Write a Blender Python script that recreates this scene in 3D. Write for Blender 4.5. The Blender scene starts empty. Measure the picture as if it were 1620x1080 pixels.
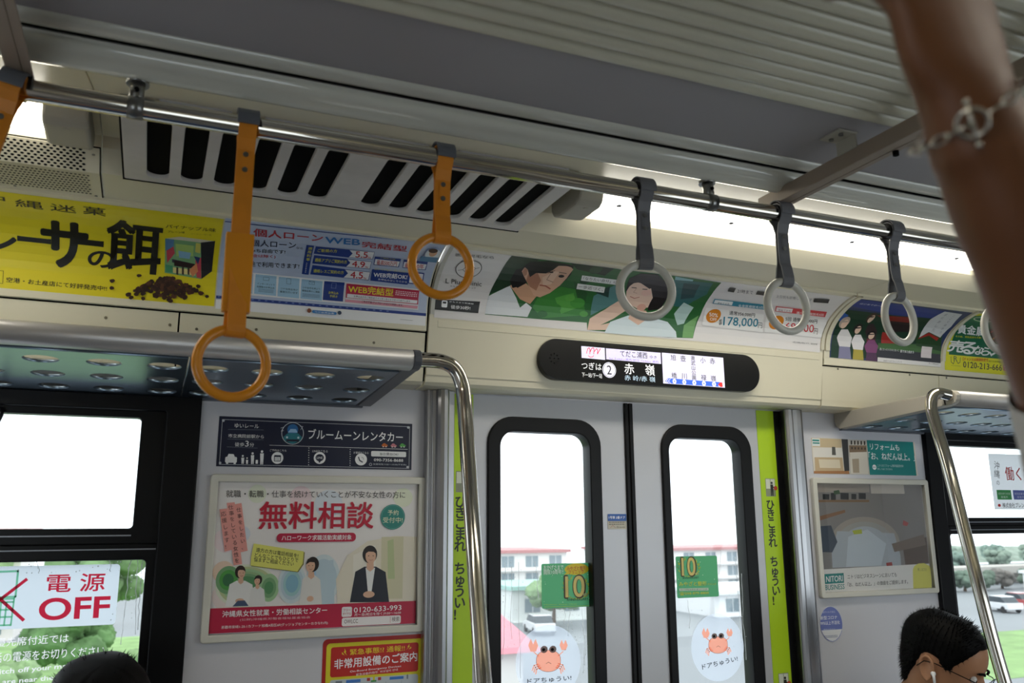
import bpy, bmesh, math, random
from mathutils import Vector, Matrix, noise
S = bpy.context.scene
C = S.collection
R = math.radians
# ---------------------------------------------------------------- camera, world, exposure
cd = bpy.data.cameras.new('camera'); cam = bpy.data.objects.new('camera', cd); C.objects.link(cam)
cd.sensor_width = 36; cd.lens = 30.0; cd.clip_start = .05; cd.clip_end = 2000
cam.matrix_world = Matrix.Translation((0, 0, 1.6)) @ Matrix([[0.9221822, -0.0759016, -0.3792347], [-0.3867121, -0.1956835, -0.9012002], [-0.0058075, 0.9777254, -0.2098079]]).to_4x4()
cd.dof.use_dof = True; cd.dof.focus_distance = 2.5; cd.dof.aperture_fstop = 5.6
S.camera = cam
S.view_settings.view_transform = 'Standard'; S.view_settings.look = 'None'
S.view_settings.exposure = 0.15; S.view_settings.gamma = 1.0; S.view_settings.use_curve_mapping = False
W = bpy.data.worlds.new('overcast_sky'); S.world = W; W.use_nodes = True
nt = W.node_tree; bg = nt.nodes['Background']
tc = nt.nodes.new('ShaderNodeTexCoord'); sx = nt.nodes.new('ShaderNodeSeparateXYZ'); cr = nt.nodes.new('ShaderNodeValToRGB')
nt.links.new(tc.outputs['Generated'], sx.inputs[0]); nt.links.new(sx.outputs['Z'], cr.inputs[0]); nt.links.new(cr.outputs[0], bg.inputs[0])
cr.color_ramp.elements[0].color = (.86, .93, 1, 1); cr.color_ramp.elements[1].color = (.95, .98, 1, 1)
SKY = 2.2
bg.inputs[1].default_value = SKY
LAMP = 8.0          # fluorescent tube covers
# ---------------------------------------------------------------- materials
_m = {}
def lin(h):
    v = [int(h[i:i+2], 16)/255 for i in (0, 2, 4)]
    return tuple(c/12.92 if c <= .04045 else ((c+.055)/1.055)**2.4 for c in v) + (1,)
def mat(name, col, rough=.5, metal=0, var=.06, scale=9, bump=0, emit=0, spec=.5, coat=0):
    if name in _m: return _m[name]
    m = bpy.data.materials.new(name); m.use_nodes = True; n = m.node_tree; p = n.nodes['Principled BSDF']
    c = lin(col) if isinstance(col, str) else tuple(col) + (1,)
    p.inputs['Roughness'].default_value = rough; p.inputs['Metallic'].default_value = metal
    p.inputs['Specular IOR Level'].default_value = spec; p.inputs['Coat Weight'].default_value = coat
    if emit:
        p.inputs['Emission Color'].default_value = c; p.inputs['Emission Strength'].default_value = emit
    p.inputs['Base Color'].default_value = c
    if var or bump:
        t = n.nodes.new('ShaderNodeTexCoord'); z = n.nodes.new('ShaderNodeTexNoise'); z.inputs['Scale'].default_value = scale; z.inputs['Detail'].default_value = 4
        n.links.new(t.outputs['Object'], z.inputs['Vector'])
        if var:
            r = n.nodes.new('ShaderNodeValToRGB'); k = 1-var
            r.color_ramp.elements[0].position = .3; r.color_ramp.elements[1].position = .7
            r.color_ramp.elements[0].color = (c[0]*k, c[1]*k, c[2]*k, 1); r.color_ramp.elements[1].color = tuple(min(1, x*(1+var*.5)) for x in c[:3]) + (1,)
            n.links.new(z.outputs[0], r.inputs[0]); n.links.new(r.outputs[0], p.inputs['Base Color'])
        if bump:
            b = n.nodes.new('ShaderNodeBump'); b.inputs['Strength'].default_value = bump; b.inputs['Distance'].default_value = .002
            n.links.new(z.outputs[0], b.inputs['Height']); n.links.new(b.outputs[0], p.inputs['Normal'])
    _m[name] = m; return m
def brushed(name, col, rough, axis):
    m = mat(name, col, rough, 1, 0); n = m.node_tree; p = n.nodes['Principled BSDF']
    t = n.nodes.new('ShaderNodeTexCoord'); mp = n.nodes.new('ShaderNodeMapping'); z = n.nodes.new('ShaderNodeTexNoise'); z.inputs['Scale'].default_value = 6
    sc = [60, 60, 60]; sc[axis] = .6; mp.inputs['Scale'].default_value = sc
    mr = n.nodes.new('ShaderNodeMapRange'); mr.inputs['To Min'].default_value = rough*.8; mr.inputs['To Max'].default_value = rough*1.25
    n.links.new(t.outputs['Object'], mp.inputs[0]); n.links.new(mp.outputs[0], z.inputs['Vector']); n.links.new(z.outputs[0], mr.inputs[0]); n.links.new(mr.outputs[0], p.inputs['Roughness'])
    return m
def glassy(name, tint=(1, 1, 1), refl=.05, rough=0):
    m = bpy.data.materials.new(name); m.use_nodes = True; n = m.node_tree; n.nodes.remove(n.nodes['Principled BSDF'])
    t = n.nodes.new('ShaderNodeBsdfTransparent'); t.inputs[0].default_value = tint + (1,)
    g = n.nodes.new('ShaderNodeBsdfGlossy'); g.inputs['Roughness'].default_value = rough
    lw = n.nodes.new('ShaderNodeLayerWeight'); lw.inputs[0].default_value = .25
    mr = n.nodes.new('ShaderNodeMapRange'); mr.inputs['To Min'].default_value = refl; mr.inputs['To Max'].default_value = min(1, refl*6)
    x = n.nodes.new('ShaderNodeMixShader'); n.links.new(lw.outputs['Facing'], mr.inputs[0]); n.links.new(mr.outputs[0], x.inputs[0])
    n.links.new(t.outputs[0], x.inputs[1]); n.links.new(g.outputs[0], x.inputs[2]); n.links.new(x.outputs[0], n.nodes['Material Output'].inputs[0])
    return m
def frosted(name, col, k):
    m = bpy.data.materials.new(name); m.use_nodes = True; n = m.node_tree; n.nodes.remove(n.nodes['Principled BSDF'])
    t = n.nodes.new('ShaderNodeBsdfTransparent'); g = n.nodes.new('ShaderNodeBsdfTranslucent'); g.inputs[0].default_value = lin(col); d = n.nodes.new('ShaderNodeBsdfDiffuse'); d.inputs[0].default_value = lin(col)
    a = n.nodes.new('ShaderNodeMixShader'); a.inputs[0].default_value = .3; b = n.nodes.new('ShaderNodeMixShader'); b.inputs[0].default_value = k
    n.links.new(g.outputs[0], a.inputs[1]); n.links.new(d.outputs[0], a.inputs[2]); n.links.new(t.outputs[0], b.inputs[1]); n.links.new(a.outputs[0], b.inputs[2]); n.links.new(b.outputs[0], n.nodes['Material Output'].inputs[0]); return m
def film(name, col, alpha, emit=0):
    m = mat(name, col, .4, 0, 0); m.node_tree.nodes['Principled BSDF'].inputs['Alpha'].default_value = alpha; return m
def translucent(name, col, k=.6):
    if name in _m: return _m[name]
    m = mat(name, col, .4, 0, 0); n = m.node_tree; p = n.nodes['Principled BSDF']; t = n.nodes.new('ShaderNodeBsdfTranslucent'); t.inputs[0].default_value = lin(col)
    x = n.nodes.new('ShaderNodeMixShader'); x.inputs[0].default_value = k; n.links.new(p.outputs[0], x.inputs[1]); n.links.new(t.outputs[0], x.inputs[2]); n.links.new(x.outputs[0], n.nodes['Material Output'].inputs[0]); return m
def ink(h, lit=0):
    if lit == 'thin': return translucent('ink_%s_on_pane' % h, h, .15)
    if lit == 'sheer': return translucent('ink_%s_sheer' % h, h, .8)
    k = 'ink_%s%s' % (h, '_lit' if lit else '')
    return mat(k, h, .38, 0, 0, emit=lit)
M_cream = mat('cream_panel', 'e6dfc6', .42, var=.03, scale=3)
M_wall = mat('grey_white_panel', 'd6d5da', .4, var=.02, scale=3)
M_ceil = mat('grey_ceiling_panel', 'a5a1a3', .55, var=.03, scale=4)
M_gloss = mat('glossy_white_moulding', 'd2d2c8', .08, var=.02, spec=.7)
M_rib = mat('ribbed_ceiling_panel', 'd4d0bc', .2, var=.03)
M_dark = mat('dark_gap', '040404', .8, var=0, spec=.1)
M_blackf = mat('black_window_frame', '07080b', .35, var=.1, spec=.25)
M_rubber = mat('black_rubber', '08080a', .4, var=.1, spec=.25)
M_chrome = brushed('polished_steel', 'cfcac0', .09, 2)
M_chromex = brushed('polished_steel_rail', 'cfcac0', .1, 0)
M_alu = brushed('satin_aluminium', 'b4b4b6', .3, 2)
M_alux = brushed('satin_aluminium_lip', 'c6c4c2', .36, 0); M_alux.node_tree.nodes['Principled BSDF'].inputs['Metallic'].default_value = .55
M_rackp = brushed('blue_grey_rack_panel', '8494a4', .3, 0)
M_bracket = mat('dark_grey_bracket', '5c5f66', .4, var=.04)
M_door = mat('door_silver_paint', 'c3c4c9', .36, metal=.25, var=.03, scale=5)
M_yel = mat('yellow_green_strip', 'b4d818', .42, var=.02)
M_orange = mat('orange_belt', 'd9861c', .45, var=.06, scale=40)
M_orangep = mat('orange_plastic', 'd88a1e', .22, var=.04)
M_belt = mat('charcoal_belt', '6a6a6e', .5, var=.08, scale=40)
M_ringg = mat('grey_plastic', 'd0cec4', .28, var=.03)
M_screw = mat('steel_screw', '8a8a88', .3, metal=1, var=.1)
M_beam = mat('beam_paint', 'a09080', .45, var=.04)
M_lens = mat('lamp_lens', (1, .955, .85), .4, var=0, emit=LAMP)
M_wbr = mat('warm_grey_bracket', 'b4aea2', .4, var=.03)
M_cap = mat('lamp_cap_plastic', 'b6b2a4', .5, var=.04)
M_vent = mat('vent_white', 'dedad6', .5, var=.05, scale=30)
M_glass = glassy('window_glass', (.97, .985, .98), .03)
M_pglass = glassy('poster_cover', (1, 1, 1), .05)
# ---------------------------------------------------------------- mesh helpers
class MB:
    def __init__(s): s.v = []; s.f = []; s.mi = []; s.sm = []
    def add(s, vs, fs, mi=0, sm=False):
        o = len(s.v); s.v += [tuple(v) for v in vs]
        for f in fs: s.f.append([i+o for i in f]); s.mi.append(mi); s.sm.append(sm)
    def box(s, x0, x1, y0, y1, z0, z1, mi=0):
        s.add([(x, y, z) for x in (x0, x1) for y in (y0, y1) for z in (z0, z1)], [(0,1,3,2),(4,6,7,5),(0,4,5,1),(2,3,7,6),(0,2,6,4),(1,5,7,3)], mi)
    def extrude(s, prof, x0, x1, th=0, mi=0, sm=False, close=False):
        # profile of (y, z) swept along x; th = thickness away from the cabin
        n = len(prof)
        if close:
            vs = [(x, y, z) for x in (x0, x1) for y, z in prof]
            s.add(vs, [(i, (i+1) % n, n+(i+1) % n, n+i) for i in range(n)], mi, sm)
            s.add(vs, [tuple(range(n))[::-1], tuple(range(n, 2*n))], mi)
            return
        off = []
        for i, (y, z) in enumerate(prof):
            a = prof[max(0, i-1)]; b = prof[min(n-1, i+1)]; ty, tz = b[0]-a[0], b[1]-a[1]; l = math.hypot(ty, tz) or 1
            off.append((y+tz/l*th, z-ty/l*th))
        vs = [(x, y, z) for x in (x0, x1) for y, z in prof] + [(x, y, z) for x in (x0, x1) for y, z in off]
        s.add(vs, [(i, i+1, n+i+1, n+i) for i in range(n-1)], mi, sm)
        s.add(vs, [(2*n+i, 3*n+i, 3*n+i+1, 2*n+i+1) for i in range(n-1)], mi, sm)
        s.add(vs, [(i, 2*n+i, 2*n+i+1, i+1) for i in range(n-1)] + [(n+i, n+i+1, 3*n+i+1, 3*n+i) for i in range(n-1)], mi)
        s.add(vs, [(0, n, 3*n, 2*n), (n-1, 3*n-1, 4*n-1, 2*n-1)], mi)
    def tube(s, path, r, n=16, mi=0, caps=True, closed=False, flat=None):
        P = [Vector(p) for p in path]; N = len(P); rr = r if hasattr(r, '__len__') else [r]*N
        rings = []; up = None
        for i in range(N):
            if closed: t = P[(i+1) % N]-P[i-1]
            else: t = P[min(N-1, i+1)]-P[max(0, i-1)]
            t.normalize()
            if up is None:
                up = Vector((0, 0, 1)) if abs(t.z) < .9 else Vector((0, 1, 0))
            b = t.cross(up)
            if b.length < 1e-5: b = t.cross(Vector((1, 0, 0)))
            b.normalize(); up = b.cross(t)
            fl = flat or 1
            rings.append([P[i]+b*math.cos(2*math.pi*k/n)*rr[i]+up*math.sin(2*math.pi*k/n)*rr[i]*fl for k in range(n)])
        vs = [v for q in rings for v in q]; fs = []
        for i in range(N if closed else N-1):
            for k in range(n):
                a = i*n+k; b2 = i*n+(k+1) % n; c = ((i+1) % N)*n+(k+1) % n; d = ((i+1) % N)*n+k
                fs.append((a, d, c, b2))
        s.add(vs, fs, mi, True)
        if caps and not closed: s.add(vs, [tuple(range(n))[::-1], tuple(range((N-1)*n, N*n))][::1], mi)
    def cyl(s, a, b, r, n=20, mi=0): s.tube([a, b], r, n, mi)
    def disc(s, c, r, axis='y', n=16, h=.002, mi=0):
        c = Vector(c); d = {'x': Vector((h, 0, 0)), 'y': Vector((0, -h, 0)), 'z': Vector((0, 0, -h))}[axis]; s.tube([c, c+d], r, n, mi)
    def ball(s, c, r, nu=16, nv=10, mi=0, sc=(1, 1, 1)):
        vs = []; 
        for j in range(nv+1):
            p = math.pi*j/nv
            for i in range(nu):
                a = 2*math.pi*i/nu; vs.append((c[0]+r*sc[0]*math.sin(p)*math.cos(a), c[1]+r*sc[1]*math.sin(p)*math.sin(a), c[2]+r*sc[2]*math.cos(p)))
        s.add(vs, [(j*nu+i, (j+1)*nu+i, (j+1)*nu+(i+1) % nu, j*nu+(i+1) % nu) for j in range(nv) for i in range(nu)], mi, True)
    def mesh(s, name, mats):
        me = bpy.data.meshes.new(name); me.from_pydata(s.v, [], s.f)
        for m in mats: me.materials.append(m)
        me.polygons.foreach_set('material_index', s.mi); me.polygons.foreach_set('use_smooth', s.sm); me.update()
        b = bmesh.new(); b.from_mesh(me); bmesh.ops.remove_doubles(b, verts=b.verts, dist=1e-6); bmesh.ops.recalc_face_normals(b, faces=b.faces); b.to_mesh(me); b.free()
        return me
    def obj(s, name, mats, parent=None, bevel=0):
        if not isinstance(mats, (list, tuple)): mats = [mats]
        return link(name, s.mesh(name, mats), parent, bevel)
def link(name, me, parent=None, bevel=0):
    o = bpy.data.objects.new(name, me); C.objects.link(o)
    if parent: attach(o, parent)
    if bevel:
        b = o.modifiers.new('edge', 'BEVEL'); b.width = bevel; b.segments = 2; b.limit_method = 'ANGLE'; b.angle_limit = R(40); b.harden_normals = False
    return o
def world_loc(p):
    v = Vector(p.location)
    return v if not p.parent else v + world_loc(p.parent)
def attach(o, parent):          # meshes are written in world coordinates; parents carry only a location
    o.parent = parent; o.location = Vector(o.location) - world_loc(parent)
def tag(o, label=None, cat=None, group=None, kind=None):
    if label: o['label'] = label
    if cat: o['category'] = cat
    if group: o['group'] = group
    if kind: o['kind'] = kind
    return o
def thing(name, loc, label, cat, group=None):
    o = bpy.data.objects.new(name, None); C.objects.link(o); o.location = loc; o.empty_display_size = .05
    return tag(o, label, cat, group)
def struct(o): o['kind'] = 'structure'; return o
def plate(loops, th, frame, bevel=0):
    # flat plate from closed loops (first = outline, rest = holes) in 2D, thickness th, mapped by frame(u, v, w)
    cu = bpy.data.curves.new('plate', 'CURVE'); cu.dimensions = '2D'; cu.fill_mode = 'BOTH'; cu.extrude = th/2; cu.bevel_depth = bevel; cu.bevel_resolution = 1
    for L in loops:
        sp = cu.splines.new('POLY'); sp.points.add(len(L)-1); sp.use_cyclic_u = True
        for p, q in zip(sp.points, L): p.co = (q[0], q[1], 0, 1)
    o = bpy.data.objects.new('plate', cu); C.objects.link(o); dg = bpy.context.evaluated_depsgraph_get(); dg.update()
    me = bpy.data.meshes.new_from_object(o.evaluated_get(dg)); bpy.data.objects.remove(o); bpy.data.curves.remove(cu)
    for v in me.vertices: v.co = frame(v.co.x, v.co.y, v.co.z)
    b = bmesh.new(); b.from_mesh(me); bmesh.ops.remove_doubles(b, verts=b.verts, dist=1e-6); bmesh.ops.recalc_face_normals(b, faces=b.faces); b.to_mesh(me); b.free()
    me.materials.clear(); return me
def rr(x0, y0, x1, y1, r, n=8):
    r = min(r, abs(x1-x0)/2-1e-6, abs(y1-y0)/2-1e-6)
    if r <= 1e-6: return [(x0, y0), (x1, y0), (x1, y1), (x0, y1)]
    out = []
    for cx, cy, a0 in ((x1-r, y0+r, -90), (x1-r, y1-r, 0), (x0+r, y1-r, 90), (x0+r, y0+r, 180)):
        for k in range(n+1): a = R(a0+90*k/n); out.append((cx+r*math.cos(a), cy+r*math.sin(a)))
    return out
def circ(cx, cy, rx, ry=None, n=28): return [(cx+rx*math.cos(2*math.pi*k/n), cy+(ry or rx)*math.sin(2*math.pi*k/n)) for k in range(n)]
def wallframe(y): return lambda u, v, w: (u, y-w, v)
def pobj(name, loops, th, frame, m, parent=None, bevel=0):
    me = plate(loops, th, frame, bevel); me.materials.append(m); return link(name, me, parent)
def bez(pts, n=8):              # Catmull-Rom through points
    P = [Vector(p) for p in pts]; out = []
    for i in range(len(P)-1):
        a = P[max(0, i-1)]; b = P[i]; c = P[i+1]; d = P[min(len(P)-1, i+2)]
        for k in range(n):
            t = k/n; out.append(.5*((2*b)+(c-a)*t+(2*a-5*b+4*c-d)*t*t+(3*b-a-3*c+d)*t**3))
    out.append(P[-1]); return out
# ---------------------------------------------------------------- the cabin shell (y = 2.2 is the door side wall, z = 0 the floor)
YW = 2.2; CY = .8              # wall plane, centre line of the car
XL, XR = -2.6, 5.2
WIN1 = (-1.30, .90, .10, 1.903); WIN2 = (2.478, .90, 4, 1.905); DOOR = (.745, .02, 1.862, 1.955)
hole = lambda q: [(q[0], q[1]), (q[2], q[1]), (q[2], q[3]), (q[0], q[3])]
struct(pobj('wall_back', [[(XL, 0), (XR, 0), (XR, 2.02), (XL, 2.02)], hole(WIN1), hole(DOOR), hole(WIN2)], .05, wallframe(YW+.025), M_wall))
OW = -.62
struct(pobj('wall_front', [[(XL, 0), (XR, 0), (XR, 2.4), (XL, 2.4)], hole((-1.9, .9, -.6, 1.9)), hole((1.5, .8, 4.6, 1.95))], .05, wallframe(OW-.025), mat('near_wall_lining', '8e8c88', .6)))  # unseen near wall, its grey darkened to cut bounced light
for nm, x in (('wall_left', XL), ('wall_right', XR)):
    b = MB(); b.box(x-.04, x, OW-.05, YW+.05, 0, 2.5); struct(b.obj(nm, M_wall))
b = MB(); b.box(XL, XR, OW-.05, YW+.05, -.06, 0); struct(b.obj('floor', mat('grey_vinyl_floor', '6d6f74', .5, var=.12, scale=30)))
COVE = [(2.106, 1.957), (2.102, 1.9828), (2.094, 2.0343), (2.087, 2.0775), (2.081, 2.1125), (2.0768, 2.1387), (2.0742, 2.1562), (2.0697, 2.173), (2.0633, 2.189), (2.0525, 2.2052), (2.0375, 2.2218), (2.02, 2.2363), (2, 2.2487), (1.98, 2.259), (1.96, 2.267), (1.9412, 2.273), (1.9238, 2.277), (1.915, 2.279)]
LOWER = [(2.2, 1.956), (2.135, 1.955), (2.118, 1.957), (2.109, 1.965), (2.105, 1.985)] + COVE[1:]
n_trim = [0]
def trim(mb, mats, bevel=0):
    n_trim[0] += 1; return struct(mb.obj('trim_%d' % n_trim[0], mats, None, bevel))
SEC = ((XL, .033), (.037, .6345), (.6415, 1.9505), (1.9555, 2.463), (2.467, XR))
for i, (a, c) in enumerate(SEC):
    b = MB()
    if i in (0, 1, 3, 4):
        # the seam between two lower panels stops at the poster ledge, so the cove above is one piece
        b.extrude([(2.2, 1.956), (2.135, 1.955), (2.118, 1.957), (2.109, 1.965), (2.105, 1.985), (2.0912, 2.09)], a, c, .012, sm=False)
    else: b.extrude(LOWER, a, c, .012)
    t = trim(b, M_cream)
for a, c in ((XL, .6345), (1.9555, XR)):
    b = MB(); b.extrude([(2.0905, 2.0935)] + [p for p in COVE if p[1] > 2.1], a, c, .012); trim(b, M_cream)
    b = MB(); b.extrude([(2.0905, 2.094), (2.082, 2.094), (2.080, 2.112), (2.0845, 2.114)], a, c, .003); trim(b, M_cream)
b = MB(); b.extrude([(2.0905, 2.106), (2.080, 2.107), (2.078, 2.124), (2.083, 2.126)], .665, 1.935, .003); trim(b, M_cream)
b = MB(); b.box(XL, XR, 2.125, 2.135, 1.97, 2.3); struct(b.obj('trim_%d' % (n_trim[0]+1), M_dark)); n_trim[0] += 1
# soffit above the posters and the lamp recess; mirrored on the camera side
def mir(P): return [(2*CY-y, z) for y, z in P]
for a, c in ((XL, -.1365), (-.1345, 1.9525), (1.9545, XR)):
    b = MB(); b.extrude([(1.925, 2.284), (1.915, 2.2865), (1.79, 2.292), (1.735, 2.324), (1.722, 2.343), (1.572, 2.343), (1.328, 2.272), (1.3075, 2.266)], a, c, .01); trim(b, M_cream)
b = MB(); b.extrude(mir([(2.1, 1.99), (2.09, 2.10), (2.05, 2.2), (1.925, 2.284), (1.79, 2.292), (1.735, 2.324), (1.722, 2.343), (1.572, 2.343), (1.3075, 2.266)]), XL, XR, -.01); trim(b, M_cream)
KC = .907           # the centre ceiling hangs a little lower than the lamp recess
def low(P): return [(y*KC, 1.6+(z-1.6)*KC) for y, z in P]
MOULD = low([(1.447, 2.338), (1.443, 2.333), (1.436, 2.326), (1.424, 2.322), (1.414, 2.325), (1.408, 2.331), (1.398, 2.333), (1.390, 2.337), (1.3845, 2.345), (1.383, 2.356)])
STRIP = low([(1.372, 2.364), (1.3695, 2.355), (1.360, 2.3525), (1.345, 2.355), (1.334, 2.361)])
for f in (lambda p: p, mir):
    b = MB(); b.extrude(f(MOULD), XL, XR, .004 if f is not mir else -.004, sm=True); trim(b, M_gloss)
    b = MB(); b.extrude(f(STRIP), XL, XR, .004 if f is not mir else -.004, sm=True); trim(b, M_gloss)
b = MB()
ZC = 1.6+.7625*KC
for y0, y1 in ((1.132*KC, 1.336*KC), (2*CY-1.336*KC, 2*CY-1.132*KC)): b.box(XL, XR, y0, y1, ZC, ZC+.01)
b.box(XL, XR, OW-.05, YW+.05, 2.41, 2.45)
struct(b.obj('ceiling', M_ceil))
b = MB()
for yy in (1.3775*KC, 2*CY-1.3775*KC): b.box(XL, XR, yy-.012, yy+.012, ZC, ZC+.004)
trim(b, M_dark)  # black filler over the moulding gap, standing in for the shade inside
b = MB(); y = 1.133*KC
k = 0
while y > .585:
    w = .036*KC; z = ZC
    b.extrude([(y, z-.001), (y-.002, z-.0085), (y-.007, z-.011), (y-.014, z-.0098), (y-.0205, z-.005), (y-.0245, z+.004), (y-.027, z+.016), (y-w, z+.018)], XL, XR, .002, sm=True); y -= w; k += 1
trim(b, M_rib)
# ---------------------------------------------------------------- windows and doors
def window(nm, x0, x1, z0, z1, up, lo, step):
    w = pobj(nm, [[(x0, z0), (x1, z0), (x1, z1), (x0, z1)], rr(step[0], step[1], step[2], step[3], .01)], .055, wallframe(2.185+.0275), M_blackf, None, .003)
    struct(w)
    zm = (up[1]+lo[3])/2
    s = pobj('sash', [[(step[0], zm+.002), (step[2], zm+.002), (step[2], step[3]), (step[0], step[3])], rr(*up, .012)], .03, wallframe(2.203+.015), M_blackf, w, .003)
    pobj('pane', [hole(up)], .004, wallframe(2.222), M_glass, s)
    s = pobj('sash', [[(step[0], step[1]), (step[2], step[1]), (step[2], zm-.002), (step[0], zm-.002)], rr(*lo, .012)], .034, wallframe(2.196+.017), M_blackf, w, .003)
    pobj('pane', [hole(lo)], .004, wallframe(2.222), M_glass, s)
    return w
win1 = window('window_1', WIN1[0], WIN1[2], WIN1[1], WIN1[3], (-1.2, 1.594, -.0255, 1.856), (-1.2, .97, .009, 1.529), (-1.23, .94, .029, 1.872))
win2 = window('window_2', WIN2[0], WIN2[2], WIN2[1], WIN2[3], (2.59, 1.612, 3.9, 1.868), (2.553, .97, 3.9, 1.562), (2.535, .94, 3.93, 1.885))
for z0, z1, xa, xb in ((1.5795, 1.5825, -1.22, -.03), (1.549, 1.5515, -1.22, .025), (1.50, 1.872, .0275, .0305)):
    b = MB(); b.box(xa, xb, 2.1835, 2.19, z0, z1); b.obj('sash_highlight', mat('edge_highlight', 'a8acb4', .35, metal=.4), win1)  # pale strips stand in for highlight lines on the glossy frame edges
for z0, z1, xa, xb in ((1.598, 1.601, 2.59, 3.9), (1.572, 1.5745, 2.55, 3.9)):
    b = MB(); b.box(xa, xb, 2.1835, 2.19, z0, z1); b.obj('sash_highlight', mat('edge_highlight', 'a8acb4', .35, metal=.4), win2)  # the same painted highlight lines on the right window
b = MB(); b.tube([(-.318, 2.19, 1.862), (-.318, 2.184, 1.845), (-.321, 2.18, 1.822)], [.006, .007, .003], 8); b.obj('latch', M_blackf, win1)
for nm, q in (('window_3', (-1.9, .9, -.6, 1.9)), ('window_4', (1.5, .8, 4.6, 1.95))):  # unseen; the right one is widened to brighten the right-hand wall
    x0, z0, x1, z1 = q
    o = struct(pobj(nm, [hole(q), rr(x0+.06, z0+.06, x1-.06, z1-.06, .02)], .05, wallframe(OW-.02), M_blackf))
    pobj('pane', [hole((x0+.05, z0+.05, x1-.05, z1-.05))], .004, wallframe(OW-.03), M_glass, o)
def streaks(nm, parent, spots, y, rnd):
    b = MB()
    for x, z0, z1 in spots:
        n = 12; P = []
        for i in range(n+1):
            t = i/n; x += rnd.gauss(0, .0016); P.append((x, y, z0+(z1-z0)*t))
        b.tube(P, [rnd.uniform(.0005, .0011) for _ in P], 6)
    for i in range(len(spots)*12):
        s = rnd.choice(spots); r = rnd.uniform(.0006, .0015); b.ball((s[0]+rnd.gauss(0, .03), y, s[1]+(s[2]-s[1])*rnd.random()), r, 6, 4, 0, (1, .5, 1.2))
    o = b.obj(nm, film('rain_water', 'f4f8fa', .55), parent); o['kind'] = 'stuff'; return o
rnd = random.Random(3)
streaks('raindrops', win1, [(-.012, 1.525, 1.36), (.002, 1.525, 1.37), (-.028, 1.525, 1.34), (-.22, 1.53, 1.5), (-.07, 1.53, 1.5)], 2.218, rnd)
def door(nm, x0, x1, wx, gx, sx, seal):
    d = struct(pobj(nm, [[(x0, .02), (x1, .02), (x1, 1.953), (x0, 1.953)], rr(wx[0], .62, wx[1], 1.892, .072)], .034, wallframe(2.2+.017), M_door))
    g = pobj('window_gasket', [rr(wx[0]-.001, .619, wx[1]+.001, 1.893, .073), rr(gx[0], .655, gx[1], 1.858, .045)], .042, wallframe(2.194+.021), M_rubber, d, .003)
    pobj('pane', [rr(gx[0]-.006, .65, gx[1]+.006, 1.864, .05)], .004, wallframe(2.222), M_glass, d)
    b = MB(); b.box(sx[0], sx[1], 2.1985, 2.2, .03, 1.953); strip = b.obj('caution_strip', M_yel, d)
    b = MB(); b.box(seal[0], seal[1], 2.193, 2.23, .02, 1.952); b.obj('edge_seal', M_rubber, d, .003)
    return d, strip
door1, strip1 = door('door_1', .745, 1.284, (.853, 1.197), (.884, 1.167), (.746, .808), (1.2835, 1.2975))
door2, strip2 = door('door_2', 1.312, 1.86, (1.411, 1.732), (1.430, 1.697), (1.769, 1.836), (1.2985, 1.3125))
b = MB(); b.box(1.836, 1.862, 2.197, 2.21, .02, 1.953); b.obj('edge_seal', M_rubber, door2, .002)
streaks('raindrops', door1, [(1.085, 1.37, 1.33), (1.105, 1.37, 1.3), (1.14, 1.37, 1.22), (.905, 1.5, 1.25), (.93, 1.49, 1.3), (.95, 1.5, 1.2), (1.15, 1.3, 1.2), (1, 1.5, 1.4)], 2.218, rnd)
streaks('raindrops', door2, [(1.49, 1.38, 1.3), (1.67, 1.5, 1.25), (1.69, 1.45, 1.2), (1.62, 1.52, 1.45)], 2.218, rnd)
def post(mb_pts):
    b = MB(); n = len(mb_pts)
    vs = [(x, y, z) for z in (0, 1.955) for x, y in mb_pts]
    b.add(vs, [(i, (i+1) % n, n+(i+1) % n, n+i) for i in range(n)], 0); b.add(vs, [tuple(range(n))[::-1], tuple(range(n, 2*n))])
    trim(b, M_alu, .002)
post([(.668, 2.2), (.668, 2.172), (.674, 2.170), (.677, 2.174), (.680, 2.174), (.682, 2.168), (.690, 2.166), (.692, 2.153), (.698, 2.147), (.708, 2.145), (.718, 2.148), (.724, 2.155), (.727, 2.168), (.745, 2.172), (.745, 2.2)])
post([(1.862, 2.2), (1.852, 2.165), (1.846, 2.16), (1.848, 2.153), (1.856, 2.149), (1.868, 2.147), (1.872, 2.150), (1.888, 2.148), (1.903, 2.148), (1.914, 2.153), (1.917, 2.165), (1.918, 2.2)])
b = MB(); b.box(XL, .66, 2.192, 2.2, .0, .1); struct(b.obj('baseboard_left', M_alu)); b = MB(); b.box(1.93, XR, 2.192, 2.2, .0, .1); struct(b.obj('baseboard_right', M_alu))
# screws and rivets on the lower cream panels
def pz(z): return 2.105-(z-1.985)*.0138/.105
b = MB()
for x, z in ((-.12, 2.065), (.016, 2.06), (.075, 2.055), (.21, 2.065), (.50, 2.055), (1.895, 2.005), (2.02, 2.085), (2.33, 2.085), (2.5, 2.085)): b.disc((x, pz(z), z), .0035, 'y', 10, .0012)
trim(b, M_dark if 0 else mat('panel_screw', '8a8470', .4, .5))
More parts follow.
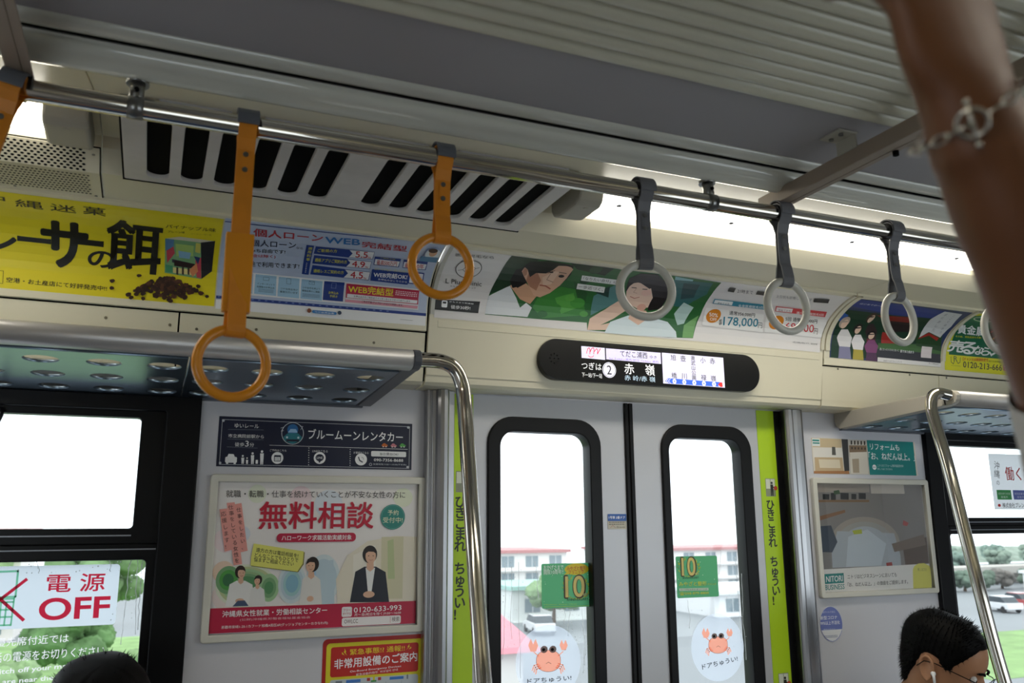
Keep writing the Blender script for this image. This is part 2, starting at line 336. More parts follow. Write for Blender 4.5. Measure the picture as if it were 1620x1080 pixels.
# ---------------------------------------------------------------- luggage racks
def rack(x0, x1, end, label):
    t = thing('luggage_rack', ((x0+x1)/2, 1.95, 1.90), label, 'rack', 'luggage racks over the seats')
    LIP = [(1.766, 1.9665), (1.752, 1.9695), (1.738, 1.9685), (1.726, 1.962), (1.7205, 1.952), (1.7215, 1.940), (1.728, 1.931), (1.740, 1.9265), (1.756, 1.9255), (1.766, 1.927)]
    b = MB(); b.extrude(LIP, x0 if end > 0 else x0+.018, x1-.018 if end > 0 else x1, 0, 0, True, True); b.obj('front_lip', M_alux, t)
    b = MB()
    xa, xb = (x1-.017, x1) if end > 0 else (x0, x0+.017)
    b.extrude([(y*1.0-(.001), z) for y, z in LIP], xa, xb, 0, 0, False, True)
    xa, xb = (x1-.034, x1) if end > 0 else (x0, x0+.034)
    b.extrude([(1.76, 1.9665), (1.755, 1.927), (2.15, 1.9045), (2.178, 1.903), (2.192, 1.912), (2.1985, 1.93), (2.1985, 1.956)], xa, xb, 0, 0, False, True)
    b.obj('end_bracket', M_bracket if end > 0 else M_wbr, t, .002)
    fr = lambda u, v, w: (u, v, 1.9245-(v-1.766)*.04+w)
    xs = x1-.038 if end > 0 else x0+.038
    edges = []
    x = xs
    while (x > x0+.1) if end > 0 else (x < x1-.1):
        nx = x-.425*end; edges.append((min(x, nx)+.002, max(x, nx)-.002)); x = nx
    for a, c in edges:
        if c-a < .2 or a < x0-.01 or c > x1+.01: continue
        H = []
        for k in range(4 if True else 0):
            hx = a+.046+k*.111
            for hy in (1.845, 1.985, 2.12): H.append(circ(hx, hy, .033, .033))
        pobj('shelf_panel', [[(a, 1.766), (c, 1.766), (c, 2.185), (a, 2.185)]]+H, .004, fr, M_rackp, t, .0008)
    b = MB(); b.box(x0+.02, x1-.02, 2.185, 2.1985, 1.9, 1.93); b.obj('wall_rail', M_bracket, t)
    return t
rack(-1.66, .517, 1, 'perforated aluminium luggage rack over the left window')
rack(2.087, 4.05, -1, 'perforated aluminium luggage rack over the right window')
# ---------------------------------------------------------------- polished poles, rails, straps
def pole(pts, label):
    b = MB(); b.tube(bez(pts, 10), .0165, 24)
    t = b.obj('grab_pole', M_chrome); return tag(t, label, 'grab pole', 'polished grab poles')
pole([(.50, 1.7425, 1.947), (.53, 1.742, 1.949), (.565, 1.742, 1.948), (.594, 1.741, 1.936), (.611, 1.739, 1.906), (.617, 1.735, 1.862), (.62, 1.72, 1.745), (.62, 1.671, 1.51), (.62, 1.624, 1.30), (.62, 1.5, .75), (.62, 1.36, .02)], 'bent polished steel grab pole left of the doors')
pole([(2.11, 1.7425, 1.949), (2.075, 1.744, 1.955), (2.045, 1.745, 1.957), (2.022, 1.745, 1.945), (2.011, 1.743, 1.915), (2.01, 1.735, 1.87), (2.01, 1.708, 1.745), (2.01, 1.664, 1.48), (2.01, 1.612, 1.2), (2.01, 1.5, .75), (2.01, 1.36, .02)], 'bent polished steel grab pole right of the doors')
RZ = 2.2125
def rail(y, s, label):
    t = thing('ceiling_handrail', (1.2, y, RZ-.016), label, 'handrail')
    b = MB(); b.cyl((XL+.02, y, RZ), (XR-.02, y, RZ), .016, 32); b.obj('rail_tube', M_chromex, t)
    for x in (-.062, .968, 2.1):
        b = MB(); b.tube([(x, y, RZ), (x, y+s*.003, RZ+.03), (x, y+s*.006, 2.2585)], [.0115, .0105, .0115], 16); b.cyl((x-.011, y, RZ), (x+.011, y, RZ), .0172, 20); b.cyl((x, y+s*.006, 2.253), (x, y+s*.006, 2.2585), .0165, 16)
        hb = b.obj('hanger_bracket', M_screw, t); b = MB(); b.disc((x, y-.009, RZ+.026), .0035, 'y', 8, .003); b.obj('bolt', M_dark, hb)
    b = MB()
    for a, c in ((-.03, .075), (.125, .395), (.448, .66)): b.box(a, c, y-.004, y+.006, RZ+.0145, RZ+.0195)
    b.obj('spacer_strip', M_alux, t)
    return t
rail(1.3, 1, 'long polished steel handrail under the ceiling carrying the hanging straps')
rail(.3, -1, 'polished steel handrail above the raised hand, on the near side')
def ribbon(b, pts, w, th, yaws, x):
    # belt: (y, z) centre line, width along x turned by yaw about the strap axis
    rows = []
    n = len(pts)
    for i, (y, z) in enumerate(pts):
        a = pts[max(0, i-1)]; c = pts[min(n-1, i+1)]; ty, tz = c[0]-a[0], c[1]-a[1]; l = math.hypot(ty, tz); ny, nz = -tz/l*th/2, ty/l*th/2
        row = []
        for dx, dy, dz in ((-w/2, -ny, -nz), (w/2, -ny, -nz), (w/2, ny, nz), (-w/2, ny, nz)):
            px, py = dx, y+dy; ca, sa = math.cos(yaws[i]), math.sin(yaws[i])
            row.append((x[0]+px*ca-py*sa, x[1]+px*sa+py*ca, z+dz))
        rows.append(row)
    vs = [v for r_ in rows for v in r_]
    b.add(vs, [(i*4+k, i*4+(k+1) % 4, i*4+4+(k+1) % 4, i*4+4+k) for i in range(n-1) for k in range(4)] + [(3, 2, 1, 0), tuple((n-1)*4+k for k in range(4))])
def strap(x, y, zc, yaw, colour, label, sleeve=None, riv=(2.163, 2.138)):
    mb_, mr_ = (M_orange, M_orangep) if colour == 'o' else (M_belt, M_ringg)
    t = thing('hanging_strap', (x, y, zc-.058), label, 'strap', 'orange hanging straps' if colour == 'o' else 'grey hanging straps')
    a = R(yaw)
    top = [(-.0195*math.cos(q), RZ+.0195*math.sin(q)) for q in [math.pi*k/10 for k in range(11)]]
    zr = zc+.0505; rb = .0105
    bot = [(rb*math.cos(q), zr-rb*math.sin(q)) for q in [math.pi*k/8 for k in range(9)]]
    z0 = riv[0]+.008; z1 = riv[1]-.012
    front = [(-.0175, RZ-.012), (-.009, z0+.018), (-.003, z0), (-.0025, z1)]
    back = [(.0025, z1), (.003, z0), (.009, z0+.018), (.0175, RZ-.012)]
    spread = .007 if sleeve is None else .003
    zm = (z1+zr)/2
    lowf = [(-.0035, (z1*2+zr)/3), (-spread, zm), (-.0108, zr+.006)]
    lowb = [(.0108, zr+.006), (spread, zm), (.0035, (z1*2+zr)/3)]
    path = top + back[::-1] + lowb[::-1] + bot + lowf[::-1] + front[::-1]
    f = lambda z: a*max(0, min(1, (z1-z)/max(.02, z1-zr)))
    b = MB(); ribbon(b, path+[path[0]], .027, .0026, [f(z) for _, z in path]+[0], (x, y)); b.obj('belt', mb_, t)
    P = []
    for k in range(48):
        q = 2*math.pi*k/48; P.append((x+.0505*math.cos(q)*math.cos(a), y+.0505*math.cos(q)*math.sin(a), zc+.0505*math.sin(q)))
    b = MB(); b.tube(P, .0078, 14, 0, False, True); b.obj('ring', mr_, t)
    b = MB(); b.extrude([(y+.0235*math.cos(q), RZ+.0235*math.sin(q)) for q in [math.pi*(k-1)/12 for k in range(15)]], x-.0165, x+.0165, .003); b.obj('clamp', M_belt if colour != 'o' else M_bracket, t, .0008)
    b = MB(); b.add([(x+u, y-.0055, z) for u, z in rr(-.0065, riv[1]-.009, .0065, riv[0]+.009, .006)], [tuple(range(36))]); 
    rp = b.obj('rivet_plate', mb_, t)
    for z in riv:
        b = MB(); b.disc((x, y-.004, z), .0042, 'y', 12, .003); b.obj('rivet', M_screw, rp)
    if sleeve:
        b = MB(); b.add(*[([(x+dx, y+dy, z) for z in sleeve for dx, dy in ((-.0205, -.0075), (.0205, -.0075), (.0205, .0075), (-.0205, .0075))], [(0, 1, 5, 4), (1, 2, 6, 5), (2, 3, 7, 6), (3, 0, 4, 7), (3, 2, 1, 0), (4, 5, 6, 7)])][0])
        b.obj('sleeve', M_orangep, t, .0015)
    return t
t0 = strap(-.222, 1.3, 1.835, 20, 'o', 'orange hanging strap cut off at the far left, in front of the bright lamp', (1.912, 2.035))
t0.rotation_euler = (0, R(11), 0); t0.location += Vector((0, 0, RZ-1.777))-Matrix.Rotation(R(11), 3, 'Y') @ Vector((0, 0, RZ-1.777))
strap(.099, 1.3, 1.835, 11, 'o', 'longest orange hanging strap with a wide sleeve and a low orange ring', (1.912, 2.035), (2.163, 2.138))
strap(.42, 1.3, 2.021, 0, 'o', 'short orange hanging strap in front of the louvred air vent')
strap(.815, 1.3, 2.02, -11, 'g', 'grey hanging strap with round ring in front of the woman in the clinic poster')
strap(1.139, 1.3, 2.02, 3, 'g', 'grey hanging strap whose ring frames the pink price panel')
strap(1.436, 1.3, 2.02, 10, 'g', 'grey hanging strap in front of the blue station poster')
strap(1.737, 1.3, 2.021, 2, 'g', 'grey hanging strap half hidden behind the raised arm')
t0 = strap(.398, .3, 1.972, 0, 'g', 'grey hanging strap gripped by the raised hand')
t0.rotation_euler = (R(7), 0, 0); t0.location += Vector((0, 0, RZ-1.914))-Matrix.Rotation(R(7), 3, 'X') @ Vector((0, 0, RZ-1.914))
def beam(x, label):
    t = thing('ceiling_crossbar', (x, .8, 2.234), label, 'crossbar', 'ceiling crossbars')
    b = MB(); b.box(x-.011, x+.011, .245, 1.355, 2.235, 2.265); b.obj('bar', M_beam, t, .0015)
    b = MB(); b.box(x+.0115, x+.024, .245, 1.355, 2.2345, 2.2375); b.obj('flange', M_beam, t, .001)
    for y in (1.30, 1.02, .6, .3):
        b = MB(); b.cyl((x+.017, y, 2.2345), (x+.017, y, 2.226), .0055, 10); b.obj('bolt', M_dark, t)
    for y in (1.10, .50):
        b = MB(); b.box(x-.052, x-.008, y-.024, y+.024, ZC-.004, ZC-.0003); b.box(x-.014, x-.0112, y-.024, y+.024, 2.262, ZC-.001); k = b.obj('mounting_tab', M_cap, t, .0008)
        for dy in (-.012, .012):
            b = MB(); b.disc((x-.036, y+dy, ZC-.004), .0045, 'z', 10, .003); b.obj('screw', M_screw, k)
beam(1.142, 'beige painted crossbar under the ceiling running to the raised wrist')
beam(-.222, 'beige painted crossbar under the ceiling at the far left edge')
# ---------------------------------------------------------------- lamps, vent, speaker cover
def lamp(x0, x1, cap, s, label):
    f = (lambda y: y) if s > 0 else (lambda y: 2*CY-y)
    t = thing('ceiling_lamp', ((x0+x1)/2, f(1.645), 2.32), label, 'lamp', 'linear ceiling lamps')
    pr = [(f(1.645+.073*math.cos(q)), 2.341-.02*math.sin(q)**.6) for q in [math.pi*k/14 for k in range(15)]]
    b = MB(); b.extrude(pr, x0, x1, 0, 0, True, True); b.obj('lens', M_lens, t)
    for xs in (x0+.07, x0+.385, x0+.77, x0+1.15):
        b = MB(); b.tube([(xs, f(1.625), 2.3235), (xs, f(1.625), 2.3195)], .006, 10); b.obj('lens_screw', M_bracket, t)
    for xx, d in cap:
        b = MB(); pts = [(1.572, 2.342), (1.566, 2.318), (1.572, 2.300), (1.588, 2.291), (1.672, 2.291), (1.704, 2.302), (1.716, 2.318), (1.716, 2.342)]
        b.extrude([(f(y), z) for y, z in pts], min(xx, xx+d), max(xx, xx+d), 0, 0, False, True); c = b.obj('end_cap', M_cap, t, .006)
        b = MB(); b.disc((xx+d*.5, f(1.6), 2.2915), .006, 'z', 12, .002); b.obj('screw', M_cap, c)
lamp(-1.7, -.222, [(-.222, .075)], 1, 'glaring linear ceiling lamp at the far left')
lamp(.885, 2.262, [(.885, -.062), (2.262, .02)], 1, 'glaring linear ceiling lamp above the grey straps')
lamp(-1.7, -.222, [(-.222, .075)], -1, 'linear ceiling lamp on the near side, left part of the car')
lamp(.885, 2.262, [(.885, -.085), (2.262, .02)], -1, 'linear ceiling lamp on the near side, right part of the car')
t = thing('air_vent', (.338, 1.63, 2.29), 'white ceiling air vent with a row of twelve black slots', 'vent')
H = []
for g0 in (-.053, .376):
    for k in range(6): H.append(rr(g0+.063*k, 1.49, g0+.063*k+.0435, 1.768, .0215))
pobj('vent_panel', [rr(-.092, 1.47, .768, 1.788, .004)]+H, .008, lambda u, v, w: (u, v, 2.2925+w), M_vent, t, .001)
b = MB(); b.box(-.096, .771, 1.47, 1.7925, 2.297, 2.335); b.obj('vent_duct', M_dark, t)
b = MB(); b.box(-.096, .771, 1.7885, 1.7925, 2.2865, 2.2965); b.box(-.0965, -.0925, 1.47, 1.7925, 2.2895, 2.2965); b.obj('shadow_gap', M_dark, t)  # black strips stand in for the shadow line round the raised panel
t = thing('speaker_cover', (-.37, 1.83, 2.285), 'cream speaker cover with two fields of small round holes', 'speaker cover')
b = MB(); b.extrude([(1.928, 2.2812), (1.915, 2.2848), (1.79, 2.2902), (1.737, 2.321)], -.62, -.139, .0012); b.obj('cover_panel', M_cream, t)
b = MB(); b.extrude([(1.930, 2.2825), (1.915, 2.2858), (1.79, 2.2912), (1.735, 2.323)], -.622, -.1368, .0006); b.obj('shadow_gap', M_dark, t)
b = MB(); b.add(*(lambda P: (P, [tuple(range(8*k, 8*k+8)) for k in range(len(P)//8)]))([p for j in range(8) for i in range(40) for p in
    [(-.167-i*.0112-(j % 2)*.0056+.0034*math.cos(q), (lambda s: 1.785-.042*s)(j/7+.034*math.sin(q)*1.6), (lambda s: 2.2926+.0246*s-.0005)(j/7+.034*math.sin(q)*1.6)) for q in [2*math.pi*k/8 for k in range(8)]]]))
b.add(*(lambda P: (P, [tuple(range(8*k, 8*k+8)) for k in range(len(P)//8)]))([p for j in range(9) for i in range(58) for p in
    [(-.160-i*.0076-(j % 2)*.0038+.0026*math.cos(q), 1.803+j*.0115+.0026*math.sin(q), 2.2885-(j*.0115+.012)*.0432-.0003+.0026*math.sin(q)*-.0432) for q in [2*math.pi*k/8 for k in range(8)]]]))
o = b.obj('perforations', M_dark, t); o['kind'] = 'stuff'
b = MB()
for x, y, z in ((-.15, 1.905, 2.2842), (-.15, 1.75, 2.3125), (-.3, 1.905, 2.2842)): b.disc((x, y, z), .003, 'z', 8, .001)
b.obj('screw', M_screw, t)
# ---------------------------------------------------------------- printed matter
LT = 'lettering'
ADS = {
 'rental': [
  ('L',LT,'c8ccd2',[(7.5,104.6),(483.1,104.7),(483.1,3.7),(7.3,4.2),(7.5,104.6)],1),
  ('E',LT,'c8ccd2',10.1,101.9,2.9,2.8),
  ('E',LT,'c8ccd2',479.2,102.8,3.5,3.1),
  ('E',LT,'c8ccd2',479.2,6.7,3.4,3),
  ('E',LT,'c8ccd2',8.8,7.4,2.9,2.8),
  ('T',LT,'ffffff','ゆいレール',37.4,87,57.4,0,0,10,0,0),
  ('T',LT,'ffffff','市立病院前駅から',23.7,64.5,84.6,0,0,8.4,0,0),
  ('T',LT,'ffffff','徒歩',40.2,45.1,22.1,0,0,9,0,0),
  ('T',LT,'ffffff','3',64.7,45.4,8.2,0,0,12.7,1,0),
  ('T',LT,'ffffff','分',75.1,45,10.7,0,0,9,0,0),
  ('L',LT,'8890a0',[(22.4,82.5),(106.6,84.1)],0.6),
  ('L',LT,'8890a0',[(22.6,61.1),(108,61.6)],0.6),
  ('L',LT,'8890a0',[(22.1,43.4),(94.5,42.4)],0.6),
  ('E','emblem','dfe6ea',178.1,78.6,27.6,25.7),
  ('E','emblem','12203c',178.1,78.6,26.2,24.5),
  ('E','emblem','2c6fae',177.8,87.7,13.3,12.5),
  ('P','emblem','9fc8e8',[(166,80.2),(172.4,88.7),(185.7,88.8),(190.5,80.7)]),
  ('P','emblem','2a7f8c',[(155.3,69.5),(166.1,78.9),(191.4,79.1),(202,70.3),(199.1,63.5),(178.9,53.7),(158.7,62.1)]),
  ('P','emblem','0c1830',[(162.1,64.7),(195.5,65),(193.8,60),(164.5,59.8)]),
  ('E','emblem','cfe9ef',164.6,69,2.7,2.5),
  ('E','emblem','cfe9ef',192.6,69.1,2.7,2.5),
  ('L','emblem','dfe6ea',[(148,89.9),(154.5,91.8),(149.6,82.5),(155.7,84.4)],0.8),
  ('L','emblem','dfe6ea',[(195.4,95.9),(202.6,95.3),(197.4,87.6)],0.8),
  ('T',LT,'ffffff','ブルームーンレンタカー',217.1,67.3,247.2,0,0,23.1,1,0),
  ('E','pictogram','c86a28',416,57.1,8.2,3.4),
  ('E','pictogram','c86a28',414.9,60.1,4.3,2.6),
  ('E','pictogram','e8e8e8',412.2,54,1.9,1.3),
  ('E','pictogram','e8e8e8',419.8,54.2,1.9,1.3),
  ('E','pictogram','d0808a',440.1,57,8.2,3.5),
  ('E','pictogram','d0808a',439.1,60,4.4,2.6),
  ('E','pictogram','e8e8e8',436.3,53.9,1.9,1.3),
  ('E','pictogram','e8e8e8',444,54.1,1.9,1.3),
  ('E','pictogram','58a850',464.4,57.8,8.3,3.5),
  ('E','pictogram','58a850',463.4,60.8,4.4,2.6),
  ('E','pictogram','e8e8e8',460.6,54.6,2,1.3),
  ('E','pictogram','e8e8e8',468.4,54.9,2,1.3),
  ('L',LT,'ffffff',[(123.2,49.8),(478.3,49.5)],0.8),
  ('R','pictogram','ffffff',19.8,8.3,47.3,21.3,3),
  ('P','pictogram','ffffff',[(24,20.6),(27.1,27.9),(38.9,27.4),(42.6,20.3)]),
  ('R','pictogram','ffffff',22.5,5.5,27.7,9.3,0),
  ('R','pictogram','ffffff',40.1,5.5,45.3,9,0),
  ('E','pictogram','ffffff',60.6,24,2.4,2.3),
  ('P','pictogram','ffffff',[(57.4,19.9),(64.2,20.1),(64.1,14.1),(63.8,6.3),(61.9,6.3),(61.1,12.5),(60.7,6.3),(58.7,6.2)]),
  ('E','pictogram','ffffff',71,19.4,1.8,1.7),
  ('P','pictogram','ffffff',[(68.6,15.3),(73.8,15.5),(73.6,12.2),(73.4,6.2),(72,6.1),(71.4,10.9),(71.1,6.1),(69.6,6.1)]),
  ('E','pictogram','ffffff',83.4,30.3,2.7,2.6),
  ('P','pictogram','ffffff',[(79.7,26.1),(87.4,26.4),(87.4,16.5),(87.1,6.1),(85,6.1),(84.1,14.3),(83.6,6),(81.3,6)]),
  ('E','pictogram','ffffff',105.6,35,3,2.8),
  ('P','pictogram','ffffff',[(101.4,30.8),(110.1,31.1),(110.1,18.2),(109.8,5.9),(107.4,5.8),(106.3,15.6),(105.9,5.8),(103.3,5.7)]),
  ('R','pictogram','ffffff',91.7,7.2,97.2,15.9,1),
  ('T',LT,'ffffff','ご予約はこちら',124,35.9,40.5,0,0,5.3,0,0),
  ('T',LT,'ffffff','LINEはこちら',229,36.5,38.8,0,0,5.5,0,0),
  ('T',LT,'ffffff','お電話はこちら',334.2,35.3,39.2,0,0,5.7,0,0),
  ('E','pictogram','ffffff',143.5,21.4,14.4,13.5),
  ('E','pictogram','ffffff',248.1,23.4,15,13.7),
  ('E','pictogram','ffffff',354.3,22.4,15.5,14),
  ('R','pictogram','161d38',135.4,13.4,152.1,27.7,2),
  ('R','pictogram','ffffff',137.3,15,150.3,23.3,0),
  ('R','pictogram','161d38',138.6,19.9,141.6,21.1,0),
  ('R','pictogram','161d38',142.7,19.9,145.1,21.1,0),
  ('R','pictogram','161d38',146,19.9,148.1,21.1,0),
  ('R','pictogram','161d38',149,19.9,149.3,21.1,0),
  ('R','pictogram','161d38',138.6,16.8,140.9,18,0),
  ('R','pictogram','161d38',141.8,16.8,143.6,18,0),
  ('R','pictogram','161d38',144.4,16.8,147.1,18,0),
  ('R','pictogram','161d38',148.1,16.8,149.1,18,0),
  ('E','pictogram','161d38',248,24.2,10.4,8.3),
  ('P','pictogram','161d38',[(244.6,17.5),(252.8,17.7),(247.5,11.7)]),
  ('T',LT,'ffffff','LINE',240.7,21.5,14.7,0,0,5,1,0),
  ('L','pictogram','161d38',[(347.6,27.7),(350.5,20.2),(358.1,16.2)],2.6),
  ('L','pictogram','161d38',[(355.1,27.9),(359.8,26.4),(360.8,22.2)],0.8),
  ('E',LT,'ffffff',219.8,45.9,1.1,1),
  ('E',LT,'ffffff',220,40.4,1.1,1),
  ('E',LT,'ffffff',220.2,34.8,1.1,1),
  ('E',LT,'ffffff',220.3,29.3,1.1,1),
  ('E',LT,'ffffff',220.5,23.8,1.1,1),
  ('E',LT,'ffffff',220.7,18.3,1.1,1),
  ('E',LT,'ffffff',220.9,12.8,1.1,1),
  ('E',LT,'ffffff',221,7.3,1.1,1),
  ('E',LT,'ffffff',325.2,44.9,1.1,1),
  ('E',LT,'ffffff',325.3,39.6,1.1,1),
  ('E',LT,'ffffff',325.5,34.3,1.1,1),
  ('E',LT,'ffffff',325.6,29,1.1,1),
  ('E',LT,'ffffff',325.7,23.6,1.1,1),
  ('E',LT,'ffffff',325.8,18.4,1.1,1),
  ('E',LT,'ffffff',325.9,13.1,1.1,1),
  ('E',LT,'ffffff',326,7.8,1.1,1),
  ('R',LT,'f4f4f4',380.3,30.3,474,43.1,3),
  ('T',LT,'161d38','当日貸出OK!',403.3,33.2,49.3,0,0,6.8,1,0),
  ('T',LT,'ffffff','090-7356-8688',388.2,18.9,78.1,0,0,6.6,1,0),
  ('T',LT,'d0d4da','営業時間 9:00〜19:00(不定休)',386.5,9.6,88.7,0,0,4.3,0,0),
  ('E',LT,'d0d4da',379.5,11.2,3.8,3.4),
  ('E',LT,'161d38',379.5,11.2,2.8,2.5),
 ],
 'consult': [
  ('E','background_print','f3e2dc',42.3,86,33.1,33.9),
  ('E','background_print','f6e4e6',34,219.1,28.7,29.8),
  ('E','background_print','e8ecd6',100.9,332.4,22,22.7),
  ('E','background_print','f4dde0',208.4,325.4,27.3,27.6),
  ('E','background_print','f4d8c0',32,142.9,25.3,26.1),
  ('E','background_print','e3eaf2',279,308.6,35.5,35.5),
  ('E','background_print','eef2d8',475.7,325.3,26,25.2),
  ('E','background_print','e2e8f0',70.8,233.4,18.8,19.4),
  ('E','photo_print','e8ecd6',86.5,108.5,71.1,51.4),
  ('E','photo_print','c4cf9a',86.5,108.5,63.3,45.8),
  ('E','photo_print','a8cf9c',86.5,108.5,55.5,40.1),
  ('E','photo_print','9fc08c',86.5,108.5,47.7,34.5),
  ('E','photo_print','7fae7c',86.5,108.5,39.8,28.8),
  ('E','photo_print','5f9a66',86.5,108.5,32,23.1),
  ('E','photo_print','7fae7c',44.2,123.7,28.6,33.2),
  ('E','photo_print','58a850',44.2,123.7,20.7,24),
  ('E','photo_print','3f7a50',44.2,123.7,12.9,14.9),
  ('E','photo_print','a8cf9c',140.9,102.3,23.8,33.6),
  ('E','photo_print','7fae7c',140.9,102.3,17.3,24.4),
  ('E','photo_print','5f9a66',140.9,102.3,10.7,15.1),
  ('E','photo_print','d9e6ea',196.1,110.6,34,48.6),
  ('E','photo_print','c4d8e2',196.1,110.6,27.8,39.7),
  ('E','photo_print','a9d4d6',196.1,110.6,21.6,30.8),
  ('E','photo_print','8fc0d4',196.1,110.6,15.3,21.9),
  ('E','photo_print','d9e6ea',272.2,118.7,42.4,61.6),
  ('E','photo_print','c4d8e2',272.2,118.7,34.7,50.3),
  ('E','photo_print','a8d0ea',272.2,118.7,26.9,39),
  ('E','photo_print','8fc0d4',272.2,118.7,19.1,27.7),
  ('P','photo_print','c4d8e2',[(251.6,158.5),(296.5,166.8),(303.3,54),(258.6,50.6)]),
  ('P','photo_print','efe6d2',[(304.9,118),(332,177.3),(383.2,212.3),(457.2,224.7),(515,221.9),(515,56.2),(310.9,53.7)]),
  ('P','photo_print','dcd6b4',[(419.9,222.3),(478.7,223.1),(479.1,63.4),(421,65.1)]),
  ('P','photo_print','c4cf9a',[(435.9,212),(451.8,217),(457.6,114.6),(439.1,115)]),
  ('P','photo_print','f6efe0',[(347.3,177.2),(404.3,201.9),(407.7,95.6),(348.4,87.2)]),
  ('P','photo_print','f2f0ec',[(63.4,121.3),(47.9,113.2),(41.1,61.6),(110.2,59.3),(101.4,111),(83.6,120.9)]),
  ('P','photo_print','e6b99c',[(67.9,136.5),(78.1,136.3),(79.8,117.2),(73.8,112.6),(67.5,117.5)]),
  ('E','photo_print','33241f',71,142.4,12.3,15.2),
  ('E','photo_print','e6b99c',74.1,139.2,8.7,12.6),
  ('P','photo_print','33241f',[(61.5,142),(65.3,153.5),(78.6,153.3),(83.6,142.7),(77.8,146.5),(69.6,147.1)]),
  ('E','photo_print','3a2a22',70.5,139.8,1,0.7),
  ('E','photo_print','3a2a22',78.2,139.6,1,0.7),
  ('L','photo_print','b05048',[(71.8,132.9),(74.9,131.8),(77.9,133)],0.8),
  ('E','photo_print','e6b99c',73.6,73.7,10.1,5.7),
  ('P','photo_print','eceae6',[(107.4,106),(98.3,99.8),(94.4,60.8),(135.1,59.5),(129.7,98.3),(119.3,105.7)]),
  ('P','photo_print','e6b99c',[(109.1,117.5),(116.9,117.3),(118.1,102.9),(113.5,99.4),(108.8,103.1)]),
  ('E','photo_print','2c211e',114.3,121.8,9.4,11.5),
  ('E','photo_print','e6b99c',112,119.5,6.6,9.5),
  ('P','photo_print','2c211e',[(104.3,121.7),(107.2,130.3),(117.3,130.1),(121.1,122.1),(116.7,124.9),(110.4,125.5)]),
  ('E','photo_print','3a2a22',109.3,120,0.8,0.6),
  ('E','photo_print','3a2a22',115.1,119.8,0.8,0.6),
  ('L','photo_print','b05048',[(110.2,114.8),(112.6,114),(114.9,114.9)],0.8),
  ('P','photo_print','4a5a78',[(57.9,61),(69,73.9),(85.2,74.3),(95,60.8)]),
  ('P','photo_print','ece8e2',[(233.9,130.5),(221.1,120.2),(215.5,56.8),(272.2,55),(265.1,118.1),(250.5,130.1)]),
  ('P','photo_print','e6b99c',[(235.3,149.1),(248.3,148.9),(250.1,125.5),(242.4,119.8),(234.5,125.8)]),
  ('E','photo_print','2a201e',244.8,156.3,15.6,18.7),
  ('E','photo_print','e6b99c',239.7,152.5,11,15.5),
  ('P','photo_print','2a201e',[(227.5,155.9),(232.3,170),(249.2,169.8),(255.3,156.8),(248.1,161.4),(237.7,162.2)]),
  ('E','photo_print','3a2a22',235.1,153.2,1.3,0.9),
  ('E','photo_print','3a2a22',244.9,153.1,1.3,0.9),
  ('L','photo_print','b05048',[(236.6,144.8),(240.5,143.5),(244.4,144.9)],0.8),
  ('E','photo_print','e6b99c',242.2,72.1,8.3,6.9),
  ('P','photo_print','262a36',[(376.7,147.5),(353.6,135.4),(342,59.6),(443.8,56.4),(432.6,132.5),(406.7,147)]),
  ('P','photo_print','f4f4f2',[(379.8,144.7),(404.5,144.2),(396.5,78.7),(388,79)]),
  ('P','photo_print','e6b99c',[(383.5,169.9),(399.4,169.6),(401.3,141.5),(391.8,134.6),(382.2,141.8)]),
  ('E','photo_print','241c1b',389.9,178.6,19.2,22.5),
  ('E','photo_print','e6b99c',392.4,173.9,13.6,18.6),
  ('P','photo_print','241c1b',[(373.9,178),(380.1,195),(400.8,194.8),(408.2,179.1),(399.3,184.7),(386.5,185.6)]),
  ('E','photo_print','3a2a22',386.8,174.7,1.6,1.1),
  ('E','photo_print','3a2a22',398.8,174.6,1.6,1.1),
  ('L','photo_print','b05048',[(388.5,164.7),(393.3,163),(398.1,164.8)],0.8),
  ('E','photo_print','e6b99c',390.2,77.5,14.9,8.3),
  ('P','paper_band','c21f45',[(-0.4,58.3),(515,56.7),(515,0),(-0,0)]),
  ('T',LT,'2c2626','就職・転職・仕事を続けていくことが不安な女性の方に',27,323,454.1,0.8,-0.6,18,0,0),
  ('T',LT,'c3203c','無料相談',108.7,245.4,287.3,0,0,67.3,2,0),
  ('E','badge','2f8a80',448.4,274.4,33,33),
  ('E','badge','8ec5bc',448.4,274.4,30.5,30.5),
  ('E','badge','2f8a80',448.4,274.4,30,30),
  ('T','badge','f4f4d0','予約',434.4,278.7,29,0,0,13.9,0,0),
  ('T','badge','f4f4d0','受付中!',422.2,258.9,52.6,0,0,14.9,0,0),
  ('R',LT,'c21f45',153.2,211.9,352.1,234.2,10),
  ('T',LT,'ffffff','ハローワーク求職活動実績対象',165.5,216.1,175.2,0,0,13.2,1,0),
  ('P','speech_bubble','8a8640',[(100.8,208.1),(223.7,187),(222.4,157),(209.6,137.6),(95.8,155.1),(96,180.1)]),
  ('P','speech_bubble','ebe878',[(98.9,210.1),(221.2,189),(219.9,159),(207.6,139.6),(93.9,157.1),(94.6,180.1)]),
  ('T','speech_bubble','2c2c20','遠方の方は電話相談を!',105.2,189.7,102.6,-16.8,0.6,10.6,1,0),
  ('T','speech_bubble','2c2c20','どんなことでもひとりで',102.7,177.6,105.3,-15.5,0.6,10.1,1,0),
  ('T','speech_bubble','2c2c20','悩まずご相談ください',101.1,166.6,96.4,-13.6,0.6,10.6,1,0),
  ('P','ribbon','f0a49a',[(13.7,293.8),(31.3,295.8),(49.6,196),(31.7,191.4)]),
  ('P','ribbon','f0a49a',[(29.4,309.4),(48,311.1),(74.1,160.7),(54.6,158.2)]),
  ('P','ribbon','f0a49a',[(48.2,306.2),(64.1,309.3),(85.3,192.8),(68.5,189.1)]),
  ('T','ribbon','402a28','応',18.4,275.1,12.6,2.3,-2.3,12.6,0,1),
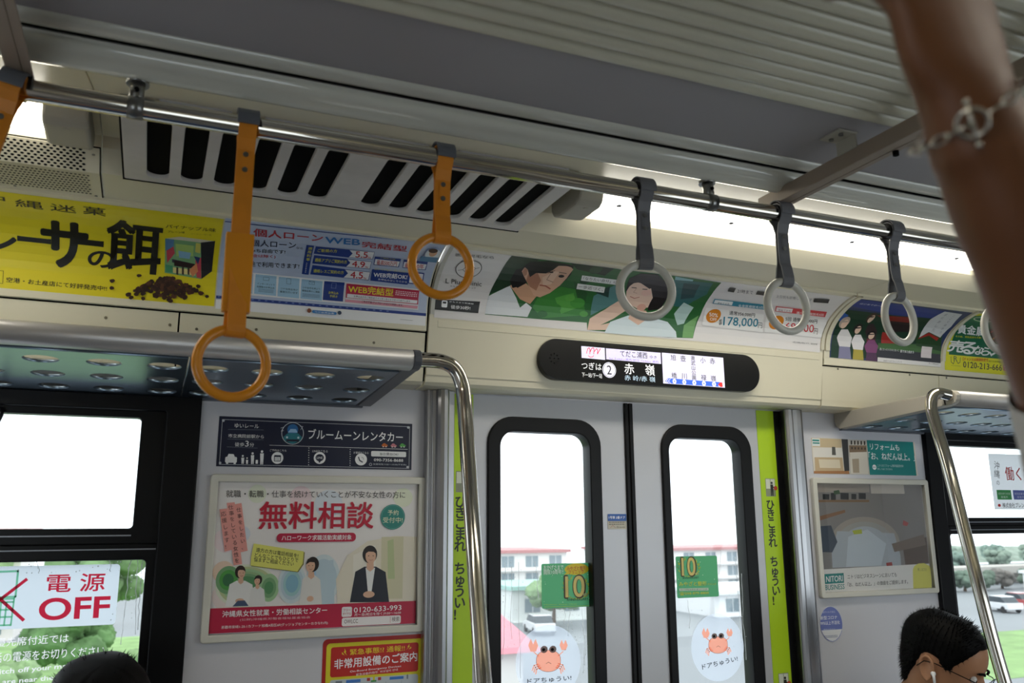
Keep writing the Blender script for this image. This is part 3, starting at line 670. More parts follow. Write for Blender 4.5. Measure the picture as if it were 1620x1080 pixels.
  ('T','ribbon','402a28','援',21.3,259.4,12.6,2.3,-2.3,12.6,0,1),
  ('T','ribbon','402a28','し',24.2,243.7,12.6,2.3,-2.3,12.6,0,1),
  ('T','ribbon','402a28','ま',27.1,228,12.6,2.3,-2.3,12.6,0,1),
  ('T','ribbon','402a28','す',29.9,212.2,12.6,2.3,-2.3,12.6,0,1),
  ('T','ribbon','402a28','!',32.8,196.5,12.6,2.3,-2.3,12.6,0,1),
  ('T','ribbon','402a28','仕',34.5,291.8,12.2,2.1,-2.1,12.2,0,1),
  ('T','ribbon','402a28','事',37,277.4,12.2,2.1,-2.1,12.2,0,1),
  ('T','ribbon','402a28','を',39.4,263,12.2,2.1,-2.1,12.2,0,1),
  ('T','ribbon','402a28','し',41.9,248.6,12.2,2.1,-2.1,12.2,0,1),
  ('T','ribbon','402a28','て',44.3,234.3,12.2,2.1,-2.1,12.2,0,1),
  ('T','ribbon','402a28','い',46.7,219.9,12.2,2.1,-2.1,12.2,0,1),
  ('T','ribbon','402a28','る',49.2,205.5,12.2,2.1,-2.1,12.2,0,1),
  ('T','ribbon','402a28','女',51.6,191.1,12.2,2.1,-2.1,12.2,0,1),
  ('T','ribbon','402a28','性',54.1,176.7,12.2,2.1,-2.1,12.2,0,1),
  ('T','ribbon','402a28','を',56.5,162.4,12.2,2.1,-2.1,12.2,0,1),
  ('T','ribbon','402a28','仕',54,286.1,11.4,2.1,-2.1,11.4,0,1),
  ('T','ribbon','402a28','事',56.8,270.8,11.4,2.1,-2.1,11.4,0,1),
  ('T','ribbon','402a28','を',59.6,255.6,11.4,2.1,-2.1,11.4,0,1),
  ('T','ribbon','402a28','し',62.4,240.4,11.4,2.1,-2.1,11.4,0,1),
  ('T','ribbon','402a28','た',65.1,225.1,11.4,2.1,-2.1,11.4,0,1),
  ('T','ribbon','402a28','い',67.9,209.9,11.4,2.1,-2.1,11.4,0,1),
  ('T','ribbon','402a28','、',70.7,194.7,11.4,2.1,-2.1,11.4,0,1),
  ('T',LT,'ffffff','沖縄県女性就業・労働相談センター',35.8,36.5,249.4,-1,-0.5,15,1,0),
  ('T',LT,'f0c8d0','(公財)沖縄県労働者福祉基金協会',76.6,25.6,167.7,-1.7,-0.2,6.6,0,0),
  ('T',LT,'ffffff','那覇市泉崎1-20-1カフーナ旭橋A街区6F(グッジョブセンターおきなわ内)',35.4,8.6,252.7,-1,-0.3,8.4,0,0),
  ('R',LT,'f6f0f0',322,24.4,347.7,48.9,4),
  ('T',LT,'c21f45','フリー',325.6,37.8,18.3,0,0,6.5,1,0),
  ('T',LT,'c21f45','ダイヤル',324.7,28.9,20.9,0,0,6.6,1,0),
  ('T',LT,'ffffff','0120-633-993',352.7,33.6,123.8,1.6,-0.2,12.8,1,0),
  ('T',LT,'ffffff','月〜金(祝日を除く)9:00〜16:00',354.3,23.7,121.2,0.5,-0.1,8.4,0,0),
  ('R',LT,'f6f0f0',322.9,1.6,475.5,22.4,5),
  ('T',LT,'5a2030','OWLCC',329,8.1,34.6,0,0,9.7,0,0),
  ('T',LT,'5a2030','検索',451.7,7.2,20.1,0,0,11.8,0,0),
  ('L',LT,'c21f45',[(447.5,19.2),(447.6,5.2)],0.8),
 ],
 'emergency': [
  ('R','border_print','e6d92a',9,-185,255,97,9),
  ('R','border_print','c8281e',20,20,244,88,6),
  ('T',LT,'f0dc30','緊急事態!? 通報!!',67.6,67.7,140,2.1,-0.2,13.7,1,0),
  ('T',LT,'ffffff','非常用設備のご案内',29.7,38.1,211.3,6.2,-0.4,21.9,2,0),
  ('T',LT,'ffffff','On-Board Emergency Devices',68.8,27,130.4,4.6,-0.1,5.5,1,0),
  ('T',LT,'ffffff','紧急设备的指引  비상설비 안내',84.3,19.5,105.8,5.2,-0.1,5.5,0,0),
  ('P',LT,'f0dc30',[(53.6,84.3),(58,75.8),(55.4,75.5),(60.6,67.3),(51.2,76.3),(53.7,76.6)]),
  ('P',LT,'f0dc30',[(47.3,76.1),(52.8,70.3),(51.3,70),(57.1,66.8),(47.4,71.4)]),
  ('P',LT,'f0dc30',[(220.2,86),(214.5,78.3),(217,77.9),(210.8,71.1),(221.1,79.9),(218.9,80.3)]),
  ('P',LT,'f0dc30',[(223.9,78.9),(219.2,73.8),(220.7,73.4),(215.5,70.4),(224.8,75.4)]),
  ('R','diagram_print','c9d2d8',20,-175,244,14,6),
  ('R','diagram_print','3f7fd0',60,5,96,11.5,0),
  ('R','diagram_print','3f7fd0',170,5,206,11.5,0),
  ('R','diagram_print','b83a34',112,6,120,13,0),
  ('R','diagram_print','b83a34',140,6,148,13,0),
  ('R','diagram_print','e6d92a',127,4,132,14,0),
  ('R','diagram_print','3a9a50',122,3,136,7,0),
  ('R','diagram_print','7f8a94',34,4,50,11,0),
  ('R','diagram_print','7f8a94',214,4,218,14,0),
  ('R','diagram_print','9aa6ae',60,-170,61,2,0),
  ('R','diagram_print','9aa6ae',110,-170,111,2,0),
  ('R','diagram_print','9aa6ae',160,-170,161,2,0),
  ('R','diagram_print','9aa6ae',200,-170,201,2,0),
 ],
 'reform': [
  ('P','picture_print','d8c29a',[(-0,120),(129.6,120),(126.9,90),(3.5,88.2)]),
  ('P','picture_print','efe9df',[(3.5,88.2),(129.3,90),(129.8,54.5),(3,52.8)]),
  ('P','picture_print','5a5650',[(85.1,91.9),(99.5,91.9),(99.5,63.9),(82.7,63.9)]),
  ('P','picture_print','cdb28a',[(7.9,54.6),(126.4,56.4),(127.9,6.2),(6.5,6.5)]),
  ('P','picture_print','e9dcc0',[(24.1,48.1),(113.7,48.9),(114.8,20.1),(26.5,19.4)]),
  ('P','picture_print','b07a4a',[(0.7,8.3),(149.9,11.7),(151.3,0.6),(0,-0)]),
  ('P','picture_print','3a3836',[(129.6,120),(157.2,120),(152.3,11.7),(130.6,9.9)]),
  ('P','picture_print','cfc8bc',[(157.2,120),(239.2,120),(237.3,0.4),(151.3,0.6)]),
  ('P','picture_print','8a7258',[(160.2,99.3),(237.4,101.2),(234.8,61.9),(159,60.1)]),
  ('P','picture_print','40362c',[(168.9,116.2),(176.1,116.2),(174.9,103.1),(167.6,102.2)]),
  ('P','picture_print','40362c',[(169.3,93.7),(175.3,93.7),(174.6,86.2),(168.6,86.2)]),
  ('P','picture_print','40362c',[(183.4,116.2),(190.6,116.2),(189.4,103.1),(182.1,102.1)]),
  ('P','picture_print','40362c',[(183.7,93.7),(189.7,93.7),(189,86.2),(183,86.2)]),
  ('P','picture_print','40362c',[(197.8,116.2),(205,116.2),(203.8,103.1),(196.5,102.1)]),
  ('P','picture_print','40362c',[(198.1,93.7),(204.1,93.7),(203.4,86.2),(197.4,86.2)]),
  ('P','picture_print','40362c',[(212.3,116.2),(219.5,116.2),(218.3,103.1),(211,102.1)]),
  ('P','picture_print','40362c',[(212.6,93.7),(218.6,93.7),(217.9,86.2),(211.9,86.2)]),
  ('P','picture_print','40362c',[(226.7,116.2),(234,116.2),(232.7,103.1),(225.4,102.1)]),
  ('P','picture_print','40362c',[(227,93.7),(233,93.7),(232.3,86.2),(226.3,86.2)]),
  ('P','picture_print','e6ddcc',[(160.4,75),(237.6,78.7),(235.1,2.3),(157.3,1.5)]),
  ('P','picture_print','b8a68c',[(167.9,52.6),(198.1,54.4),(194.8,6.1),(167.2,5.2)]),
  ('P','picture_print','f2f4f2',[(2.2,118.1),(35.8,118.1),(34.8,91.9),(1.4,91.9)]),
  ('P','picture_print','1a8f86',[(4.3,114.4),(33.1,114.4),(32.6,108.7),(3.9,108.8)]),
  ('P','picture_print','1a8f86',[(4.8,105),(33.5,105),(33.1,100.3),(4.4,100.3)]),
  ('R','text_panel','0c8a86',240.4,0,453.6,120,0),
  ('T',LT,'ffffff','リフォームも',252.6,87,133.1,0,0,21.7,1,0),
  ('T',LT,'ffffff','「お、ねだん以上。」',242.4,52.3,212.1,0,0,26.4,1,0),
  ('E',LT,'ffffff',263.8,26.4,9,9),
  ('T',LT,'0c8a86','無料',256.9,23.6,13.9,0,0,5.6,0,0),
  ('T',LT,'d8f0ee','ニトリのリフォーム無料相談受付中',278.1,28.1,118.2,0,0,9.5,0,0),
  ('T',LT,'d8f0ee','詳しくはこちらから',276.8,17,67.7,0,0,7.6,0,0),
 ],
 'business': [
  ('P','photo_print','8a8684',[(0,364),(515,364),(515.2,82.8),(3.3,75.4)]),  # glare on the cover glass is put into these lighter print greys
  ('P','photo_print','a89e94',[(2.5,364),(256,363.9),(255.5,333.5),(2.6,331.6)]),
  ('P','photo_print','d0c8be',[(262.5,363.8),(427.2,364.6),(428.5,329.7),(263,329.5)]),
  ('P','photo_print','26282a',[(34.6,326.2),(64.7,325.5),(63.2,307),(33.2,307.8)]),
  ('P','photo_print','26282a',[(72.6,330),(95.3,329.5),(93.3,305.4),(70.7,305.9)]),
  ('P','photo_print','26282a',[(117.1,330.9),(155.3,330),(153.3,307.6),(115.1,308.5)]),
  ('P','photo_print','26282a',[(168,327.9),(191.2,327.3),(189.4,308.6),(166.3,309.2)]),
  ('P','photo_print','26282a',[(203.1,330.8),(236.9,330.1),(234.8,309.4),(201.2,310.2)]),
  ('P','photo_print','3c5a3c',[(85.8,337.1),(111.5,340.3),(116.7,327.1),(87.3,324.1)]),
  ('P','photo_print','8a6a4a',[(3.2,305.8),(250.3,307.1),(249.5,299.6),(2.7,298.4)]),
  ('P','photo_print','90684a',[(1.5,249.2),(131.1,272.9),(132.8,263.6),(2.9,234.7)]),
  ('E','photo_print','a89e94',216.2,159.8,163.3,89),
  ('E','photo_print','a8a6a2',216.2,159.8,133.3,72.7),
  ('E','photo_print','b4bcc4',216.2,159.8,103.4,56.4),
  ('E','photo_print','c8d2da',216.2,159.8,73.4,40.1),
  ('P','photo_print','b4bcc4',[(54,130.4),(87.2,201),(356.1,191.5),(376.6,116.6),(374.9,80),(52.4,80)]),
  ('P','photo_print','c8d2da',[(135.7,181.1),(229.7,205.2),(312.8,156.1),(279,82.7),(114.3,81.5)]),
  ('P','photo_print','3a4656',[(7.8,217.4),(61.3,220.1),(84.1,165),(56.5,130.3),(13.7,132.2)]),
  ('P','photo_print','b04444',[(408,236.7),(433.6,226.4),(422.9,215.5),(402,219.9)]),
  ('P','photo_print','5a4638',[(391.4,153),(515.4,176.4),(514.1,84.7),(396.3,82.7)]),
  ('P','photo_print','7a6a5e',[(338.9,155),(503,186.3),(509,148.4),(348.8,127)]),
  ('P','photo_print','b8c240',[(156.5,202.2),(201.5,206.2),(202.7,191.4),(164.2,189.2)]),
  ('P','photo_print','a03a38',[(303.1,90.6),(331.9,93),(333.1,80.2),(304.4,78.8)]),
  ('P','text_panel','f2f0ec',[(3.3,75.4),(515.4,83.7),(515,0),(0,0)]),
  ('P',LT,'128a86',[(13,60),(100.2,61.8),(98.6,29.4),(11.8,27.9)]),
  ('T',LT,'ffffff','NITORI',18.3,33.6,74.7,1.3,1.5,19.1,2,0),
  ('T',LT,'128a86','BUSINESS',11.5,8,86.7,1.3,1.3,16.4,2,0),
  ('T',LT,'33302c','ニトリはビジネスシーンにおいても',115.8,41.6,232.6,1.5,1.2,14,1,0),
  ('T',LT,'33302c','「お、ねだん以上。」の価値をご提供します。',113.5,15.4,285.6,2.5,1.2,14,1,0),
  ('P','badge','e4e060',[(429.8,63.7),(439.4,77),(460.4,85.3),(490,85.8),(515.6,75.4),(522.9,59.3),(515,0),(423.1,-0.5)]),
  ('T','badge','4a4a20','詳しくはこちら',454.5,58.5,45.4,0,0,11.4,0,0),
 ],
 'round': [
  ('E','sticker_print','6f7cc4',45,53,44,52),
  ('P','sticker_print','f2f2f4',[(4,36),(86,36),(80,24),(70,12),(56,4),(45,2),(34,4),(20,12),(10,24)]),
  ('T',LT,'ffffff','新型コロナ',2.6,67.2,68.1,0,0,11.1,1,0),
  ('T',LT,'ffffff','99%以上不活化',2.3,51.2,77,0,0,11.2,1,0),
  ('T',LT,'e0e4f4','抗ウイルス加工',13.5,86.3,50.9,0,0,6.3,0,0),
  ('T',LT,'e0e4f4','車内の手すり',12.6,33.5,45.1,0,0,6.5,0,0),
  ('R',LT,'505a90',14.4,17.6,17.7,19.2,0),
  ('R',LT,'505a90',18.9,17.6,22.6,19.2,0),
  ('R',LT,'505a90',23.9,17.6,26.1,19.2,0),
  ('R',LT,'505a90',27,17.6,28.8,19.2,0),
  ('R',LT,'505a90',29.7,17.6,33,19.2,0),
  ('R',LT,'505a90',34.2,17.6,37.2,19.2,0),
  ('R',LT,'505a90',38.3,17.6,40.5,19.2,0),
  ('R',LT,'505a90',41.5,17.6,43.3,19.2,0),
  ('R',LT,'505a90',44.2,17.6,47.7,19.2,0),
  ('R',LT,'505a90',48.9,17.6,50.8,19.2,0),
  ('R',LT,'505a90',51.6,17.6,55.7,19.2,0),
  ('R',LT,'505a90',57.1,17.6,61.1,19.2,0),
  ('R',LT,'505a90',62.6,17.6,65.5,19.2,0),
  ('R',LT,'505a90',14.4,13.5,17.5,15.2,0),
  ('R',LT,'505a90',18.6,13.5,20.5,15.2,0),
  ('R',LT,'505a90',21.4,13.5,25,15.2,0),
  ('R',LT,'505a90',26.3,13.5,28.1,15.2,0),
  ('R',LT,'505a90',28.9,13.5,32.8,15.2,0),
  ('R',LT,'505a90',34.2,13.5,38,15.2,0),
  ('R',LT,'505a90',39.3,13.5,42.8,15.2,0),
  ('R',LT,'505a90',44.1,13.5,47.4,15.2,0),
  ('R',LT,'505a90',48.6,13.5,52.2,15.2,0),
  ('R',LT,'505a90',53.6,13.5,56.2,15.2,0),
  ('R',LT,'505a90',57.2,13.5,61.4,15.2,0),
  ('R',LT,'505a90',62.8,13.5,65.5,15.2,0),
 ],
 'greenL': [
  ('T',LT,'ffffff','おかげさまで',6.5,103.9,60,0,0,13,1,0),
  ('T',LT,'ffffff','開院10周年!!',6.2,91.7,60,0,0,13.1,1,0),
  ('E','badge','f2d62a',107.3,104,37.4,16.2),
  ('P','badge','f2d62a',[(77.1,97.6),(89.5,91.2),(68,89.7)]),
  ('T','badge','d03a20','みやざと整形',76.8,100.7,59.6,0,0,11.8,1,0),
  ('T','badge','d03a20','クリニック',81.9,91,46.5,0,0,11,1,0),
  ('P','wreath','b8c84a',[(87.3,73.9),(92.9,79.8),(92.5,87.8),(86.8,78.4)]),
  ('P','wreath','b8c84a',[(87.3,73.9),(81.4,72.8),(74.7,79.7),(80.5,77.4)]),
  ('P','wreath','b8c84a',[(76,67.5),(79.1,73),(75.9,82.5),(72.7,73.5)]),
  ('P','wreath','b8c84a',[(76,67.5),(68.8,64.1),(63.6,68.5),(70.7,68.5)]),
  ('P','wreath','b8c84a',[(69.6,58.3),(69.8,62.5),(64.3,72.4),(64.1,64.8)]),
  ('P','wreath','b8c84a',[(69.6,58.3),(62.5,53.3),(59.7,55),(66.7,56.6)]),
  ('P','wreath','b8c84a',[(69.4,48),(66.5,50),(59.8,59.3),(62.5,53.8)]),
  ('P','wreath','b8c84a',[(69.4,48),(63.5,42.1),(63.5,41.5),(69.3,43.8)]),
  ('P','wreath','b8c84a',[(75.2,38.1),(69.8,37.8),(63,45.4),(68.2,42.3)]),
  ('P','wreath','b8c84a',[(75.2,38.1),(71.5,32.5),(74.4,30.2),(77.9,32.3)]),
  ('P','wreath','b8c84a',[(86,30.5),(79.1,27.8),(73.4,33.1),(80.2,32.3)]),
  ('P','wreath','b8c84a',[(86,30.5),(85.3,26.1),(90.6,23),(91.2,24)]),
  ('P','wreath','b8c84a',[(100.2,26.5),(92.9,21.9),(89.2,24.4),(96.5,25.6)]),
  ('P','wreath','b8c84a',[(100.2,26.5),(102.5,24),(109.4,21.3),(106.9,20.4)]),
  ('P','wreath','b8c84a',[(123.3,72),(124.1,78.2),(118.9,86.5),(118,76.8)]),
  ('P','wreath','b8c84a',[(123.3,72),(130.3,70.2),(136.5,76.5),(129.4,74.8)]),
  ('P','wreath','b8c84a',[(134.4,64.3),(138.2,69.9),(135.5,79.5),(131.6,70.4)]),
  ('P','wreath','b8c84a',[(134.4,64.3),(139.8,60.2),(147.2,64),(141.7,64.6)]),
  ('P','wreath','b8c84a',[(140.3,54.4),(146.4,58.2),(146.7,68),(140.5,60.6)]),
  ('P','wreath','b8c84a',[(140.3,54.4),(143.2,48.7),(150.4,49.9),(147.5,52.1)]),
  ('P','wreath','b8c84a',[(140,43.9),(147.3,45.4),(150.6,54.2),(143.2,49.2)]),
  ('P','wreath','b8c84a',[(140,43.9),(139.8,37.6),(145.6,36.6),(145.8,39.3)]),
  ('P','wreath','b8c84a',[(133.5,34.6),(140.7,33.5),(146.4,40.5),(139.1,38.1)]),
  ('P','wreath','b8c84a',[(133.5,34.6),(130.3,28.9),(133.7,26.5),(136.8,28.7)]),
  ('P','wreath','b8c84a',[(121.9,28.3),(127.8,24.8),(135,29.3),(128.9,29.3)]),
  ('P','wreath','b8c84a',[(121.9,28.3),(116.3,24.2),(116.9,21.4),(122.4,22.1)]),
  ('P','wreath','b8c84a',[(107.5,26),(111,20.8),(118.3,22.6),(114.7,24.4)]),
  ('P','wreath','b8c84a',[(107.5,26),(100.5,24.1),(98,22),(104.9,20.5)]),
  ('T','numeral','4a3410','10',69.3,26.4,61.8,0,0,60.1,5,0),
  ('T','numeral','f4e088','10',71.4,28.1,57.5,0,0,56.9,2,0),
  ('T','numeral','4a3410','th',124.2,29.1,15,0,0,10.6,2,0),
  ('T','numeral','f0e0a0','th',124.9,29.5,13.6,0,0,9.5,0,0),
  ('T',LT,'1c1a10','ANNIVERSARY',74.1,17.8,66.5,-0.4,0.2,7,1,0),
  ('T',LT,'c8d838','Miyazato Seikei Clinic',6.1,8.4,99,-1.5,0.1,3.1,0,0),
  ('L',LT,'d8d838',[(6.7,4.6),(147.9,2.7)],0.8),
  ('E',LT,'e8f0d8',11.7,97.6,1,1),
  ('E',LT,'e8f0d8',32.5,90.2,1.1,1),
  ('E',LT,'e8f0d8',60.7,85.6,1.1,1),
  ('E',LT,'e8f0d8',62.3,15.4,1.1,1),
  ('E',LT,'e8f0d8',6.3,19,1,0.9),
  ('E',LT,'e8f0d8',140.4,88.1,1.1,1),
  ('E',LT,'e8f0d8',143.4,23,1.1,1),
  ('E',LT,'e8f0d8',10.9,66,1,0.9),
 ],
 'greenR': [
  ('P','wreath','b8c84a',[(28.7,102.9),(34.2,108.2),(33.9,115.2),(28.3,106.9)]),
  ('P','wreath','b8c84a',[(28.7,102.9),(22.9,101.9),(16.6,108),(22.2,105.9)]),
  ('P','wreath','b8c84a',[(18.4,97.4),(21.5,102.3),(18.6,110.7),(15.3,102.7)]),
  ('P','wreath','b8c84a',[(18.4,97.4),(11.5,94.4),(6.5,98.3),(13.3,98.3)]),
  ('P','wreath','b8c84a',[(12.6,89.7),(12.8,93.3),(7.7,102),(7.4,95.4)]),
  ('P','wreath','b8c84a',[(12.6,89.7),(5.7,85.2),(2.9,86.7),(9.7,88.2)]),
  ('P','wreath','b8c84a',[(12.2,81),(9.5,82.7),(3.1,90.8),(5.7,86)]),
  ('P','wreath','b8c84a',[(12.2,81),(6.4,75.8),(6.4,75.2),(12,77.3)]),
  ('P','wreath','b8c84a',[(17.2,72.7),(12,72.4),(5.6,79),(10.6,76.4)]),
  ('P','wreath','b8c84a',[(17.2,72.7),(13.6,67.8),(16.3,65.7),(19.8,67.6)]),
  ('P','wreath','b8c84a',[(26.8,66.4),(20.1,64),(14.6,68.6),(21.2,68)]),
  ('P','wreath','b8c84a',[(26.8,66.4),(26,62.5),(31.1,59.8),(31.7,60.7)]),
  ('P','wreath','b8c84a',[(39.4,63.1),(32.2,59),(28.8,61.2),(35.7,62.3)]),
  ('P','wreath','b8c84a',[(39.4,63.1),(41.6,60.9),(48.1,58.6),(45.8,57.8)]),
  ('P','wreath','b8c84a',[(60.8,101.5),(61.7,107),(56.8,114.3),(55.8,105.8)]),
  ('P','wreath','b8c84a',[(60.8,101.5),(67.5,100),(73.7,105.6),(66.8,104.1)]),
  ('P','wreath','b8c84a',[(70.6,95.2),(74.4,100.1),(71.9,108.5),(68,100.5)]),
  ('P','wreath','b8c84a',[(70.6,95.2),(75.7,91.6),(82.9,95),(77.7,95.5)]),
  ('P','wreath','b8c84a',[(75.7,86.9),(81.6,90.3),(82.1,98.9),(76,92.4)]),
  ('P','wreath','b8c84a',[(75.7,86.9),(78.4,81.9),(85.4,83),(82.6,84.9)]),
  ('P','wreath','b8c84a',[(75.2,78),(82.3,79.4),(85.6,87.2),(78.4,82.7)]),
  ('P','wreath','b8c84a',[(75.2,78),(74.9,72.5),(80.6,71.6),(80.7,74.1)]),
  ('P','wreath','b8c84a',[(69.2,70.2),(76.2,69.3),(81.8,75.4),(74.7,73.3)]),
  ('P','wreath','b8c84a',[(69.2,70.2),(66,65.2),(69.4,63.1),(72.4,65)]),
  ('P','wreath','b8c84a',[(58.8,64.8),(64.4,61.8),(71.4,65.7),(65.6,65.8)]),
  ('P','wreath','b8c84a',[(58.8,64.8),(53.3,61.1),(53.8,58.7),(59.1,59.3)]),
  ('P','wreath','b8c84a',[(45.8,62.8),(49.2,58.2),(56.3,59.8),(52.8,61.4)]),
  ('P','wreath','b8c84a',[(45.8,62.8),(39.1,61.1),(36.7,59.2),(43.3,57.9)]),
  ('T','numeral','4a3410','10',18,61.2,50.6,0,0,52.9,5,0),
  ('T','numeral','f4e088','10',19.7,62.7,46.7,0,0,49.9,2,0),
  ('T','numeral','f0e0a0','th',64.7,63.3,12.3,0,0,7.9,1,0),
  ('T',LT,'1c1a10','ANNIVERSARY',20.2,52.8,57,-0.1,0.3,6.1,1,0),
  ('T',LT,'e8e030','みやざと整形',6.9,32.7,96.6,-0.1,0.6,12.5,1,0),
  ('T',LT,'e8e030','クリニック',107.2,33.1,29.7,-0.2,0.4,5.8,1,0),
  ('P',LT,'e8f0e0',[(7,27.3),(109.1,25.7),(109.1,18.4),(7.1,20.2)]),
  ('T',LT,'2c5a30','浦添市伊祖 駐車場完備 あかみね駅',9.4,21.1,97,-1.8,0.2,5,0,0),
  ('T',LT,'e8e030','☎098-879-8800',6.9,7.7,102.4,-1,0.5,9.6,1,0),
  ('E',LT,'e8f0d8',8.1,102.9,1.3,1.1),
  ('E',LT,'e8f0d8',84.5,99.7,1.4,1.1),
  ('E',LT,'e8f0d8',91.5,62.6,1.4,1.1),
  ('E',LT,'e8f0d8',132.3,49.4,1.4,1.1),
  ('E',LT,'e8f0d8',5.7,52.5,1.3,1.1),
 ],
 'crabL': [
  ('L','picture_print','ffae94',[(72,94.5),(59.7,91.8),(57.1,78.1)],3.4),
  ('L','picture_print','ffae94',[(68.6,99.9),(56.2,97.1),(52.2,83.5)],3.4),
  ('L','picture_print','ffae94',[(65.1,105.3),(52.8,102.5),(47.4,89)],3.4),
  ('L','picture_print','ffae94',[(116,92.1),(128.5,88),(130.8,73.9)],3.4),
  ('L','picture_print','ffae94',[(119.7,97.2),(132.1,93),(135.9,78.8)],3.4),
  ('L','picture_print','ffae94',[(123.3,102.2),(135.8,98),(141,83.8)],3.4),
  ('L','picture_print','5a3a34',[(129.9,110.6),(129.3,102.7),(126.8,97.6),(124.6,93.4),(121.5,89.8),(117.8,86.9),(113.4,84.7),(108.6,83),(103.4,81.9),(98,81.5),(92.4,81.6),(86.9,82.4),(81.7,83.8),(76.7,85.7),(72.2,88.1),(68.3,91.1),(65,94.7),(62.5,98.8),(60.8,103.6),(58.9,109.6),(59,118.9),(60,124.8),(61.9,129.4),(64.5,133.3),(68,136.5),(72.1,139.1),(76.8,141.1),(82,142.5),(87.5,143.3),(93.1,143.5),(98.9,143.1),(104.5,142),(109.8,140.4),(114.8,138.2),(119.2,135.5),(123,132.2),(126,128.3),(128.2,123.8),(129.5,118.5),(129.9,110.6)],1),
  ('P','picture_print','ffae94',[(129.9,110.6),(129.3,102.7),(126.8,97.6),(124.6,93.4),(121.5,89.8),(117.8,86.9),(113.4,84.7),(108.6,83),(103.4,81.9),(98,81.5),(92.4,81.6),(86.9,82.4),(81.7,83.8),(76.7,85.7),(72.2,88.1),(68.3,91.1),(65,94.7),(62.5,98.8),(60.8,103.6),(58.9,109.6),(59,118.9),(60,124.8),(61.9,129.4),(64.5,133.3),(68,136.5),(72.1,139.1),(76.8,141.1),(82,142.5),(87.5,143.3),(93.1,143.5),(98.9,143.1),(104.5,142),(109.8,140.4),(114.8,138.2),(119.2,135.5),(123,132.2),(126,128.3),(128.2,123.8),(129.5,118.5)]),
  ('L','picture_print','ffae94',[(66.1,127.8),(52.1,140.6)],3),
  ('P','picture_print','ffae94',[(36.1,160.7),(44,179.5),(50.2,162),(57.5,177.9),(65.1,157.5),(58.1,141.6),(42.7,142.3)]),
  ('E','picture_print','5a3a34',81.8,146.1,10.3,10.1),
  ('E','picture_print','f8f8f8',81.8,146.1,9.6,9.4),
  ('E','picture_print','201818',80.4,145.5,4.6,4.5),
  ('L','picture_print','ffae94',[(122.9,124.9),(137.4,136.5)],3),
  ('P','picture_print','ffae94',[(127.4,155.9),(134.1,171.4),(139.2,157),(145.4,170.1),(151.7,153.2),(145.8,140),(132.8,140.7)]),
  ('E','picture_print','5a3a34',107.4,144.9,10.3,10.1),
  ('E','picture_print','f8f8f8',107.4,144.9,9.6,9.4),
  ('E','picture_print','201818',106,144.3,4.6,4.5),
  ('L','picture_print','5a3a34',[(87,105.2),(94.1,109),(101.9,103.7)],0.9),
  ('T',LT,'2c2c30','ドアちゅうい!',32.4,51.2,128.1,0.5,0.1,15,1,0),
 ],
 'crabR': [
  ('L','picture_print','ffae94',[(71.8,109.3),(60.1,106.3),(57.6,93.1)],3.4),
  ('L','picture_print','ffae94',[(68.5,114.4),(56.9,111.4),(53,98.2)],3.4),
  ('L','picture_print','ffae94',[(65.3,119.5),(53.6,116.5),(48.5,103.3)],3.4),
  ('L','picture_print','ffae94',[(113.1,108),(124.7,104.3),(126.8,90.9)],3.4),
  ('L','picture_print','ffae94',[(116.5,112.9),(128.2,109.2),(131.6,95.7)],3.4),
  ('L','picture_print','ffae94',[(119.9,117.8),(131.6,114.1),(136.4,100.6)],3.4),
  ('L','picture_print','5a3a34',[(126.1,126),(125.5,118.4),(123.2,113.5),(121.1,109.4),(118.3,105.9),(114.7,103),(110.7,100.7),(106.1,99),(101.2,97.9),(96.1,97.3),(90.9,97.3),(85.8,97.9),(80.8,99.1),(76.2,100.8),(71.9,103.1),(68.2,105.9),(65.2,109.3),(62.8,113.2),(61.2,117.8),(59.5,123.5),(59.6,132.5),(60.6,138.1),(62.3,142.6),(64.9,146.4),(68.1,149.6),(72,152.1),(76.5,154.2),(81.4,155.6),(86.5,156.5),(91.9,156.7),(97.2,156.4),(102.5,155.6),(107.5,154.1),(112.1,152.1),(116.2,149.6),(119.7,146.5),(122.6,142.8),(124.6,138.6),(125.8,133.5),(126.1,126)],1),
  ('P','picture_print','ffae94',[(126.1,126),(125.5,118.4),(123.2,113.5),(121.1,109.4),(118.3,105.9),(114.7,103),(110.7,100.7),(106.1,99),(101.2,97.9),(96.1,97.3),(90.9,97.3),(85.8,97.9),(80.8,99.1),(76.2,100.8),(71.9,103.1),(68.2,105.9),(65.2,109.3),(62.8,113.2),(61.2,117.8),(59.5,123.5),(59.6,132.5),(60.6,138.1),(62.3,142.6),(64.9,146.4),(68.1,149.6),(72,152.1),(76.5,154.2),(81.4,155.6),(86.5,156.5),(91.9,156.7),(97.2,156.4),(102.5,155.6),(107.5,154.1),(112.1,152.1),(116.2,149.6),(119.7,146.5),(122.6,142.8),(124.6,138.6),(125.8,133.5)]),
  ('L','picture_print','ffae94',[(66.3,141.1),(53.2,153.2)],3),
  ('P','picture_print','ffae94',[(38.1,172.3),(45.7,190.5),(51.5,173.8),(58.5,189.2),(65.5,169.7),(58.8,154.3),(44.2,154.7)]),
  ('E','picture_print','5a3a34',81.2,159.1,9.7,9.7),
  ('E','picture_print','f8f8f8',81.2,159.1,9,9),
  ('E','picture_print','201818',79.9,158.4,4.3,4.3),
  ('L','picture_print','ffae94',[(119.6,139.6),(133.2,150.9)],3),
  ('P','picture_print','ffae94',[(123.9,169.3),(130.2,184.2),(134.9,170.5),(140.8,183.1),(146.5,167.1),(141,154.4),(128.9,154.8)]),
  ('E','picture_print','5a3a34',105.3,158.4,9.7,9.7),
  ('E','picture_print','f8f8f8',105.3,158.4,9,9),
  ('E','picture_print','201818',103.9,157.8,4.3,4.4),
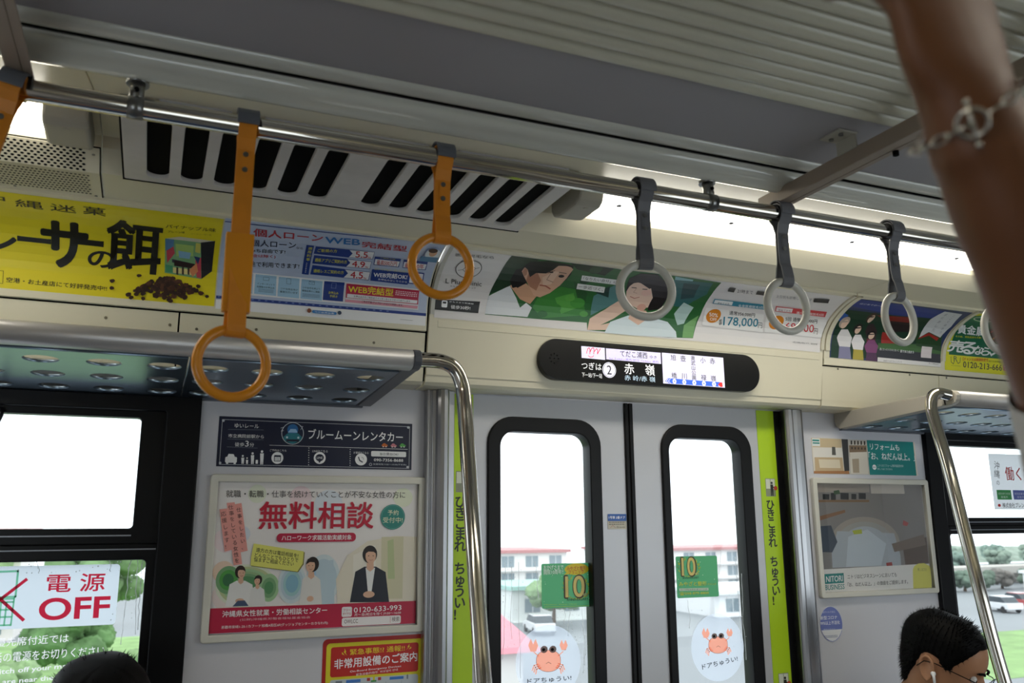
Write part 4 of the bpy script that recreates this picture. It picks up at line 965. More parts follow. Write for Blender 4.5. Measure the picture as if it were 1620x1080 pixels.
  ('L','picture_print','5a3a34',[(85.9,119.8),(92.7,123.6),(99.9,118.7)],0.9),
  ('T',LT,'2c2c30','ドアちゅうい!',34,44.8,124.9,20.1,-1.5,18.9,1,0),
 ],
 'smalldoor': [
  ('R','sheet','2f5fae',0,24,60,45,2),
  ('T',LT,'ffffff','1号車 2番ドア',3.7,30.8,51.9,-0.6,0.2,8.4,1,0),
  ('R',LT,'6a665c',3.6,19.2,9.1,21.5,0),
  ('R',LT,'6a665c',11.1,19.2,13.7,21.5,0),
  ('R',LT,'6a665c',15,19.2,19,21.5,0),
  ('R',LT,'6a665c',20.5,19.2,23.5,21.5,0),
  ('R',LT,'6a665c',24.9,19.2,28.7,21.5,0),
  ('R',LT,'6a665c',30.3,19.2,36.2,21.5,0),
  ('R',LT,'6a665c',38.2,19.2,43.1,21.5,0),
  ('R',LT,'6a665c',44.9,19.2,47.8,21.5,0),
  ('R',LT,'6a665c',49.1,19.2,53.1,21.5,0),
  ('R',LT,'6a665c',3.6,13.3,9.4,15.6,0),
  ('R',LT,'6a665c',11.4,13.3,15.9,15.6,0),
  ('R',LT,'6a665c',17.6,13.3,23.5,15.6,0),
  ('R',LT,'6a665c',25.6,13.3,29.1,15.6,0),
  ('R',LT,'6a665c',30.5,13.3,34.2,15.6,0),
  ('R',LT,'6a665c',35.7,13.3,38.1,15.6,0),
  ('R',LT,'6a665c',39.3,13.3,43.8,15.6,0),
  ('R',LT,'6a665c',45.5,13.3,51.2,15.6,0),
  ('R',LT,'6a665c',53.3,13.3,54,15.6,0),
  ('L',LT,'b04038',[(7.2,4.3),(15.5,11.5),(23.5,3.6)],0.7),
  ('T',LT,'5a584e','ゆいレール',27.7,2.2,26.3,0,0,7.8,0,0),
 ],
 'display': [
  ('P','screen','e8e4fa',[(0.9,98.1),(75.9,97.9),(76.2,61.1),(1.3,61.9)]),
  ('L','screen','d8324a',[(17.2,76.5),(21.1,90.8),(25.9,94.7),(28.3,89.1),(27.4,75.9)],2.2),
  ('L','screen','d8324a',[(29,82.6),(33.5,92.6),(39.3,95.7),(41.7,89.7),(39.9,76.3)],2.2),
  ('L','screen','d8324a',[(42.3,84.4),(49.2,93.8),(53,89.6),(51.6,77.2),(61.9,94.7)],2.2),
  ('L','screen','d8324a',[(22.3,69.9),(28.7,65.9),(36.7,67.8),(39.2,71.9)],2),
  ('P','screen','e4def8',[(79.5,97.3),(261.2,97.3),(261.4,61.8),(79.8,63.2)]),
  ('T',LT,'26242c','てだこ浦西',125.5,75.1,90.4,-0.2,-0.2,19.7,1,0),
  ('T',LT,'26242c','ゆき',224.1,76.8,23.5,0.2,-0.3,9.6,0,0),
  ('T',LT,'8a78d8','for Tedako浦西/前往 Tedako 浦西',88.9,63.8,164,-0.2,-0.3,7.5,0,0),
  ('T',LT,'ffffff','つぎは',0.3,28.3,63.4,-0.6,0.1,21.8,0,0),
  ('T',LT,'ffffff','下一站/下一站',0.3,3.9,64.3,-0.1,0.4,13.9,0,0),
  ('E','screen','f4f2ff',88.2,30.8,21.9,23.9),
  ('E','screen','16141c',88.2,30.8,20.1,22.1),
  ('E','screen','f4f2ff',88.2,30.8,18.7,20.8),
  ('T',LT,'16141c','2',80.9,17.1,14.7,0,0,27.5,1,0),
  ('T',LT,'ffffff','赤',138,23,31.6,-0.5,-0.6,32.7,1,0),
  ('T',LT,'ffffff','嶺',206.9,22.8,31.6,-0.1,-0.6,33.7,1,0),
  ('T',LT,'c8e0f0','赤 岭/赤 嶺',137.3,2.3,101.8,0.2,-0.1,17,0,0),
  ('P','screen','e8e4fa',[(265.2,98.1),(482,98),(482.5,0),(265.8,0.7)]),
  ('T',LT,'3a3840','旭',295.3,76,18.1,0.3,-0.6,18.6,1,0),
  ('T',LT,'3a3840','橋',295.6,18.9,18.1,0,-0.6,18.5,1,0),
  ('T',LT,'3a3840','壺',329.2,75.4,18.4,0.3,-0.6,18.7,1,0),
  ('T',LT,'3a3840','川',329.9,18.9,18.4,0,-0.6,18.7,1,0),
  ('T',LT,'3a3840','小',398.9,74.8,18.9,0.3,-0.6,19,1,0),
  ('T',LT,'3a3840','禄',398.5,18.7,18.9,0,-0.6,18.9,1,0),
  ('T',LT,'3a3840','赤',432.7,74.5,19.2,0.3,-0.5,19.1,1,0),
  ('T',LT,'3a3840','嶺',432.7,18.2,19.2,0,-0.5,19.1,1,0),
  ('T',LT,'3a3840','奥',364.7,80.2,16.4,0.2,-0.2,16.4,1,1),
  ('T',LT,'3a3840','武',364.9,64.6,16.4,0.2,-0.2,16.4,1,1),
  ('T',LT,'3a3840','山',365,49.1,16.4,0.2,-0.2,16.4,1,1),
  ('T',LT,'3a3840','公',365.2,33.5,16.4,0.2,-0.2,16.4,1,1),
  ('T',LT,'3a3840','園',365.3,17.9,16.4,0.2,-0.2,16.4,1,1),
  ('P','screen','3f6ff0',[(272,8.4),(281.6,18.2),(470.7,16.8),(457.6,7.5),(460.4,1.8),(282.1,2)]),
  ('E','screen','f4f2ff',304.4,9.6,6.5,7.9),
  ('T',LT,'3f6ff0','・',302.3,7.4,4.2,0,0,4.4,0,0),
  ('E','screen','f4f2ff',338.3,9.5,6.6,7.9),
  ('T',LT,'3f6ff0','・',336.2,7.3,4.2,0,0,4.5,0,0),
  ('E','screen','f4f2ff',373.2,9.4,6.7,8),
  ('T',LT,'3f6ff0','・',371.1,7.2,4.3,0,0,4.5,0,0),
  ('E','screen','f4f2ff',407.1,9.2,6.8,8.1),
  ('T',LT,'3f6ff0','・',405,7,4.3,0,0,4.5,0,0),
  ('E','screen','f4f2ff',443.1,9.1,6.9,8.1),
  ('T',LT,'3f6ff0','・',440.9,6.9,4.4,0,0,4.6,0,0),
  ('L','screen','e8e4fa',[(283.1,16.4),(276.4,9.1),(283.6,2.5)],2),
  ('L','screen','e8e4fa',[(290.1,16.3),(283.4,9),(290.6,2.4)],2),
  ('P','screen','d8302c',[(457,8.4),(465.4,16.5),(472.9,16.4),(474.4,2.5),(466.9,1.2)]),
 ],
 'off': [
  ('L','phone_print','90dcb4',[(49.4,124.3),(108.8,125),(109.5,69.5),(49.7,68.8),(49.4,124.3)],4.5),
  ('L','phone_print','90dcb4',[(49,64.6),(107.2,65.2)],3.6),
  ('L','phone_print','90dcb4',[(49.2,58.2),(107.4,58.3)],3.6),
  ('L','phone_print','90dcb4',[(48.6,9.1),(106.3,8.9)],3.6),
  ('L','phone_print','90dcb4',[(48.2,66.3),(48.6,8.2)],3.6),
  ('L','phone_print','90dcb4',[(107.1,66.9),(106.3,8.1)],3.6),
  ('L','phone_print','90dcb4',[(58.7,59.3),(59,8.7)],3.6),
  ('L','phone_print','90dcb4',[(70,59.1),(70.3,8.4)],3.6),
  ('L','phone_print','90dcb4',[(81.3,58.8),(81.7,8)],3.6),
  ('L','phone_print','90dcb4',[(92.7,58.6),(92.3,8.5)],3.6),
  ('L','phone_print','90dcb4',[(48.7,42.5),(107,41.9)],3.6),
  ('L','phone_print','90dcb4',[(49,27.1),(106.6,26.3)],3.6),
  ('L',LT,'e8304c',[(29.2,22.5),(128.2,106.1)],7),
  ('L',LT,'e8304c',[(31.6,106.9),(130.9,18.7)],7),
  ('T',LT,'e8304c','電 源',171.6,75.8,127.9,0,0,40.9,1,0),
  ('T',LT,'e8304c','OFF',161.7,15.1,153.7,0.5,-0.9,49.1,2,0),
  ('T',LT,'e8e4ea','優先席付近では',78.7,-36.8,152.7,2.4,-0.5,18.8,0,0),
  ('T',LT,'e8e4ea','携帯電話の電源をお切りください',18.9,-71,292.8,4.6,-0.3,20.9,0,0),
  ('T',LT,'e8e4ea','Please switch off your mobile phone',11.4,-100.2,313.1,9.8,-0.2,14,1,0),
  ('T',LT,'e8e4ea','when you are near the priority seats',11.7,-120.4,314.1,6.4,-0.2,13.2,1,0),
 ],
 'work': [
  ('T',LT,'4a4648','沖',19.8,138,29.4,-4.7,4.7,29.4,0,1),
  ('T',LT,'4a4648','縄',15.1,108.6,29.4,-4.7,4.7,29.4,0,1),
  ('T',LT,'4a4648','の',21.6,82.7,18.8,-2.1,2.1,18.8,0,1),
  ('T',LT,'d83a38','働く',74.1,99.5,79.9,0,0,46.9,1,0),
  ('T',LT,'d8807a','を応援',167.3,97.5,91.7,0,0,15.1,0,0),
  ('R','text_panel','4aa05c',19.6,33.6,91.8,66.3,0),
  ('R','text_panel','6a74b8',101.6,33.9,175.1,66.3,0),
  ('R','text_panel','c86a50',185.7,34.1,260.3,66.4,0),
  ('T',LT,'e8f4e8','就労移行支援',26.7,50,59.3,0,0,7.6,0,0),
  ('T',LT,'e8f4e8','事業所',37.6,38.4,34.8,0,0,7.7,0,0),
  ('T',LT,'e8e8f8','就労定着支援',108.8,50.2,60.2,0,0,7.6,0,0),
  ('T',LT,'e8e8f8','事業所',119.8,38.6,36,0,0,7.6,0,0),
  ('E',LT,'d83a38',24.5,13.9,7.3,4.9),
  ('T',LT,'2c2a2c','株式会社プレンティー',40.7,5.9,156,0,0,16.9,1,0),
 ],
 'yellow': [
  ('T',LT,'3a3410','沖',152.3,207.8,45.3,0,0,27.1,1,0),
  ('T',LT,'3a3410','縄',215.9,202.9,51.7,0,0,25.2,1,0),
  ('T',LT,'3a3410','迷',280.8,203.4,49.8,0,0,24,1,0),
  ('T',LT,'3a3410','菓',343.7,205.3,44.7,0,0,27.4,1,0),
  ('T',LT,'1a160c','シ',143.3,77.8,68.4,0,0,51.7,4,0),
  ('T',LT,'1a160c','ー',215.3,108.9,64.2,0,0,11.7,5,0),
  ('T',LT,'1a160c','サ',263.5,60.4,86.4,0,0,110,3.4,0),
  ('T',LT,'1a160c','ー',331.3,115.7,52.6,0,0,14.3,5,0),
  ('T',LT,'1a160c','の',355,66.7,53.1,0,0,37.2,3,0),
  ('T',LT,'1a160c','餌',392.6,63.9,109.9,0,0,133.3,2.6,0),
  ('T',LT,'2c260c','パイナップル味',510.2,190.4,106,5.6,-0,13.4,0,0),
  ('T',LT,'3a340c','プレーン味',515.3,177,35.6,2.6,-0.1,6.7,0,0),
  ('T',LT,'b8a428','シークヮーサー味',564.5,178.9,43.8,3.1,-0.1,5.8,0,0),
  ('T',LT,'2c260c','空港・お土産店にて好評発売中!!',198.7,13.5,198.9,0,0,11.2,1,0),
  ('L',LT,'3a340c',[(168.9,37.6),(191.8,37.6),(192.4,9.9),(168.6,9.9)],0.8),
  ('P','product_box_print','d8d2b8',[(511.3,158.3),(541.1,168.2),(617.9,166.8),(587.3,157.7)]),
  ('P','product_box_print','26262a',[(586.7,157.6),(617.8,167.7),(618.1,83.1),(596.1,61.9)]),
  ('P','product_box_print','7fae7c',[(510.4,158.2),(587.3,157.7),(596.7,61.9),(515.5,68.6)]),
  ('P','product_box_print','5a86b0',[(511.4,157.1),(529.9,157.1),(530.1,129.9),(514,123.8)]),
  ('P','product_box_print','c84a58',[(515.5,124),(529.6,137.6),(533.9,119.1),(519.1,92.5)]),
  ('P','product_box_print','d0c860',[(576.9,154.8),(587,154.3),(588.4,126.3),(577.4,128.7)]),
  ('P','product_box_print','3a3a48',[(528.9,104),(583.2,96.5),(580.7,89.2),(529.6,95.4)]),
  ('P','product_box_print','e8d890',[(532.6,83.7),(581.3,82.4),(582.4,69.1),(533.6,70.5)]),
  ('P','product_box_print','301c1c',[(533.7,101),(578.5,97.6),(577.9,85.5),(534.7,87.4)]),
  ('P','product_box_print','c84a58',[(579.3,106.7),(591.5,115.5),(595.9,63.9),(585.9,64.5)]),
  ('P','product_box_print','2c3a6a',[(575.3,117.1),(589.4,115.3),(586.3,96.8)]),
  ('P','product_box_print','4a9a70',[(515.8,88.7),(531.7,87.1),(532.4,70.4),(517.1,70.4)]),
  ('P','product_box_print','e09060',[(567.5,80.8),(582.9,99.9),(587.7,79.7),(576.5,65.2)]),
  ('P','product_box_print','a8c870',[(533.6,145.9),(573,145.7),(573.8,117),(537.4,112.4)]),
  ('P','product_box_print','88b4d0',[(540.9,127.6),(568.5,125.5),(566.8,108.8),(543.7,109.5)]),
  ('P','product_box_print','40302a',[(539.5,85.2),(543.8,85),(545.2,66.5),(540.8,67.4)]),
  ('P','product_box_print','40302a',[(551.6,86.6),(555.9,86.4),(557.4,67.8),(553,68.6)]),
  ('P','product_box_print','40302a',[(563.8,88),(568.1,87.8),(569.7,69.1),(565.3,70)]),
  ('P','snack_print','4a2a1a',[(526.3,11.4),(522.9,7.4),(518.5,4.6),(514.1,8.3),(514.1,12.8),(517.7,15.3),(523.5,15.3)]),
  ('P','snack_print','3a2014',[(564.5,43.6),(562.4,40.2),(559.2,40),(555.9,41.2),(556,44.1),(558.6,46.6),(562.6,46.5)]),
  ('P','snack_print','4a2a1a',[(512.5,48.9),(510.5,45.1),(506.5,44.4),(503.2,45.9),(503.2,49.7),(505.9,51.9),(510.3,52.5)]),
  ('P','snack_print','2e1810',[(491.9,35.8),(490.8,31.2),(486.8,30.1),(481.9,32.3),(482.7,36.8),(485.8,40.3),(490,39.7)]),
  ('P','snack_print','4a2a1a',[(530.9,29.9),(529.1,26.9),(525.6,26.1),(522.2,27.4),(521.8,30.7),(525.1,32.8),(528.9,33)]),
  ('P','snack_print','5c3622',[(469.5,26),(467,20.9),(462.8,20.1),(457.5,22.8),(457.3,27.5),(461.6,31),(466.4,29.8)]),
  ('P','snack_print','3a2014',[(541.7,40),(540,35.4),(534.1,33.8),(530.1,36.5),(527.8,41.6),(533.1,44.8),(538.7,43.6)]),
  ('P','snack_print','5c3622',[(540.1,27.8),(537.7,23.3),(533.1,22.2),(528.2,24.3),(528.8,29.3),(532.1,32.2),(536.5,31.6)]),
  ('P','snack_print','5c3622',[(509.8,22.7),(508.3,19.4),(503.8,17.4),(500.2,19.6),(499.4,23.5),(503.3,25.7),(507.8,26.4)]),
  ('P','snack_print','3a2014',[(510,19.5),(507.8,15.7),(502.6,13.3),(499,15.9),(498.8,20.6),(501.8,22.9),(507,22.6)]),
  ('P','snack_print','3a2014',[(616.8,22.3),(614.7,19.2),(611.1,17.8),(608.5,20),(607.3,22.9),(610.4,25.9),(614.5,25.4)]),
  ('P','snack_print','5c3622',[(448.8,11.9),(447.5,8.5),(443.9,8.1),(440.7,9.5),(441.1,12.5),(443.5,15),(447.4,15.1)]),
  ('P','snack_print','4a2a1a',[(486.1,36.2),(483.7,32.2),(479.9,31.5),(475.8,33.3),(476.3,37.1),(479.3,40.1),(483,39.2)]),
  ('P','snack_print','5c3622',[(516.6,50),(514.8,46.1),(510.9,45.3),(506.7,46.7),(507.7,51.1),(510.3,54.6),(515.1,53.1)]),
  ('P','snack_print','2e1810',[(581.6,28.1),(579.6,24.8),(574.7,23.2),(570.3,24.8),(569.9,28.6),(573.9,32.2),(579,31)]),
  ('P','snack_print','3a2014',[(479.4,34.4),(477.8,31.3),(474.4,30.6),(471.2,32.1),(471.6,35.3),(474.1,36.9),(477.6,36.4)]),
  ('P','snack_print','2e1810',[(514.2,38.6),(513.1,34.1),(507.7,33.2),(502.9,34.8),(503.7,39.8),(506.6,44),(512.6,42.1)]),
  ('P','snack_print','4a2a1a',[(641.7,9.9),(641.2,7.3),(637,5),(633.7,7.5),(634.2,10.6),(636.5,12.5),(640.1,12.7)]),
  ('P','snack_print','4a2a1a',[(526.7,33.7),(523.8,29.6),(518.9,27.8),(513.8,30.2),(515.2,34.9),(518.3,38.2),(523.2,38)]),
  ('P','snack_print','5c3622',[(508.1,35.5),(507.1,30.6),(501.5,29.8),(497.8,32.5),(497,36.8),(500.8,40.8),(506,39.5)]),
  ('P','snack_print','4a2a1a',[(448.8,11.3),(447.9,7.7),(442.9,5.8),(440,8.1),(438.9,12.2),(442.2,15),(447.2,14.5)]),
  ('P','snack_print','5c3622',[(511.7,27.5),(509.7,23.3),(504.4,21.8),(500,24.2),(500.9,28.2),(503.9,30.7),(509.1,31.1)]),
  ('P','snack_print','2e1810',[(561.3,37),(559.9,34.1),(555.6,31.7),(552.3,34.2),(552.6,38.2),(555,40.8),(558.7,40.6)]),
  ('P','snack_print','4a2a1a',[(525.6,48.1),(523.3,43.6),(519.1,42.1),(514.3,45),(515.1,48.8),(518.4,51.4),(523,52.4)]),
  ('P','snack_print','2e1810',[(510.6,37.9),(510.1,34.7),(506.1,33.1),(503.6,35.8),(502.3,38.7),(505.6,41.2),(509.7,40.8)]),
  ('P','snack_print','2e1810',[(535.1,31.7),(533.9,28.7),(530.1,28.2),(526.8,29.3),(526.8,32.6),(529.6,34.2),(533.5,34.5)]),
  ('P','snack_print','4a2a1a',[(536.1,11.1),(533.8,7.6),(529.1,5.8),(525.1,8),(524.9,12.2),(528,15.7),(532.6,14.4)]),
  ('P','snack_print','4a2a1a',[(527.8,45.2),(525.9,40.8),(521.4,39),(516.4,41.3),(516.3,46.1),(520.6,49.1),(526,49.6)]),
  ('P','snack_print','2e1810',[(535.9,35.1),(534.1,30.4),(528.8,29.4),(523.9,31.5),(523.2,36.3),(528,39),(533.7,38.8)]),
  ('P','snack_print','5c3622',[(541.1,50.8),(540.3,48.1),(536.5,46.9),(533.2,48),(532,51.7),(535.9,54.2),(539.7,53.7)]),
  ('P','snack_print','4a2a1a',[(475.2,22.3),(473.2,18.7),(469.7,18),(466.7,19.8),(466.6,23.3),(469.3,25),(473.2,24.9)]),
  ('P','snack_print','2e1810',[(522.3,55.7),(521.6,52),(516.1,50.4),(512.1,52.7),(511.1,56.5),(515.4,60.4),(520.8,59.3)]),
  ('P','snack_print','4a2a1a',[(545.7,19.2),(544.5,15.2),(539.5,14.4),(536.1,15.9),(534.2,20),(538.5,23),(543.7,23.4)]),
  ('P','snack_print','3a2014',[(534.1,49.8),(533.4,45.5),(528.1,43.8),(523.2,46.4),(522.7,51),(527,54.4),(532,53.2)]),
  ('P','snack_print','3a2014',[(530.5,36.9),(529.6,33.5),(525.7,32.1),(522.8,34),(522.5,38),(525.3,40.8),(529.4,40.6)]),
  ('P','snack_print','3a2014',[(503.2,15.4),(502.2,11.3),(498.1,9.7),(494,12.6),(493.6,16.4),(497.4,19.6),(501.6,18.6)]),
  ('P','snack_print','3a2014',[(564.8,23.2),(563,18.4),(557.7,17.7),(553.1,19.4),(553.6,24.1),(557.1,28.6),(563.3,27.8)]),
  ('P','snack_print','5c3622',[(490.9,23.2),(489.9,19.7),(486.1,18.7),(482.3,20.3),(482.2,24.1),(485.4,27.4),(489.4,25.9)]),
  ('P','snack_print','3a2014',[(551.2,49.7),(548.4,44.8),(543.4,43.6),(539.9,46.4),(539.4,50.5),(542.9,54.4),(547.5,54)]),
  ('P','snack_print','4a2a1a',[(550.4,22.1),(548,18.9),(544,16.5),(540.1,19.4),(539.5,22.8),(543.6,26.4),(548.3,24.8)]),
  ('P','snack_print','2e1810',[(506.1,28.7),(503.1,24.3),(498.8,22.4),(493.6,25.3),(494.5,29.8),(497.8,33.5),(503.2,32.2)]),
  ('P','snack_print','2e1810',[(547.9,49.3),(545.8,43.7),(540.7,43),(536.7,45.2),(534.8,50.2),(540,53.3),(544.9,54.1)]),
  ('P','snack_print','2e1810',[(527.8,41.2),(526.3,36.2),(521.7,35.1),(516,37.5),(515.9,42.3),(521,45.2),(526.5,45.4)]),
  ('P','snack_print','4a2a1a',[(568.5,39.6),(567.5,36),(563.4,34.6),(560.9,36.9),(560.4,40.4),(562.9,42.4),(567.1,42)]),
  ('P','snack_print','5c3622',[(508.1,49.3),(506,45.9),(502.6,44.9),(498.5,46.2),(499.3,49.8),(501.6,53.3),(506,51.8)]),
  ('P','snack_print','3a2014',[(592.6,33.8),(591.7,29.7),(586.4,28.2),(580.9,29.9),(581.3,34.8),(585.7,38.2),(590.5,38.5)]),
  ('P','snack_print','3a2014',[(466.7,17.3),(464.7,14),(461.2,13.6),(457.7,14.7),(457.8,18.2),(460.7,19.9),(464.7,19.7)]),
  ('P','snack_print','2e1810',[(519.3,48.4),(518.6,45.7),(515,44.3),(512.2,46.2),(511.3,49.2),(514.4,51.6),(517.7,50.8)]),
  ('P','snack_print','5c3622',[(557.6,30.7),(556.4,26.2),(551.3,24.9),(547.6,27.7),(546.7,31.7),(550.1,34.8),(555.4,35.3)]),
  ('P','snack_print','2e1810',[(522,19.3),(520.2,15.7),(516.3,14.6),(513.2,16.7),(512.5,19.9),(516,22.4),(519.8,22.2)]),
  ('P','snack_print','2e1810',[(521.6,45.1),(519.1,40.1),(514.6,40.2),(509.9,42),(510.8,46.2),(513.6,50.1),(519.1,48.2)]),
  ('P','snack_print','5c3622',[(534.4,33.5),(532.9,29.6),(528.7,28.7),(524.8,30.2),(525.1,34.6),(528.1,36.7),(533.1,37.1)]),
  ('P','snack_print','2e1810',[(492.6,44.1),(491,41.5),(487.6,39.8),(484.5,41.3),(484.6,44.8),(487.1,47.3),(490.5,46.7)]),
  ('P','snack_print','5c3622',[(538.2,24.5),(536.4,20.5),(531.7,20.1),(527.2,21.6),(527.1,25.2),(530.8,28.4),(535.1,27.6)]),
  ('P','snack_print','5c3622',[(577.2,25.3),(575.8,22.8),(572.1,21.7),(568.4,22.7),(568.3,26),(571.6,28.2),(574.8,27.4)]),
  ('P','snack_print','5c3622',[(522.9,39.1),(521.2,35.1),(515.3,33.6),(509.6,35.2),(510.5,40.1),(514.4,44.8),(520.1,42.8)]),
  ('P','snack_print','3a2014',[(553.1,38.2),(550.4,35.2),(546.7,33.5),(543.5,35.2),(543,39.1),(546.3,42.1),(550.1,41.2)]),
  ('P','snack_print','4a2a1a',[(510.6,48.5),(509.6,44.6),(505.2,43.6),(501.2,45.4),(501.2,49.3),(504.3,52.4),(509.1,51.9)]),
  ('P','snack_print','2e1810',[(527.6,40.5),(526.3,36.8),(521.2,34.3),(517.7,37.4),(516.8,41.9),(520.5,44.9),(525.5,44.5)]),
  ('P','snack_print','5c3622',[(552.4,33.7),(549.9,29.7),(545.8,28.4),(541.9,30.5),(542.4,34.7),(545.3,37.9),(549.8,37.4)]),
  ('P','snack_print','3a2014',[(488.5,41.4),(487.8,38.5),(484.2,37.4),(480.4,38.9),(480.1,42),(483.6,44),(487.6,44.2)]),
  ('P','snack_print','2e1810',[(529.2,38.6),(526.7,35),(521.7,32.7),(517.9,35.4),(517.6,40.1),(520.6,42.9),(525.8,41.8)]),
  ('P','snack_print','3a2014',[(511.6,29.6),(509.5,27.1),(506.5,26.2),(503.8,27.5),(503.9,30),(506,32.1),(509.6,31.9)]),
  ('P','snack_print','3a2014',[(591.1,34.3),(589.5,31.4),(585.4,30.4),(582,31.5),(582.4,34.8),(584.9,37.3),(588.9,37.4)]),
  ('P','snack_print','3a2014',[(471.1,24.6),(469.8,21.9),(465.8,19.6),(463.2,22),(462.2,25.3),(465.1,27.9),(468.7,27.4)]),
  ('P','snack_print','2e1810',[(578.1,38.2),(575.7,34.2),(569.6,32.8),(565.7,34.4),(563.7,39.3),(568.4,42.8),(575,42.7)]),
  ('P','snack_print','4a2a1a',[(540.6,37.6),(539,34.3),(535.8,33),(532.3,35.3),(531.8,38.4),(535.1,41.5),(539.3,40.4)]),
  ('P','snack_print','4a2a1a',[(551.1,50.3),(549.7,47.7),(546.4,46.4),(544.1,47.9),(543.6,50.9),(546,52.9),(549.7,52.7)]),
  ('P','snack_print','5c3622',[(483.6,30.1),(481.7,25.1),(476.7,25),(471.3,26.3),(471,31.3),(475.8,34.3),(481.2,34.8)]),
  ('P','snack_print','2e1810',[(510.3,42.7),(509.7,39.7),(505.2,38.2),(502.3,39.8),(501.3,44),(504.6,45.6),(508.3,45.7)]),
  ('P','snack_print','4a2a1a',[(483.1,37.1),(481.7,33.9),(478.2,32.3),(474.8,34.2),(474.4,38),(477.5,40.5),(481,40)]),
  ('P','snack_print','5c3622',[(533.4,43.6),(531.7,40.2),(527,38),(524.2,40.6),(522.9,44.4),(526.6,46.6),(530.6,47.3)]),
  ('P','snack_print','2e1810',[(523.4,30.6),(521.9,27.7),(518.6,26),(515.4,28.5),(515.9,31.5),(518.3,33.5),(521.5,33.7)]),
  ('P','snack_print','3a2014',[(526.2,43),(525.6,40.5),(521.9,39.7),(519.6,41),(518.2,43.6),(521.6,45.4),(524.5,46.1)]),
  ('P','snack_print','5c3622',[(580.2,31.5),(577.8,28.1),(573.5,25.9),(569.5,28.5),(570.2,32.1),(572.8,35.5),(578,34.4)]),
  ('P','snack_print','4a2a1a',[(555.2,34.8),(554,31.3),(549.7,29.8),(545.6,31.7),(545.7,35.7),(549.3,38.3),(553.9,38.7)]),
  ('P','snack_print','3a2014',[(517.7,52.5),(516.8,49.6),(513.3,48),(510.5,49.8),(510.3,53.7),(512.9,55.9),(516.8,55.7)]),
  ('P','snack_print','4a2a1a',[(557.9,30.8),(556.1,26.5),(551.1,25.2),(546.3,27.1),(547.8,31.5),(550.6,34.2),(555.7,34.3)]),
  ('P','snack_print','3a2014',[(551.6,39.9),(549.3,35.5),(545.6,34.8),(542.1,37.3),(541.8,40.6),(544.7,44.3),(548.7,42.9)]),
  ('P','snack_print','5c3622',[(520.5,50.9),(518.2,46.6),(513.4,45.1),(508.5,46.9),(508.1,51.5),(512.6,55.1),(518.3,54.4)]),
  ('P','snack_print','2e1810',[(524,40.9),(522.5,36.6),(517.1,35),(513.7,37.6),(512.7,41.5),(516.4,44.4),(521.3,44.5)]),
  ('P','snack_print','2e1810',[(530.2,19.5),(529.2,15.9),(524.3,14.8),(520.3,16.4),(519.6,20.2),(523.4,22.8),(528.6,23.5)]),
  ('P','snack_print','2e1810',[(532.5,35.6),(530.9,31.6),(527.3,29.9),(523.5,32.6),(523.5,36.5),(526.6,39.4),(531.3,39.6)]),
  ('P','snack_print','4a2a1a',[(529.6,44.8),(528.5,41.9),(524.3,40.5),(521.8,42.3),(520.2,45.3),(523.8,47.6),(527.5,47.4)]),
  ('P','snack_print','5c3622',[(529.1,43.8),(526.1,39.7),(521,37.5),(517.6,40.2),(515.6,44.3),(520.3,47.4),(526,47.2)]),
  ('P','snack_print','2e1810',[(538,30.5),(537.3,27.5),(533.7,27.4),(531.3,28.4),(530.2,31.5),(533.4,34),(536.8,32.9)]),
  ('P','snack_print','5c3622',[(492.9,36.9),(489.9,33.1),(484.7,31.7),(480.7,33.2),(480.5,37.7),(484.4,41.4),(489.3,40.6)]),
  ('P','snack_print','2e1810',[(522.7,38.8),(520.9,36.1),(517.8,35.3),(514.6,36.5),(515.4,39.3),(517.2,41.7),(520.5,41.5)]),
  ('P','snack_print','4a2a1a',[(583.7,28.4),(581.7,25.3),(578.2,23.6),(575,26),(573.9,29.5),(577.6,31.9),(582,31.4)]),
  ('P','snack_print','4a2a1a',[(516,40.6),(514.9,35.2),(508.6,35.1),(504.6,36.8),(502.7,42),(508.2,45.2),(513.4,44.4)]),
  ('P','snack_print','2e1810',[(494.8,45),(493.8,40),(488.3,39.9),(483.3,41.1),(483.7,46.2),(487.2,49.8),(492.2,49.8)]),
  ('P','snack_print','5c3622',[(494.2,36.3),(492.2,31.2),(487,30.7),(481.7,32.2),(483.1,37.6),(486.4,41.4),(491.6,40.2)]),
  ('P','snack_print','3a2014',[(497.3,34),(495.2,29.6),(490.4,28.7),(486.3,30.7),(487,34.8),(490,36.9),(494.5,37)]),
  ('P','snack_print','5c3622',[(533.8,40.4),(530.7,35.5),(525.7,33.4),(520.7,36.1),(521.1,41.7),(525.1,44.8),(530,44.6)]),
  ('P','snack_print','5c3622',[(555.7,49.2),(554.9,45.7),(550.8,45),(547,46.3),(547.9,49.9),(550.3,53),(554,52.1)]),
  ('P','snack_print','5c3622',[(532.6,40.5),(531.1,36.2),(525.3,34.5),(520.9,37),(521.6,41.4),(524.5,44.6),(529.2,44.8)]),
  ('P','snack_print','4a2a1a',[(527.3,44.8),(525.2,42),(521.8,39.9),(518.4,41.8),(518.7,45.7),(521.2,48.1),(524.9,47.3)]),
  ('P','snack_print','2e1810',[(470.9,20.7),(470.3,18.3),(467.1,16.7),(464.3,18.3),(463.8,21.4),(466.5,23.5),(469.5,23.6)]),
  ('P','snack_print','4a2a1a',[(605.2,29),(601.7,23.8),(596.7,22.6),(592.8,25.4),(590.7,30),(596.2,33.3),(601.1,32.4)]),
  ('P','snack_print','2e1810',[(507.6,43.6),(505.4,40.3),(500.8,39.2),(497.2,40.2),(497.5,44.1),(500.4,47.7),(504.6,47.3)]),
  ('P','snack_print','2e1810',[(554.4,51.3),(553.4,47.6),(548.7,46.6),(544.6,48),(544.7,52.5),(548,55.9),(553,55.2)]),
